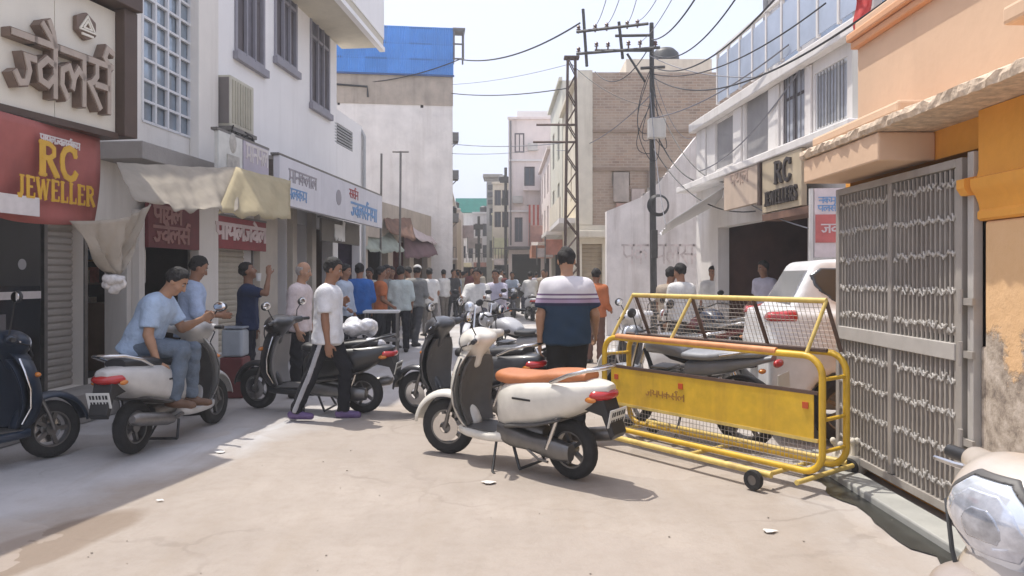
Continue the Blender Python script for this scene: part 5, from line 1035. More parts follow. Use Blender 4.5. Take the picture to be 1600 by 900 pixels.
# ------------------------------------------------------------------ white building with jeweller's shop on the right
W = Fr((5 - .07 * 15.6, 15.6), (5 - .07 * 8.75, 8.75)); wr2 = W.root('corner_building', 'white grey building on the right with barred windows and balcony over a dark shop', 'building')
RW = mat('offwhite_plaster', (.74, .71, .68), .85, var=.07, scale=1.2, streak=.45, dirt=(.40, .35, .30)); RG = mat('grey_plaster', (.46, .45, .43), .85, var=.07, scale=1.2, streak=.3)
zl = W.z(1247, 242); zpar = W.z(1094, 182)
def wop(u0, u1, v0, v1, at=None):
    a, c = sorted((W.x(u0), W.x(u1))); uu = u0 if at is None else at; return (a, c, W.z(uu, v1), W.z(uu, v0))
w1 = wop(1117, 1145, 192, 268); w2 = wop(1163, 1200, 158, 258); w3 = wop(1223, 1257, 118, 230); w4 = wop(1273, 1324, 116, 206)
H4 = W.z(1262, 78); shopo = (W.x(1122), W.x(1262), .15, W.z(1262, 330))
b = MB(); wall_panel(b, 0, W.L, 0, H4, .22, [w1, w2, w3, w4, shopo]); shell(b, 0, W.L, 0, H4, 0, 6); b.build('wall', RW, wr2)
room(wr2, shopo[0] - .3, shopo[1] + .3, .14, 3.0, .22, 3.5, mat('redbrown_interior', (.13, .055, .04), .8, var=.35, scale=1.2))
shelves(wr2, shopo[0] + .1, shopo[1] - .1, .4, 2.6, 2.6, 5, 9)
GP = mat('grey_panel', (.30, .29, .29), .7, var=.1, streak=.2)
for o in (w1, w2): window(wr2, o, RW, .07, 0, None, GP, .03)
window(wr2, w3, WOOD, .07, 1, .64, CUR, .05, bars=5); window(wr2, w4, FRW, .07, 2, None, CUR, .05, bars=9)
b = MB(); b.box(-.05, W.L + .02, -.42, -.003, zl - .05, zl + .08); b.build('ledge', RW, wr2, bevel=.02)
for u0, u1 in ((1092, 1104), (1148, 1160), (1203, 1219), (1262, 1270)): b = MB(); a, c = sorted((W.x(u0), W.x(u1))); b.box(a, c, -.035, -.003, zl + .085, H4 - .25); b.build('pilaster', RW, wr2, bevel=.01)
b = MB(); b.box(W.x(1344), W.L + .03, -.10, -.003, zl + .085, H4 + .9); b.build('end_pier', RG, wr2)
b = MB(); b.box(-.04, W.L, -.16, -.003, H4 - .24, H4 - .05); bs = b.build('balcony_slab', RW, wr2, bevel=.02)
# balcony railing of pale blue panels
RAIL = mat('pale_blue_rail', (.46, .52, .62), .4, .2, var=.1, scale=3)
nb = 9
for k in range(nb + 1): x_ = W.x(1130) + (W.L - .2 - W.x(1130)) * k / nb; b = MB(); b.box(x_ - .025, x_ + .025, -.13, -.08, H4 + .003, H4 + .95); b.build('railing_post', RW, bs)
for k in range(nb):
    x_ = W.x(1130) + (W.L - .2 - W.x(1130)) * k / nb; x2 = W.x(1130) + (W.L - .2 - W.x(1130)) * (k + 1) / nb; b = MB(); b.box(x_ + .03, x2 - .03, -.115, -.10, H4 + .04, H4 + .86); b.build('railing_panel', RAIL, bs)
b = MB(); b.box(W.x(1130), W.L - .2, -.14, -.07, H4 + .953, H4 + 1.0); b.build('handrail', RW, bs)
# upper storey set back
b = MB(); u1o = [(2.0, 2.8, H4 + .3, H4 + 2.2), (3.4, 4.6, H4 + .2, H4 + 2.3), (5.2, 6.1, H4 + .3, H4 + 2.2)]; wall_panel(b, 1.5, W.L, H4 + .003, H4 + 2.9, .2, u1o, Matrix.Translation((0, .9, 0))); shell(b, 1.5, W.L, H4 + .003, H4 + 2.9, .9, 6); up_ = b.build('upper_wall', RW, wr2)
for o in u1o: b = MB(); b.box(o[0], o[1], 1.0, 1.05, o[2], o[3]); b.build('blue_shutter', mat('pale_blue_paint', (.40, .48, .60), .6, var=.1), up_)
b = MB(); b.box(1.3, W.L, .2, 6, H4 + 2.905, H4 + 3.05); b.build('roof_slab', mat('dark_roof_edge', (.16, .15, .15), .8), wr2); b = MB(); b.tube([(1.45, .3, H4 + 2.85), (1.45, .3, H4 + 2.6), (1.6, .6, H4 + 2.5), (1.62, .82, H4 + 2.4), (1.62, .82, H4)], .05, 8); b.build('gutter_pipe', mat('pipe_grey', (.42, .42, .42), .5), wr2, 50)
# shop sign pair
W2 = Fr((W.p0.x + W.n.x * .40, W.p0.y + W.n.y * .40), (W.p1.x + W.n.x * .40, W.p1.y + W.n.y * .40)); PEACH = mat('peach_sign', (.56, .44, .34), .6, var=.08, streak=.25); BLL = mat('dark_letters', (.05, .04, .035), .5)
def board2(u0, u1, v0, v1, m, label):
    rt = empty('shop_sign', (W2.p0.x, W2.p0.y, 0), W2.rz); tag(rt, label, 'sign'); x0, x1 = sorted((W2.x(u0), W2.x(u1))); zb = W2.z(u1, v1); za = zl - .06
    b = MB(); b.box(x0, x1, 0, .08, zb, za); b.build('panel', m, rt, bevel=.006); return rt, x0, x1, zb, za
rt, x0, x1, zb, za = board2(1131, 1186, 0, 316, PEACH, 'peach sign board left half over the dark right hand shop'); dv_word(['p', 'y', 'l'], x0 + .3, zb + .38, .2, .03, .006, -.002, mat('faint_letters', (.46, .34, .27), .6), rt, sx=1.6)
b = MB(); b.box(x1 + .005, x1 + .09, -.03, .09, zb - .05, za); b.build('divider', BROWN, rt)
rt, x0, x1, zb, za = board2(1191, 1252, 0, 321, mat('ochre_sign', (.50, .41, .28), .6, var=.08, streak=.25), 'ochre sign board with dark RC JEWELLERS letters over the dark right shop')
hh = za - zb; lt_word('RC', x0 + (x1 - x0) * .36, zb + hh * .50, hh * .40, .05, .03, -.002, BLL, rt); lt_word('JEWELLERS', x0 + .12, zb + hh * .12, hh * .26, .035, .03, -.002, BLL, rt, sx=(x1 - x0 - .2) / (hh * .26 * (.62 + .76 + 1.18 + .76 + .72 + .72 + .76 + .86 + .7 + .54)))
b = MB(); b.box(x0, x1 + .2, .0, .38, zb - .12, zb - .02); b.build('lower_beam', TIN, rt)
# upright advert board by the car
q = P(1294, 430, 9.0); rt = tag(empty('advert_board', (q.x, q.y, 0), R(-8)), 'upright white and red advert board behind the white car', 'sign'); za, zb = P(1294, 294, 9).z, P(1294, 402, 9).z
PKW = mat('pale_print', (.60, .52, .52), .6, var=.1, scale=8); b = MB(); b.box(-.16, .20, 0, .05, zb, za); b.build('panel', PKW, rt); zm = zb + (za - zb) * .62; b = MB(); b.box(-.15, .19, -.008, -.002, zb + .18, zm); b.build('red_field', mat('advert_red', (.48, .12, .11), .6, var=.15, scale=6), rt)
dv_word(['n', 'k', 'm'], -.11, zm + .14, .07, .012, .004, -.002, BLUEP, rt, sx=1.2); dv_word(['p', 'l', 'rs'], -.12, zm + .04, .07, .012, .004, -.002, BLUEP, rt, sx=1.2); dv_word(['j', 'v'], -.08, zb + .3, .1, .016, .004, -.01, PKW, rt, sx=1.3)
b = MB(); b.tube([(-.19, .03, 0), (-.19, .03, za)], .03, 8); b.build('post', mat('white_post', (.60, .58, .55), .5), rt); b = MB(); b.tube([(.23, .03, 0), (.23, .03, za)], .03, 8); b.build('post', mat('white_post', (.6, .58, .55), .5), rt)
awning('awning', 'white sheet awning sloping from the peach sign towards the pole', [P(1132, 292, 13.3), P(1124, 318, 14.6), P(1030, 366, 15.4), P(1040, 352, 13.6)], mat('white_sheet', (.68, .68, .68), .7, var=.06), .05, 21)
# red flag hanging from the balcony end
q = P(1350, 430, 8.6); rg = []
for i in range(9):
    s_ = i / 8; rg.append([Vector((q.x - .09 + .2 * s_ * (1 - .55 * t) + .02 * math.sin(t * 9), q.y + .05 * math.sin(s_ * 7 + t * 4), P(0, -14 + 100 * t, 8.6).z + .03 * math.sin(s_ * 5))) for t in np.linspace(0, 1, 12)])
b = MB(); b.grid(rg); o = b.build('red_flag', mat('flag_red', (.46, .035, .03), .75, var=.2, scale=5), None, 60, solid=.004); tag(o, 'red cloth flag hanging off the balcony above the orange wall', 'flag')
# ------------------------------------------------------------------ orange building with metal gate
ORG = mat('orange_plaster', (.76, .35, .055), .88, var=.10, scale=2.2, streak=.30, dirt=(.46, .22, .06), bump=.15, bscale=18); PCH = mat('peach_plaster', (.66, .46, .31), .88, var=.06, scale=1.5, streak=.2, dirt=(.48, .32, .22), bump=.1, bscale=18)
def peel_mat():
    m = bpy.data.materials.new('peeling_orange_plaster'); m.use_nodes = True; t = m.node_tree; N = t.nodes; L = t.links; b = N['Principled BSDF']; b.inputs['Roughness'].default_value = .9
    g = N.new('ShaderNodeNewGeometry'); sx = N.new('ShaderNodeSeparateXYZ'); L.new(g.outputs['Position'], sx.inputs[0])
    n = N.new('ShaderNodeTexNoise'); n.inputs['Scale'].default_value = 3.2; n.inputs['Detail'].default_value = 8; n.inputs['Roughness'].default_value = .65; L.new(g.outputs['Position'], n.inputs['Vector'])
    a = N.new('ShaderNodeMath'); a.operation = 'MULTIPLY_ADD'; L.new(n.outputs['Fac'], a.inputs[0]); a.inputs[1].default_value = 1.1; L.new(sx.outputs[2], a.inputs[2])
    r = N.new('ShaderNodeMapRange'); r.inputs[1].default_value = 1.60; r.inputs[2].default_value = 1.68; L.new(a.outputs[0], r.inputs[0])
    n2 = N.new('ShaderNodeTexNoise'); n2.inputs['Scale'].default_value = 9; n2.inputs['Detail'].default_value = 8; n2.inputs['Roughness'].default_value = .7; L.new(g.outputs['Position'], n2.inputs['Vector'])
    rr_ = N.new('ShaderNodeValToRGB'); e = rr_.color_ramp.elements; e[0].position = .35; e[0].color = (.20, .16, .13, 1); e[1].position = .65; e[1].color = (.58, .50, .42, 1); x = e.new(.48); x.color = (.40, .33, .26, 1); L.new(n2.outputs['Fac'], rr_.inputs[0])
    mx_ = N.new('ShaderNodeMix'); mx_.data_type = 'RGBA'; L.new(r.outputs[0], mx_.inputs['Factor']); L.new(rr_.outputs[0], mx_.inputs['A'])
    m2 = N.new('ShaderNodeMix'); m2.data_type = 'RGBA'; L.new(n2.outputs['Fac'], m2.inputs['Factor']); m2.inputs['A'].default_value = (.68, .42, .20, 1); m2.inputs['B'].default_value = (.76, .50, .28, 1); L.new(m2.outputs['Result'], mx_.inputs['B']); L.new(mx_.outputs['Result'], b.inputs['Base Color'])
    bp = N.new('ShaderNodeBump'); bp.inputs['Strength'].default_value = .5; bp.inputs['Distance'].default_value = .02; ad = N.new('ShaderNodeMath'); ad.operation = 'MULTIPLY_ADD'; L.new(r.outputs[0], ad.inputs[0]); ad.inputs[1].default_value = 1.0; L.new(n2.outputs['Fac'], ad.inputs[2]); L.new(ad.outputs[0], bp.inputs['Height']); L.new(bp.outputs[0], b.inputs['Normal']); return m
PEEL = peel_mat(); O = Fr((2.72, 6.0), (2.72, 1.6)); orr = O.root('orange_building', 'orange plastered gateway building on the right with chipped cornice and peeling pier', 'building')
g0, g1 = .10, 1.80      # gate span along the wall
zg = 2.24
b = MB(); wall_panel(b, 0, O.L, 0, 2.50, .25, [(g0 - .02, g1 + .04, .06, zg), (g1 + .06, g1 + .119, 1.11, 1.78)]); shell(b, 0, O.L, 0, 2.50, 0, 2.55); b.build('wall', ORG, orr); room(orr, g0 - .02, g1 + .05, .05, 2.4, .25, 2.3)
# pier right of the gate with stacked mouldings
xp = O.x(1531, .0); b = MB(); b.box(g1 + .12, O.L, -.10, -.003, 0.003, 1.80); b.build('pier', PEEL, orr, bevel=.015)
b = MB(); prof = [(-.102, 1.803), (-.118, 1.815), (-.118, 1.85), (-.106, 1.865), (-.112, 1.90), (-.128, 1.94), (-.150, 1.97), (-.160, 2.00), (-.160, 2.035), (-.122, 2.05), (-.112, 2.09), (-.112, 2.42), (-.003, 2.42), (-.003, 1.803)]
b.rings([[Vector((x_, y_ + (.03 if k in (0,) else 0), z_)) for y_, z_ in prof] for k, x_ in enumerate((g1 + .07, g1 + .085, O.L))]); b.build('capital', ORG, orr, 25)
b = MB(); prof2 = [(-.003, 1.95), (-.06, 1.95), (-.085, 1.99), (-.085, 2.04), (-.003, 2.06)]; b.rings([[Vector((x_, y_ - .1, z_)) for y_, z_ in prof2] for x_ in (g1 + .0, g1 + .072)]); b.build('capital_return', ORG, orr, 25)
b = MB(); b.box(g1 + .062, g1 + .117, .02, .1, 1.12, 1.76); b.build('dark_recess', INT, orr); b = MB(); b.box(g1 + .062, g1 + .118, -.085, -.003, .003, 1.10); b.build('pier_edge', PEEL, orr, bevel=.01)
# canopy box over the gate and chipped cornice
b = MB(); b.box(.08, 1.28, -.375, -.003, 2.235, 2.42); b.build('canopy_box', PCH, orr, bevel=.012)
CHIP = mat('chipped_cornice', (.60, .48, .36), .95, var=.35, scale=14, bump=.6, bscale=30)
b = MB(); rn = random.Random(11); rg = []; n = 90
for i in range(n + 1):
    x_ = .06 + (O.L - .06) * i / n; e_ = rn.uniform(-.010, .006); e2 = rn.uniform(-.006, .008) - (.018 if rn.random() < .12 else 0); rg.append([Vector((x_, -.003, 2.424)), Vector((x_, -.39 + e_, 2.424 + max(0, e2) * .6)), Vector((x_, -.40 + e_ + rn.uniform(-.01, .01), 2.455)), Vector((x_, -.398 - e2 * .5, 2.485 + e2)), Vector((x_, -.34, 2.51 + e_ * .5)), Vector((x_, -.003, 2.515))])
b.rings(rg); b.build('cornice', CHIP, orr)
b = MB(); b.box(.08, 1.4, -.31, -.003, 2.518, 2.60); b.build('cornice_step', PCH, orr, bevel=.02)
# parapet wall above
Fp = Fr((2.92, 5.95), (3.25, 1.6)); pr_ = 3.28
b = MB(); z_lo = 2.52; M = Matrix.Translation((0, .12, 0)); b.box(0, O.L, .10, .34, z_lo, 3.34); b.build('parapet', PCH, orr)
BAND = mat('deep_orange_band', (.66, .35, .19), .85, var=.08, scale=3); b = MB(); b.box(-.03, O.L, .05, .38, 3.343, 3.40); b.build('parapet_band', BAND, orr, bevel=.012); b = MB(); b.box(-.05, O.L, .02, .41, 3.403, 3.47); b.build('parapet_band', BAND, orr, bevel=.015); b = MB(); b.box(-.02, O.L, .08, .36, 3.473, 3.56); b.build('parapet_cap', PCH, orr, bevel=.015)
b = MB(); b.box(.9, 1.2, .45, .75, 3.0, 4.4); b.build('roof_post', PCH, orr); b = MB(); b.box(2.15, O.L, -.16, .097, 2.80, 2.90); b.build('side_moulding', PCH, orr, bevel=.02); b = MB(); b.box(2.2, O.L, -.08, .097, 2.57, 2.797); b.build('side_moulding', PCH, orr, bevel=.02)
# metal gate
GM = mat('gate_grey_paint', (.385, .355, .32), .55, .3, var=.12, scale=4, streak=.4, dirt=(.17, .12, .085)); GMB = mat('gate_sheet', (.31, .265, .23), .65, .2, var=.15, scale=4, streak=.5, dirt=(.20, .13, .085)); GL_ = mat('gate_light_paint', (.48, .455, .42), .55, .2, var=.1, scale=5)
Gf = Fr((2.62, 5.89), (2.62, 4.24)); gr = Gf.root('metal_gate', 'grey metal double panel gate with thin bars and rows of small ornaments', 'gate'); L0 = Gf.L; zb, zt = .08, 2.18
xm = Gf.x(1396)
for x0, x1, z0, z1 in ((0, .055, zb, zt), (L0 - .06, L0, zb, zt), (xm - .025, xm + .025, zb + .06, zt - .05), (.056, L0 - .061, zb, zb + .055), (.056, L0 - .061, zt - .05, zt)): b = MB(); b.box(x0, x1, -.03, .03, z0, z1); b.build('frame_bar', GM, gr, bevel=.004)
zmid = 1.05; b = MB(); b.box(.057, L0 - .062, -.036, .036, zmid - .05, zmid + .05); b.build('middle_rail', GL_, gr, bevel=.004)
b = MB(); b.box(.05, L0 - .05, .012, .016, zb + .04, zmid - .03); b.build('backing_sheet', GMB, gr); b = MB(); b.box(.05, L0 - .05, .012, .016, zmid + .09, zt - .12); b.build('backing_sheet', GMB, gr)
bm = MB(); bm.box(-.008, .008, -.012, .004, 0, 1); bme = bm.mesh('gate_bar', GM); orn = MB()
nb = 30; rows = [.24, .46, .68, .88, 1.20, 1.40, 1.62, 1.84, 2.04]
for k in range(nb):
    x_ = .085 + (L0 - .17) * k / (nb - 1)
    if abs(x_ - xm) < .03: continue
    inst('gate_bar', bme, gr, (x_, -.004, zb + .056), sc=(1, 1, zmid - .05 - zb - .06)); inst('gate_bar', bme, gr, (x_, -.004, zmid + .052), sc=(1, 1, zt - .05 - zmid - .056))
    for r_, zz in enumerate(rows):
        zz += random.gauss(0, .008); dz = .02 * (1 if k % 2 else -1) * random.uniform(.5, 1.2); orn.tube([(x_ - .022, -.018, zz + dz), (x_, -.026, zz - dz), (x_ + .022, -.018, zz + dz)], .0065, 5); orn.sphere((x_, -.022, zz), .010, 6, 4)
o = orn.build('bar_ornaments', GL_, gr); o['kind'] = 'stuff'
for k, zz in enumerate((.55, 1.05, 1.35)): b = MB(); b.box(L0 - .01, L0 + .13, -.05, -.031, zz - .02, zz + .02); b.tube([(L0 + .03, -.055, zz - .07), (L0 + .03, -.055, zz + .07)], .014, 8); b.build('hinge', GM, gr)
b = MB(); b.box(L0 + .045, L0 + .10, -.025, .03, .06, 2.2); b.build('gate_post', GL_, gr, bevel=.004)
# concrete threshold and open drain before the gate
DRN = mat('wet_drain', (.035, .035, .03), .25, var=.4, scale=6)
b = MB(); b.box(-.25, 3.6, -.26, -.06, -.2, .05); o = b.build('threshold', mat('greenish_concrete', (.34, .34, .315), .85, var=.15, scale=4, streak=.2), None, bevel=.012); o.location = (2.62, 5.89, 0); o.rotation_euler = (0, 0, Gf.rz); tag(o, kind='structure')
b = MB(); n = 26; rg = []
for i in range(n + 1):
    x_ = .35 + 2.8 * i / n; rn = random.Random(i * 3 + 1); rg.append([Vector((x_, -.262, .004)), Vector((x_, -.262 - .15 + .04 * math.sin(i * .9) + rn.uniform(-.03, .03), .004))])
b.grid(rg); o = b.build('drain', DRN); o.location = (2.62, 5.89, 0); o.rotation_euler = (0, 0, Gf.rz); tag(o, kind='structure')
# white planter with pale stubby plant at the gate foot
pp = P(1330, 430, 5.75); pl = tag(empty('planter', (pp.x - .06, 5.62, 0)), 'small white planter with pale stubby plant at the foot of the gate', 'planter'); WPL = mat('white_planter', (.62, .58, .50), .8, var=.15, scale=12)
b = MB(); b.lathe([(.0, .0), (.10, .0), (.13, .06), (.14, .12), (.125, .15), (.11, .13), (.0, .12)], (0, 0, 0), 'Z', 18); b.build('bowl', WPL, pl, 50)
rn = random.Random(9)
for k in range(9):
    a = rn.random() * 6.28; r_ = rn.uniform(.02, .10); h_ = rn.uniform(.08, .16); b = MB(); p0 = Vector((r_ * math.cos(a), r_ * math.sin(a), .11)); p1 = p0 + Vector((.5 * r_ * math.cos(a), .5 * r_ * math.sin(a), h_)); b.tube([p0, (p0 + p1) / 2 + Vector((.01, 0, 0)), p1], [.02, .018, .012], 7); b.sphere(p1, (.024, .024, .028), 8, 6); b.build('stem', WPL, pl, 60)
# ------------------------------------------------------------------ electricity poles
RST = mat('rusty_steel', (.10, .065, .052), .75, .3, var=.3, scale=6); DST = mat('dark_steel', (.07, .068, .066), .6, .5, var=.2, scale=6)
Yp = 17.0; pb = P(1018, 430, Yp); pr = tag(empty('utility_pole', (pb.x, Yp, 0)), 'dark steel electric pole with crossarms, white meter box and cable coil', 'utility pole')
zt = P(0, 36, Yp).z; b = MB(); b.tube([(0.06, 0, 0), (.03, 0, 3), (0, 0, zt)], [.085, .075, .05], 10); b.build('shaft', DST, pr, 50)
def pk(u, v, dy=0.0): q = P(u, v, Yp); return Vector((q.x - pb.x, dy, q.z))
for k, (a, c) in enumerate((((900, 52), (1012, 39)), ((900, 86), (1030, 76)), ((962, 54), (1022, 53)), ((930, 77), (1022, 77)), ((1000, 108), (1038, 106)))): b = MB(); dy = (-.09, -.09, .09, .09, -.07)[k]; b.tube([pk(a[0], a[1], dy), pk(c[0], c[1], dy)], .035, 4); b.build('crossarm', DST, pr)
for u, v0, v1 in ((911, 14, 104), (967, 34, 92)): b = MB(); b.tube([pk(u, v0), pk(u + 6, v1)], .035, 4); b.build('upright', DST, pr)
b = MB(); b.tube([pk(980, 84), pk(1008, 128)], .028, 4); b.build('brace', DST, pr)
INS = mat('insulator_brown', (.12, .06, .05), .3, var=.1)
for u, v in ((930, 42), (948, 40), (980, 37), (996, 35), (932, 70), (950, 70), (982, 68), (1000, 67), (904, 44), (904, 78), (1024, 68)): q = pk(u, v); b = MB(); b.lathe([(.0, -.12), (.02, -.12), (.02, -.04), (.055, -.03), (.03, .0), (.05, .02), (.03, .06), (.0, .07)], q, 'Z', 10); b.build('insulator', INS, pr, 50)
q = pk(1023, 204); b = MB(); b.box(q.x - .19, q.x + .19, -.34, -.09, q.z - .22, q.z + .22); b.build('meter_box', mat('box_white', (.56, .54, .50), .6, var=.08, streak=.3), pr, bevel=.015)
q = pk(1026, 322); b = MB()
for k in range(5): b.lathe([(.22 + .012 * math.cos(a) + .012 * (k - 2), .03 * k - .3 + .012 * math.sin(a)) for a in np.linspace(0, 6.283, 7)], (q.x, 0, q.z), 'Y', 28)
b.build('cable_coil', BLK, pr, 60)
b = MB(); q = pk(1020, 380); b.box(-.02, .12, -.14, -.08, q.z - .35, q.z + .3); b.build('switch_box', DST, pr, bevel=.01)
rn = random.Random(4)
for k in range(7):
    p0 = pk(1018, 110 + rn.uniform(-20, 60)); p1 = pk(1018 + rn.uniform(-60, 70), 170 + rn.uniform(0, 130)); pts = []
    p2 = pk(1018, 200 + rn.uniform(0, 60))
    for t in np.linspace(0, 1, 14): pts.append(p0 * (1 - t) ** 2 + p1 * 2 * t * (1 - t) + p2 * t * t + Vector((0, -.1, 0)))
    b = MB(); b.tube(pts, .010, 5); b.build('loose_wire', BLK, pr)
# lattice pole
Yl = 19.5; lb_ = P(893, 430, Yl); lr = tag(empty('lattice_pole', (lb_.x, Yl, 0)), 'rusty steel lattice pole with short side arms before the cream house', 'utility pole'); zt2 = P(0, 92, Yl).z; wb, wt = .20, .10
for sx in (-1, 1):
    for sy in (-1, 1): b = MB(); b.tube([(sx * wb, sy * wb, 0), (sx * wt, sy * wt, zt2)], .028, 4); b.build('leg', RST, lr)
nz = 17
for k in range(nz):
    z0 = zt2 * k / nz; z1 = zt2 * (k + 1) / nz; w0 = wb + (wt - wb) * k / nz; w1 = wb + (wt - wb) * (k + 1) / nz; sg = 1 if k % 2 else -1
    for sy in (-1, 1): b = MB(); b.tube([(-sg * w0, sy * w0, z0), (sg * w1, sy * w1, z1)], .016, 4); b.build('lacing_bar', RST, lr)
    for sx in (-1, 1): b = MB(); b.tube([(sx * w0, -sg * w0, z0), (sx * w1, sg * w1, z1)], .016, 4); b.build('lacing_bar', RST, lr)
b = MB(); b.box(-.2, .2, -.14, .14, zt2, zt2 + .05); b.build('cap_plate', RST, lr)
for v, u0 in ((195, 838), (222, 833)): q = P(u0, v, Yl); b = MB(); b.tube([(q.x - lb_.x, 0, q.z), (.15, 0, q.z)], .03, 4); b.build('side_arm', RST, lr)
# thinner poles down the street
for u, v0, Y, lb in ((790, 262, 44, 'thin dark pole with boxes at the far right kerb'), (748, 338, 50, 'thin far pole before the green roofed house')):
    a = P(u, v0, Y); rt = tag(empty('street_pole', (a.x, Y, 0)), lb, 'pole'); b = MB(); b.tube([(0, 0, 0), (0, 0, a.z)], .09, 7); b.build('shaft', DST, rt)
    for k in range(3): b = MB(); b.box(-.35 + .1 * k, .3 - .1 * k, -.12, .12, a.z - .9 - 1.3 * k, a.z - .55 - 1.3 * k); b.build('box', DST, rt)
# overhead cables
CAB = mat('cable_black', (.025, .025, .027), .6, var=.1); CABG = mat('cable_grey', (.20, .20, .22), .6, var=.1)
def cable(a, c, sag, r, label, m=CAB):
    b = MB(); b.tube([Vector(a).lerp(Vector(c), t) + Vector((0, 0, -sag * 4 * t * (1 - t))) for t in np.linspace(0, 1, 25)], r, 5); o = b.build('overhead_cable', m, None, 60); tag(o, label, 'cable', 'overhead cables')
pt = lambda u, v: P(u, v, Yp)
cable(pt(906, 36), P(715, 92, 25), .35, .022, 'thick cable from the pole top down to the blue sheet corner')
cable(P(720, 92, 25), P(520, 130, 24.8), .25, .018, 'cable continuing across the blue sheets to the whitewashed wall')
cable(P(706, 146, 25.1), P(885, 138, 19.6), .12, .016, 'level cable from whitewashed wall to the lattice pole')
cable(P(706, 225, 25.1), P(892, 222, 19.6), .10, .012, 'lower thin cable reaching the lattice pole arm', CABG)
cable(P(706, 240, 25.1), P(842, 234, 30), .08, .010, 'lowest faint cable across the far street', CABG)
cable(P(706, 132, 25.1), P(890, 100, 19.6), .10, .008, 'faint thin cable rising to the lattice pole top', CABG)
cable(pt(1018, 62), P(1120, -60, 9), .25, .014, 'thick cable rising from the pole to the upper right')
cable(pt(1020, 104), P(1260, -60, 8), .5, .014, 'long drooping cable from pole to upper right past the roof edge')
cable(pt(1022, 116), P(1290, 5, 9.5), .35, .012, 'cable from pole across the corner building balcony')
for k, (u, v, u2) in enumerate(((948, 38, 985), (980, 36, 1008), (996, 33, 1055), (930, 40, 962), (1000, 66, 1080))): cable(pt(u, v), P(u2, -60, 9), .15, .007, ['faint wire rising from the second insulator', 'faint wire rising from the third insulator', 'faint wire rising from the fourth insulator', 'leftmost faint wire rising from the crossarm', 'faint wire rising from the lower crossarm to the right'][k], CABG)
cable(pt(1020, 230), P(1180, 330, 12), .45, .012, 'black service cable drooping from meter box to the peach sign')
cable(P(1133, 292, 13), P(1300, 365, 9.2), .12, .010, 'cable slanting across the dark shop opening', CABG)
cable(pt(1024, 205), P(1128, 276, 14), .5, .014, 'service cable sagging before the plaster wall')
cable(P(1270, 78, 10.4), P(1092, 268, 15), .3, .012, 'wire running along the corner building front', CABG)
rc = random.Random(8); ends = ['the corner building railing', 'the brick building parapet', 'the white awning frame', 'the peach sign', 'the balcony rail', 'the orange roof post', 'the plaster wall top', 'the lattice pole top', 'the cream house balcony', 'the upper right frame edge']
tgt = [P(1232, 70, 10.9), P(930, 112, 21.8), P(1040, 350, 14.5), P(1135, 285, 13.4), P(1190, 120, 12), P(1400, -10, 6.5), P(1085, 215, 18.1), P(893, 100, 19.5), P(870, 235, 26), P(1180, -50, 10)]
for k in range(10): cable(pt(1018 + rc.uniform(-4, 4), rc.uniform(55, 190)), tgt[k], rc.uniform(.15, .6), rc.choice((.008, .010, .013)), 'sagging wire from the electric pole to ' + ends[k], CAB if k % 2 else CABG)
# ------------------------------------------------------------------ yellow barricade
YEL = mat('yellow_enamel', (.64, .40, .025), .5, var=.16, scale=7, coat=.1, streak=.5, dirt=(.30, .15, .03)); YELP = mat('worn_yellow_tube', (.62, .46, .13), .5, var=.18, scale=9, streak=.8, dirt=(.26, .15, .07)); ORT = mat('orange_worn_tube', (.58, .25, .10), .5, var=.2, scale=9); RUS = mat('brown_strut', (.10, .06, .045), .6, var=.2)
bf = Fr((.845, 6.72), (2.13, 5.05)); ba = bf.root('police_barricade', 'yellow steel street barricade with wire mesh, sheet panel and small wheels', 'barricade'); LB = bf.L; r_t = .024
def loop(y, z0, z1, rc=.14):
    pts = []
    for cx, cz, a0 in ((LB - rc, z1 - rc, 90), (LB - rc, z0 + rc, 0), (rc, z0 + rc, -90), (rc, z1 - rc, 180)):
        for k in range(7): a = R(a0 - 15 * k); pts.append(Vector((cx + rc * math.cos(a), y, cz + rc * math.sin(a))))
    return pts
dy = .32
b = MB(); b.tube(loop(0, .13, .94), r_t, 10, closed=True); b.build('front_frame', YEL, ba, 60); b = MB(); b.tube(loop(dy, .13, .94), r_t, 10, closed=True); b.build('rear_frame', YEL, ba, 60)
b = MB(); b.tube([(.16, -.003, .952), (LB - .35, -.003, .952)], r_t * 1.1, 10); b.build('top_sleeve', ORT, ba, 60)
b = MB(); b.box(.09, LB - .06, -.008, 0.0, .36, .68); b.build('sheet_panel', YEL, ba, bevel=.003)
for z_ in (.355, .685): b = MB(); b.box(.03, LB - .03, -.012, .012, z_ - .012, z_ + .012); b.build('panel_edge', RUS if z_ > .5 else YELP, ba)
for k, x_ in enumerate((.16, LB * .42, LB - .12)): b = MB(); b.box(x_ - .022, x_ + .022, -.016, -.009, .57 - .0 * k, .615); b.build('reflector', mat('reflector_red', (.50, .08, .02), .3), ba)
lx = LB * .24
dv_word(['j', 'y', 'p', 'k', 'rs', 'l'], lx, .47, .055, .008, .002, -.0085, mat('worn_lettering', (.34, .17, .03), .6, var=.3, scale=30), ba, headline=False, sx=1.5)
def mesh_wires(x0, x1, q0, q1, sp, r, nm):
    """rectangular wire mesh between point functions q0(x) (lower) and q1(x) (upper)"""
    b = MB(); n = int((x1 - x0) / sp)
    for k in range(n + 1): x_ = x0 + (x1 - x0) * k / n; b.tube([q0(x_), q1(x_)], r, 3, cap=False)
    h_ = (q1(x0) - q0(x0)).length; m_ = int(h_ / sp)
    for k in range(m_ + 1): t = k / m_; b.tube([q0(x0).lerp(q1(x0), t), q0(x1).lerp(q1(x1), t)], r, 3, cap=False)
    o = b.build(nm, mat('mesh_wire', (.34, .30, .26), .5, .5), ba); o['kind'] = 'stuff'; return o
V3 = lambda x, y, z: Vector((x, y, z))
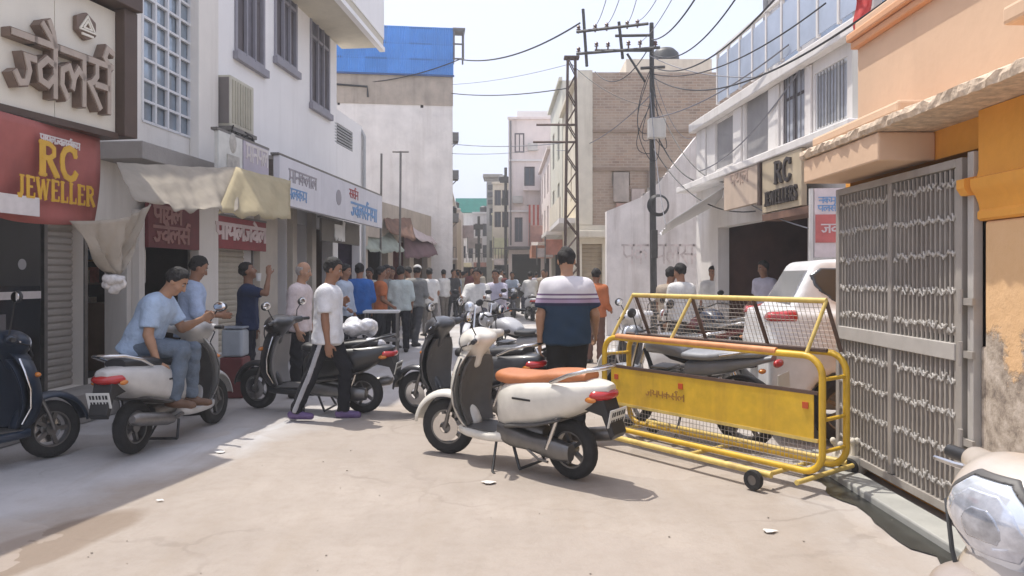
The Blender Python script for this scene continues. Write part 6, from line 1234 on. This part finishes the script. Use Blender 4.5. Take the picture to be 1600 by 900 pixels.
mesh_wires(.05, LB - .05, lambda x: V3(x, .0, .16), lambda x: V3(x, .0, .34), .034, .0022, 'lower_wire_mesh')
mesh_wires(.05, .22, lambda x: V3(x, .002, .70), lambda x: V3(x, .002, .91), .036, .0022, 'side_wire_mesh')
zr = 1.32; yr = dy * .5; x0r, x1r = .20, LB - .06
b = MB(); b.tube([(x0r, yr, zr), (x1r, yr, zr)], .02, 8); b.build('ridge_tube', YELP, ba, 60)
for k, t in enumerate((0, .36, 1.0)): x_ = x0r + (x1r - x0r) * t; b = MB(); b.tube([(x_, yr, zr), (x_ - .10 * (1 if k < 2 else .6), 0.0, .95)], .014, 8); b.build('front_strut', YELP, ba, 60)
for k, t in enumerate((.02, .36, .68, 1.0)): x_ = x0r + (x1r - x0r) * t; b = MB(); b.tube([(x_, yr, zr - .01), (x_ + .02, dy, .955)], .016, 6); b.build('rear_strut', RUS, ba, 60)
mesh_wires(x0r, x1r, lambda x: V3(x, dy - .005, .97), lambda x: V3(x, yr + .005, zr - .02), .036, .0022, 'ridge_wire_mesh')
b = MB(); b.tube([(.05, yr * 1.5, .96), (LB - .1, yr * 1.5, .96)], .016, 6); b.build('inner_rail', RUS, ba, 60)
# base frame and wheels
b = MB(); b.tube([(.02, -.22, .11), (LB - .25, -.22, .11)], .024, 8); b.build('base_tube', YELP, ba, 60); b = MB(); b.tube([(.05, dy + .2, .11), (LB - .1, dy + .2, .11)], .024, 8); b.build('base_tube', YELP, ba, 60)
for x_ in (.12, LB * .52, LB - .30, LB - .06): b = MB(); b.tube([(x_, -.22, .10), (x_, dy + .2, .10)], .018, 8); b.build('cross_bar', YELP, ba, 60)
for k, (z_) in enumerate((.28, .50, .78)): b = MB(); b.tube([(LB - .005, 0, z_), (LB - .005, dy, z_)], .015, 8); b.build('end_bar', YEL, ba, 60); b = MB(); b.tube([(.005, 0, z_), (.005, dy, z_)], .015, 8); b.build('end_bar', YEL, ba, 60)
for x_, y_ in ((LB - .34, -.30), (.10, -.30), (LB - .10, dy + .22), (.10, dy + .22)):
    o = empty('caster', (x_, y_, 0)); o.parent = ba; b = MB(); b.lathe([(.034, -.022), (.066, -.022), (.072, 0), (.066, .022), (.034, .022)], (0, 0, .072), 'Y', 20); b.build('tyre', RUB, o, 50); b = MB(); b.lathe([(.0, -.015), (.036, -.018), (.036, .018), (.0, .015)], (0, 0, .072), 'Y', 16); b.build('hub', STE, o, 40); b = MB(); b.tube([(0, .03, .072), (0, .06, .11)], .012, 6); b.build('axle', STE, o)
# ------------------------------------------------------------------ parked two-wheelers and car
CRE = paint('cream_white', (.66, .63, .56)); TAN = mat('tan_leather', (.42, .15, .055), .55, var=.12, scale=7, bump=.1, bscale=60); BLKS = mat('black_seat', (.022, .022, .024), .45, var=.2, scale=9, bump=.1, bscale=60)
def sc_place(front, rear): f_, r_ = Vector(front), Vector(rear); d_ = f_ - r_; return ((f_ + r_) / 2, math.atan2(d_.y, d_.x))
c, a = sc_place((-.50, 6.28), (.46, 5.42)); cs = scooter(c, a, CRE, TAN, 'cream white scooter with tan seat parked mid street before the barricade', steer=.35, lean=-3)
c, a = sc_place((-.98, 7.98), (.02, 7.2)); scooter(c, a, paint('charcoal', (.035, .036, .04)), BLKS, 'dark charcoal scooter parked right behind the cream scooter', steer=.25, lean=-3)
c, a = sc_place((-.35, 9.9), (.55, 9.0)); motorcycle(c, a, paint('silver_grey', (.42, .42, .43)), BLKS, 'silver grey motorcycle behind the two scooters in the middle', lean=-6)
c, a = sc_place((1.18, 7.35), (2.06, 6.42)); motorcycle(c, a, paint('dark_silver', (.20, .21, .23)), mat('greyish_seat', (.26, .27, .29), .35, var=.2, scale=5), 'motorcycle with greyish seat standing right behind the yellow barricade', lean=-6)
c, a = sc_place((-3.02, 7.42), (-3.18, 6.22)); scooter(c, a, paint('silver_scooter', (.50, .49, .47)), BLKS, 'silver scooter seen from behind with a man sitting sideways on it', lean=-2, stand=True)
c, a = sc_place((-2.92, 8.28), (-1.55, 8.02)); bs_ = scooter(c, a, paint('gloss_black', (.018, .018, .02)), BLKS, 'black scooter parked across behind the walking man', steer=-.15, lean=-3, inner=mat('greige_panel', (.20, .19, .185), .5))
c, a = sc_place((-3.80, 6.05), (-4.44, 4.98)); scooter(c, a, paint('dark_blue', (.014, .026, .048)), BLKS, 'dark blue scooter cut off by the left frame edge beside the silver scooter', lean=-3, inner=mat('navy_panel', (.02, .03, .05), .5), mz=.13)
SH2 = [(-.085, .862), (-.112, .90), (-.116, .945), (-.09, .995), (-.045, 1.03), (.045, 1.03), (.09, .995), (.116, .945), (.112, .90), (.085, .862)]
NB = scooter((1.52, 1.76), R(193), paint('beige_close', (.45, .395, .34), .34), BLKS, 'beige scooter front with large headlight close to the camera at lower right', steer=0.0, h=.005, mirrors=False, shield=SH2)
for ch in NB.children:
    if ch.name.startswith('handlebar_cowl'): k_ = 1.10; ch.matrix_local = Matrix.Translation((.40, 0, .955)) @ Matrix.Diagonal((k_, k_ * .96, k_, 1)) @ Matrix.Translation((-.40, 0, -.955))
f = Field((.28, -.24, .60), (.66, .24, .9), .007); f.ell((.44, 0, .765), (.12, .15, .075), None, 0); f.ell((.42, 0, .68), (.11, .13, .09), None, .06); inst('lower_cowl', f.mesh('lower_cowl', paint('brown_beige', (.31, .26, .225), .4)), NB)
hc_ = [ch for ch in NB.children if ch.name.startswith('handlebar_cowl')][0]
for sc_, m_, up_ in ((.80, mat('lamp_reflector', (.60, .63, .70), .10, .5, var=.25, scale=22, coat=1.0), .0075), (.42, mat('lamp_inner', (.46, .49, .55), .12, .6, var=.3, scale=30, coat=1.0), .0088)):
    q = Field((.34, -.14, .86), (.54, .14, 1.04), .0035); q.d = cowl_field_on(q); p_ = q.all(); po = [(y_ * sc_ + .012 * (1 - sc_), .945 + (z_ - .945) * sc_ * .95) for y_, z_ in SH2]
    q.d = np.maximum(np.maximum(q.d - up_, polysd(p_[..., 1], p_[..., 2], po)), .34 - p_[..., 0]).astype(np.float32); inst('lamp_detail', q.mesh('lamp_detail', m_), hc_)
b = MB(); b.box(.555, .568, -.04, .04, .755, .785); b.build('badge', CHR, NB, bevel=.004)
c, a = sc_place((1.35, 9.6), (2.2, 8.6)); scooter(c, a, paint('white_scooter', (.66, .65, .64)), BLKS, 'white scooter behind the barricade ridge mesh', lean=-3)
c, a = sc_place((2.3, 10.9), (3.0, 9.9)); motorcycle(c, a, paint('red_black', (.16, .03, .03)), BLKS, 'dark red motorcycle parked before the right hand shop', lean=-6)
c, a = sc_place((3.1, 12.2), (3.5, 11.0)); motorcycle(c, a, paint('blue_black', (.03, .04, .07)), BLKS, 'blue black motorcycle close to the right hand shop opening', lean=-6)
# white car parked nose-in beside the orange building
def car(loc, rz, label):
    rt = tag(empty('parked_car', (loc[0], loc[1], 0), rz), label, 'car'); PA = paint('car_white', (.70, .70, .70)); CG = mat('car_glass', (.05, .055, .06), .06, var=.2, spec=.8); CGL = mat('car_rear_glass', (.22, .23, .24), .08, .2, var=.15, spec=.8)
    def body(f):
        p = f.all(); x, y, z = p[..., 0], np.abs(p[..., 1]), p[..., 2]
        def sm(a_, b_, k=.05): hh_ = np.clip(.5 + .5 * (a_ - b_) / k, 0, 1); return b_ * (1 - hh_) + a_ * hh_ + k * hh_ * (1 - hh_)
        d1 = sm(sm(sm(-x - 1.88 + .05 * (z - .6) ** 2, x - 1.86 + .25 * np.clip(z - .5, 0, 1)), y - .84 + .06 * (z - .6) ** 2 + .02 * x * x * .3), sm(z - 1.16 + .05 * np.clip(x - .6, 0, 2) ** 2, .26 - z))
        rear = (-(x + 1.72) * .88 + (z - 1.12) * .47); front = ((x - .95) * .6 + (z - 1.1) * .8); side = (y - .80) * .94 + (z - 1.05) * .28
        d2 = sm(sm(sm(rear, front), side), sm(z - 1.66 + .02 * (x + .4) ** 2, .8 - z), .06); f.d = np.minimum(d1, d2)
        k = .06; hh_ = np.clip(.5 + .5 * (d1 - d2) / k, 0, 1); d = d1 * (1 - hh_) + d2 * hh_ - k * hh_ * (1 - hh_)
        for wx in (-1.2, 1.22): d = np.maximum(d, .35 - np.hypot(x - wx, z - .31) - np.where(y > .5, 0, 1))
        return p, d.astype(np.float32)
    f = Field((-2.0, -.95, .15), (2.0, .95, 1.7), .03); p, d = body(f); f.d = d; inst('body', f.mesh('body', PA), rt)
    def patch(nm, fn, m, lo, hi, inf=.006, par=rt): q = Field(lo, hi, .02); p_, d_ = body(q); q.d = np.maximum(d_ - inf, fn(p_)).astype(np.float32); me = q.mesh(nm, m); return inst(nm, me, par)
    patch('rear_window', lambda p_: np.maximum(polysd(p_[..., 1], p_[..., 2], [(-.66, 1.22), (.66, 1.22), (.58, 1.55), (-.58, 1.55)]), p_[..., 0] + 1.25), CGL, (-2, -.9, .9), (-1.2, .9, 1.65))
    for sg in (-1, 1):
        patch('quarter_window', lambda p_: np.maximum(polysd(p_[..., 0], p_[..., 2], [(-1.50, 1.50), (-1.46, 1.38), (-1.25, 1.22), (-.82, 1.19), (-.82, 1.55), (-1.40, 1.57)]), .4 - p_[..., 1] * sg), CG, (-1.6, .3 if sg > 0 else -.95, .9), (-.7, .95 if sg > 0 else -.3, 1.6))
        patch('side_window', lambda p_: np.maximum(polysd(p_[..., 0], p_[..., 2], [(-.74, 1.19), (-.74, 1.55), (.2, 1.55), (.2, 1.19)]), .4 - p_[..., 1] * sg), CG, (-.9, .3 if sg > 0 else -.95, .9), (.3, .95 if sg > 0 else -.3, 1.6))
        patch('side_window', lambda p_: np.maximum(polysd(p_[..., 0], p_[..., 2], [(.27, 1.19), (.27, 1.53), (.45, 1.48), (.85, 1.19)]), .4 - p_[..., 1] * sg), CG, (.2, .3 if sg > 0 else -.95, .9), (1.1, .95 if sg > 0 else -.3, 1.6))
        patch('tail_light', lambda p_: np.maximum(np.maximum(polysd(p_[..., 1] * sg, p_[..., 2], [(.60, 1.10), (1.0, 1.07), (1.0, 1.16), (.80, 1.20), (.62, 1.15)]), p_[..., 0] + 1.62), .3 - p_[..., 1] * sg), REDL, (-2, .2 if sg > 0 else -.95, .7), (-1.4, .95 if sg > 0 else -.2, 1.3), .014)
        for wx in (-1.2, 1.22): wheel(rt, wx, .31, .19, spokes=7, y=.74 * sg, ra=.20)
    patch('windscreen', lambda p_: np.maximum(polysd(p_[..., 1], p_[..., 2], [(-.66, 1.2), (.66, 1.2), (.58, 1.54), (-.58, 1.54)]), .3 - p_[..., 0]), CG, (.2, -.9, .95), (1.3, .9, 1.65))
    b = MB(); b.box(-1.925, -1.89, -.25, .25, .60, .72); b.build('number_plate', PLATE, rt); b = MB(); b.box(-1.90, -1.80, -.8, .8, .30, .50); b.build('rear_bumper', BLK, rt, bevel=.03)
    return rt
car((4.27, 7.03), R(-10), 'white hatchback parked rear towards the street behind the metal gate')
# ------------------------------------------------------------------ odd things
rt = tag(empty('water_cooler', (-3.42, 9.1, 0)), 'pale plastic water tub on a dark red stand between the two men on the left', 'water tub'); b = MB(); b.box(-.13, .13, -.13, .13, .50, .84); b.build('tub', mat('pale_tub', (.42, .46, .50), .35, var=.1, scale=6), rt, bevel=.03); b = MB(); b.box(-.14, .14, -.14, .14, .845, .87); b.build('lid', mat('tub_lid', (.30, .34, .40), .5), rt, bevel=.01); b = MB(); b.box(-.14, .14, -.14, .14, 0, .495); b.build('stand', mat('maroon_stand', (.16, .035, .035), .6, var=.15), rt, bevel=.015)
# plastic wrapped bundle on the black scooter's seat and tail
PLW = mat('clear_white_wrap', (.64, .64, .66), .16, var=.18, scale=12, coat=.6, bump=.5, bscale=22)
def blob(name, c, rr_, n, sz, m, label, cat, seed=1):
    rn = random.Random(seed); c = Vector(c); f = Field(c - Vector(rr_) - Vector((.15,) * 3), c + Vector(rr_) + Vector((.15,) * 3), .014)
    for k in range(n): q = Vector((rn.uniform(-1, 1) * rr_[0], rn.uniform(-1, 1) * rr_[1], rn.uniform(-1, 1) * rr_[2])); f.ell(c + q, (sz * rn.uniform(.8, 1.3), sz * rn.uniform(.8, 1.2), sz * rn.uniform(.6, 1)), None, .03)
    p = f.all(); f.d = (f.d + .006 * np.sin(p[..., 0] * 60 + 3 * np.sin(p[..., 2] * 40)) * np.sin(p[..., 1] * 55)).astype(np.float32); o = bpy.data.objects.new(name, f.mesh(name, m)); COL.objects.link(o); tag(o, label, cat); return o
blob('plastic_bundle', P(556, 512, 8.1), (.16, .10, .04), 12, .085, PLW, 'white plastic wrapped bundle lying on the black scooter seat', 'bundle', 2)
blob('plastic_sheet', P(586, 545, 8.05), (.10, .12, .09), 10, .07, PLW, 'crumpled clear plastic over the tail of the black scooter', 'plastic sheet', 3)
# table on the left among the crowd
q = P(597, 430, 12.6); rt = tag(empty('folding_table', (q.x, 12.6, 0), R(5)), 'small pale topped table beside the crowd on the left', 'table'); b = MB(); b.box(-.30, .30, -.25, .25, .86, .90); b.build('table_top', mat('table_white', (.58, .57, .55), .6), rt, bevel=.008)
for sx in (-.26, .26):
    for sy in (-.21, .21): b = MB(); b.tube([(sx, sy, 0), (sx, sy, .86)], .016, 6); b.build('leg', STE, rt)
b = MB(); b.box(-.28, .28, -.23, .23, .38, .41); b.build('shelf', STE, rt)
# counter and display rack inside the right shop
q = P(1180, 430, 12.2); rt = tag(empty('shop_counter', (q.x + .6, 12.0, .0), W.rz), 'dark counter with steel rack inside the right hand shop', 'counter'); b = MB(); b.box(-1.2, 1.0, 0, .5, 0, .95); b.build('cabinet', mat('dark_counter', (.06, .045, .04), .5), rt, bevel=.01); b = MB(); b.box(-1.22, 1.02, -.03, .53, .953, .985); b.build('counter_top', mat('grey_top', (.34, .33, .32), .4), rt)
for k in range(5): b = MB(); b.tube([(.2 + .15 * k, .1, .985), (.2 + .15 * k, .1, 1.45)], .012, 6); b.build('rack_upright', CHR, rt)
for zz in (1.2, 1.45): b = MB(); b.tube([(.2, .1, zz), (.8, .1, zz)], .012, 6); b.build('rack_rail', CHR, rt)
# ------------------------------------------------------------------ people in the foreground
def stripes_mat():
    m = bpy.data.materials.new('striped_tshirt'); m.use_nodes = True; t = m.node_tree; N = t.nodes; L = t.links; b = N['Principled BSDF']; b.inputs['Roughness'].default_value = .85; b.inputs['Specular IOR Level'].default_value = .2
    tc = N.new('ShaderNodeTexCoord'); sx = N.new('ShaderNodeSeparateXYZ'); L.new(tc.outputs['Object'], sx.inputs[0]); mr = N.new('ShaderNodeMapRange'); mr.inputs[1].default_value = .80; mr.inputs[2].default_value = 1.50; L.new(sx.outputs[2], mr.inputs[0])
    cr_ = N.new('ShaderNodeValToRGB'); cr_.color_ramp.interpolation = 'CONSTANT'; e = cr_.color_ramp.elements; tl = (.022, .042, .072, 1); wh = (.60, .58, .60, 1); mv = (.17, .11, .20, 1); lm = (.36, .28, .38, 1)
    e[0].position = 0; e[0].color = tl; e[1].position = .565; e[1].color = (.03, .03, .06, 1)
    for p_, c_ in ((.605, lm), (.645, mv), (.665, wh), (.700, mv), (.725, wh)): x = e.new(p_); x.color = c_
    L.new(mr.outputs[0], cr_.inputs[0]); L.new(cr_.outputs[0], b.inputs['Base Color']); n = N.new('ShaderNodeTexNoise'); n.inputs['Scale'].default_value = 40; bp = N.new('ShaderNodeBump'); bp.inputs['Strength'].default_value = .2; L.new(n.outputs['Fac'], bp.inputs['Height']); L.new(bp.outputs[0], b.inputs['Normal']); return m
wht = cloth('white', (.66, .66, .67)); blk = cloth('black', (.018, .018, .022)); lbl = cloth('light_blue', (.36, .46, .60)); lbl2 = cloth('pale_blue', (.38, .47, .64)); jean = cloth('grey_jeans', (.12, .15, .19), .2); jeanb = cloth('blue_jeans', (.05, .09, .16), .25); nav = cloth('navy', (.022, .035, .085)); pnk = cloth('pale_pink', (.58, .50, .49)); stp = cloth('grey_stripe', (.36, .36, .38)); drk = cloth('dark_grey', (.035, .035, .04)); purple = mat('purple_shoe', (.13, .08, .19), .6)
# walking man in white T-shirt
ps = pose(pelvis=(0, 0, .925), t=(0, .02, 1), hd=(0, .22, 1), face=(0, 1, -.30), ua={'R': (.10, .04, -1), 'L': (-.45, -.55, -.75)}, fa={'R': (.02, .12, -1), 'L': (.30, .75, .30)}, th={'R': (.02, -.36, -1), 'L': (0, .42, -1)}, sh={'R': (.0, -.42, -1), 'L': (0, -.06, -1)}, ft={'R': (.05, 1, -.02), 'L': (-.05, 1, 0)})
person((-1.92, 7.68), R(-90), person_meshes(ps, .011, 1.0, 'short', .12, .007, stripe=True, loose=.006, seedv=1), dict(body=SKIN, shirt=wht, trousers=blk, hair=HAIR, side_stripe=stp, shoe=purple), 'man in white T-shirt and black side striped trousers walking past the black scooter', .985)
# man sitting sideways on the silver scooter
ps = pose(pelvis=(0, 0, .87), t=(0, .46, 1), hd=(0, .62, .8), face=(0, .85, -.62), ua={'R': (.22, -.05, -1), 'L': (-.12, .45, -.85)}, fa={'R': (.02, .34, -1), 'L': (.35, .85, .38)}, th={'R': (.14, 1, -.02), 'L': (-.10, 1, -.08)}, sh={'R': (.0, -.16, -1), 'L': (0, -.05, -1)}, ft={'R': (.1, 1, -.1), 'L': (-.1, 1, -.1)})
person((-3.34, 6.60), R(-84), person_meshes(ps, .011, 1.04, 'short', .07, .007, loose=.004, seedv=2), dict(body=SKIN2, shirt=lbl, trousers=jean, hair=HAIR, shoe=SHOEB), 'man in light blue T-shirt and grey jeans sitting sideways on the silver scooter', 1.0)
# man standing in pale blue shirt
ps = pose(hd=(0, .30, 1), face=(0, 1, -.45), t=(0, .06, 1), ua={'R': (.28, .10, -1), 'L': (-.2, .15, -1)}, fa={'R': (-.25, .95, -.10), 'L': (.25, 1, -.1)})
person((-3.50, 8.0), R(-62), person_meshes(ps, .012, 1.04, 'elbow', .10, .008, loose=.008, seedv=3), dict(body=SKIN, shirt=lbl2, trousers=cloth('midnight', (.016, .018, .03)), hair=HAIR, shoe=SHOE), 'man in pale blue shirt and dark trousers standing beside the silver scooter', .985)
# man drinking
ps = pose(hd=(0, -.10, 1), face=(0, 1, .38), ua={'R': (.12, .75, -.10), 'L': (-.15, .0, -1)}, fa={'R': (-.28, .10, 1), 'L': (0, .15, -1)}, ha={'R': (-.3, -.1, 1)})
person((-3.36, 9.35), R(-82), person_meshes(ps, .013, .95, 'short', .10, .006, seedv=4), dict(body=SKIN, shirt=nav, trousers=cloth('midnight', (.016, .018, .03)), hair=HAIR, shoe=SHOE), 'man in navy T-shirt tilting his head back to drink by the cream shutter', .955)
q = P(404, 433, 9.3); b = MB(); b.lathe([(.0, -.05), (.025, -.05), (.035, .05), (.031, .05), (.022, -.04), (.0, -.04)], q, 'Z', 14); o = b.build('drinking_cup', mat('cup_white', (.68, .68, .66), .5), None, 40); tag(o, 'small white cup held up by the drinking man', 'cup')
# old man
ps = pose(hd=(0, .20, 1), face=(0, 1, -.15), t=(0, .05, 1), ua={'R': (.12, -.12, -1), 'L': (-.1, -.1, -1)}, fa={'R': (.0, .35, -1), 'L': (.0, .5, -1)})
person((-2.64, 9.1), R(-95), person_meshes(ps, .012, 1.0, 'elbow', .10, .008, hair='bald', loose=.008, seedv=5), dict(body=SKIN2, shirt=pnk, trousers=blk, hair=HAIRG, shoe=SHOE), 'balding old man in pale pink shirt behind the black scooter', .96)
# striped man from behind
ps = pose(hd=(0, .16, 1), face=(.15, 1, -.35), ua={'L': (-.26, -.02, -1), 'R': (.34, .05, -1)}, fa={'L': (-.02, .12, -1), 'R': (.14, .62, -.72)})
person((.52, 6.95), R(4), person_meshes(ps, .011, 1.14, 'short', .11, .007, loose=.006, seedv=6), dict(body=SKIN2, shirt=stripes_mat(), trousers=cloth('charcoal', (.022, .022, .022)), hair=HAIR, shoe=SHOE), 'man in white and teal striped T-shirt seen from behind near the barricade', 1.015)
# ------------------------------------------------------------------ people further down the street
def stand_mesh(seedv, h, **kw):
    rn = random.Random(seedv); a = rn.uniform(-.1, .25); k = rn.uniform(0, 1)
    p_ = pose(t=(0, rn.uniform(0, .06), 1), face=(rn.uniform(-.3, .3), 1, -.2), ua={'R': (.18, rn.uniform(-.2, .2), -1), 'L': (-.18, rn.uniform(-.2, .2), -1)}, fa={'R': (0, .2 + k, -1 + k * .6), 'L': (0, .3, -1)}, th={'L': (-.03, a, -1), 'R': (.03, -a, -1)}, sh={'L': (0, a * .4 - .05, -1), 'R': (0, -a - .08, -1)}, pelvis=(0, 0, .955 - a * a * .5))
    return person_meshes(p_, h, seedv=seedv, **kw)
MID = [stand_mesh(20, .018, sleeve='short', hand=False), stand_mesh(21, .018, sleeve='long', hand=False, loose=.008), stand_mesh(22, .018, sleeve='elbow', hand=False, fat=1.1, loose=.006), stand_mesh(23, .018, sleeve='elbow', hand=False, loose=.01, cap=True)]
FAR = [stand_mesh(30 + i, .032, sleeve=('short', 'long', 'elbow')[i % 3], hand=False, fat=1.06) for i in range(5)]
CC = dict(blue=(.035, .12, .36), orange=(.48, .16, .07), mint=(.50, .56, .54), grey=(.24, .24, .23), rust=(.20, .10, .07), offw=(.60, .59, .57), sky=(.40, .46, .55), tan=(.36, .30, .24), darkr=(.16, .05, .05), char=(.05, .05, .055), lilac=(.46, .44, .52), cream=(.56, .52, .44), teal=(.06, .16, .18))
def pcol(s_, t_=(.03, .03, .035), sk=SKIN, **kw):
    k = 'c_%.2f_%.2f_%.2f' % tuple(CC[s_]); k2 = 't_%.2f_%.2f_%.2f' % t_; d_ = dict(body=sk, shirt=cloth(k, CC[s_]), trousers=cloth(k2, t_), hair=HAIR, cap=cloth('c_cap', (.60, .58, .54)), shoe=SHOE); d_.update(kw); return d_
def mid(u, Y, rz, i, cols, label, sc_=1.0, group='people standing by the left shops'): q = P(u, 430, Y); return person((q.x, Y), R(rz), MID[i], cols, label, sc_, group, face=True)
mid(562, 13.2, 20, 2, pcol('blue'), 'man in bright blue shirt seen from behind by the table', 1.0)
mid(592, 13.9, -60, 0, pcol('orange'), 'person in orange shirt beside the bright blue shirt', .97)
mid(601, 14.6, -120, 1, pcol('grey'), 'person in grey shirt behind the orange shirt', .98)
mid(626, 14.6, 10, 2, pcol('mint', (.02, .02, .025)), 'man in pale mint shirt and black trousers with his back turned', .98)
mid(610, 15.4, -150, 0, pcol('lilac'), 'person in lilac shirt just left of the mint shirt', .98)
mid(650, 15.75, -25, 3, pcol('grey', (.08, .08, .085)), 'man in grey shirt and pale cap standing apart on the sunlit road', 1.0)
mid(640, 17.5, 90, 1, pcol('tan'), 'person in tan shirt half hidden behind the capped man', .98)
mid(672, 18.2, 30, 0, pcol('offw', (.16, .15, .14)), 'person in white shirt and grey trousers right of the capped man', .98)
mid(536, 12.4, -100, 1, pcol('sky'), 'person in sky grey shirt behind the walking man shoulder', .97)
mid(578, 16.0, 180, 2, pcol('cream'), 'person in cream shirt facing out between blue and orange shirts', .97)
mid(1066, 10.4, 30, 1, pcol('offw', (.10, .10, .10)), 'man in white shirt behind the barricade by the pole', .96, 'people by the right shop')
mid(1046, 11.6, -40, 0, pcol('tan'), 'person in tan shirt left of the white shirt behind the barricade', .95, 'people by the right shop')
mid(1114, 14.6, 160, 2, pcol('offw'), 'person in white shirt at the left side of the dark shop', .98, 'people by the right shop')
mid(1196, 12.9, 120, 0, pcol('lilac'), 'person in pinkish lilac shirt inside the dark shop', 1.02, 'people by the right shop')
mid(930, 12.6, -30, 1, pcol('orange', (.16, .09, .07)), 'person in orange brown clothes right of the striped man', .93, 'people by the right shop')
# crowd in the distance, each one a person
rn = random.Random(12); names = list(CC)
for k in range(30):
    Y = 22 + rn.random() ** .9 * 28; u = rn.uniform(694, 742) if k % 3 else rn.uniform(738, 812)
    if k % 7 == 0: u = rn.uniform(812, 868)
    if Y < 25 and 740 < u < 800: Y += 8
    if Y > 24 and u < 712: u += 12
    q = P(u, 430, Y); c_ = ('offw', 'lilac', 'sky', 'offw', 'cream', 'char', 'offw', 'tan', 'grey', 'mint', 'darkr', 'lilac')[rn.randrange(12)]
    person((q.x, Y), R(rn.uniform(0, 360)), FAR[k % 5], pcol(c_, rn.choice([(.03, .03, .035), (.10, .10, .11), (.16, .14, .12), (.03, .04, .07)])), 'small distant pedestrian in %s shirt in the crowd down the narrow street' % dict(offw='white', lilac='pale lilac', sky='sky grey', cream='cream', char='black', rust='rust', tan='tan', grey='grey', mint='mint', darkr='dark red', teal='dark teal')[c_], rn.uniform(.93, 1.02), 'distant pedestrians down the street', face=False)
# riders coming up the street
def seat_mesh(seedv, h): return person_meshes(pose(pelvis=(0, 0, .84), t=(0, .08, 1), ua={'R': (.2, .6, -.75), 'L': (-.2, .6, -.75)}, fa={'R': (-.05, .95, .15), 'L': (.05, .95, .15)}, th={'R': (.22, .95, -.3), 'L': (-.22, .95, -.3)}, sh={'R': (.0, .1, -1), 'L': (0, .1, -1)}), h, 1.05, 'long', .08, .006, hand=False, loose=.008, seedv=seedv)
SEAT = seat_mesh(50, .018)
for k, (u, Y, rz, c_, lb, lv) in enumerate(((746, 14.2, 172, 'offw', 'rider in white shirt heading for the camera behind the cream scooter', 'pale motorcycle ridden towards the camera behind the cream scooter'), (776, 15.6, 165, 'lilac', 'rider in pale lilac shirt next to the white shirted rider', 'silver motorcycle next to the white shirted rider'), (829, 24.5, 8, 'offw', 'rider in white shirt riding away down the right side of the street', 'white scooter ridden away down the right side of the street'), (800, 27, 185, 'sky', 'rider in sky grey shirt in the distance left of the white scooter rider', 'dark scooter in the distance left of the white scooter rider'))):
    q = P(u, 430, Y); person((q.x, Y), R(rz), SEAT, pcol(c_, (.10, .10, .12)), lb, 1.0, None, face=(k < 2)); fx = Vector((-math.sin(R(rz)), math.cos(R(rz)))); pos = Vector((q.x, Y)) + fx * .25
    if k < 2: motorcycle(pos, R(rz + 90), paint('ride_%d' % k, ((.56, .56, .58), (.36, .37, .40))[k]), BLKS, lv)
    else: scooter(pos, R(rz + 90), paint('ridescoot_%d' % k, ((.62, .62, .62), (.06, .06, .07))[k - 2]), BLKS, lv, h=.02, stand=False)

# ------------------------------------------------------------------ dusty air
b = MB(); b.box(-320, 320, -60, 520, -1.2, 15); hz_ = b.build('haze', None); tag(hz_, 'thin dusty haze filling the street', 'haze', kind='stuff')
hm = bpy.data.materials.new('dusty_haze'); hm.use_nodes = True; N = hm.node_tree.nodes; N.clear(); pv = N.new('ShaderNodeVolumePrincipled'); ou = N.new('ShaderNodeOutputMaterial'); hm.node_tree.links.new(pv.outputs[0], ou.inputs['Volume'])
pv.inputs['Color'].default_value = (.92, .93, .95, 1); pv.inputs['Density'].default_value = .0036; pv.inputs['Anisotropy'].default_value = .25; hz_.data.materials.append(hm)
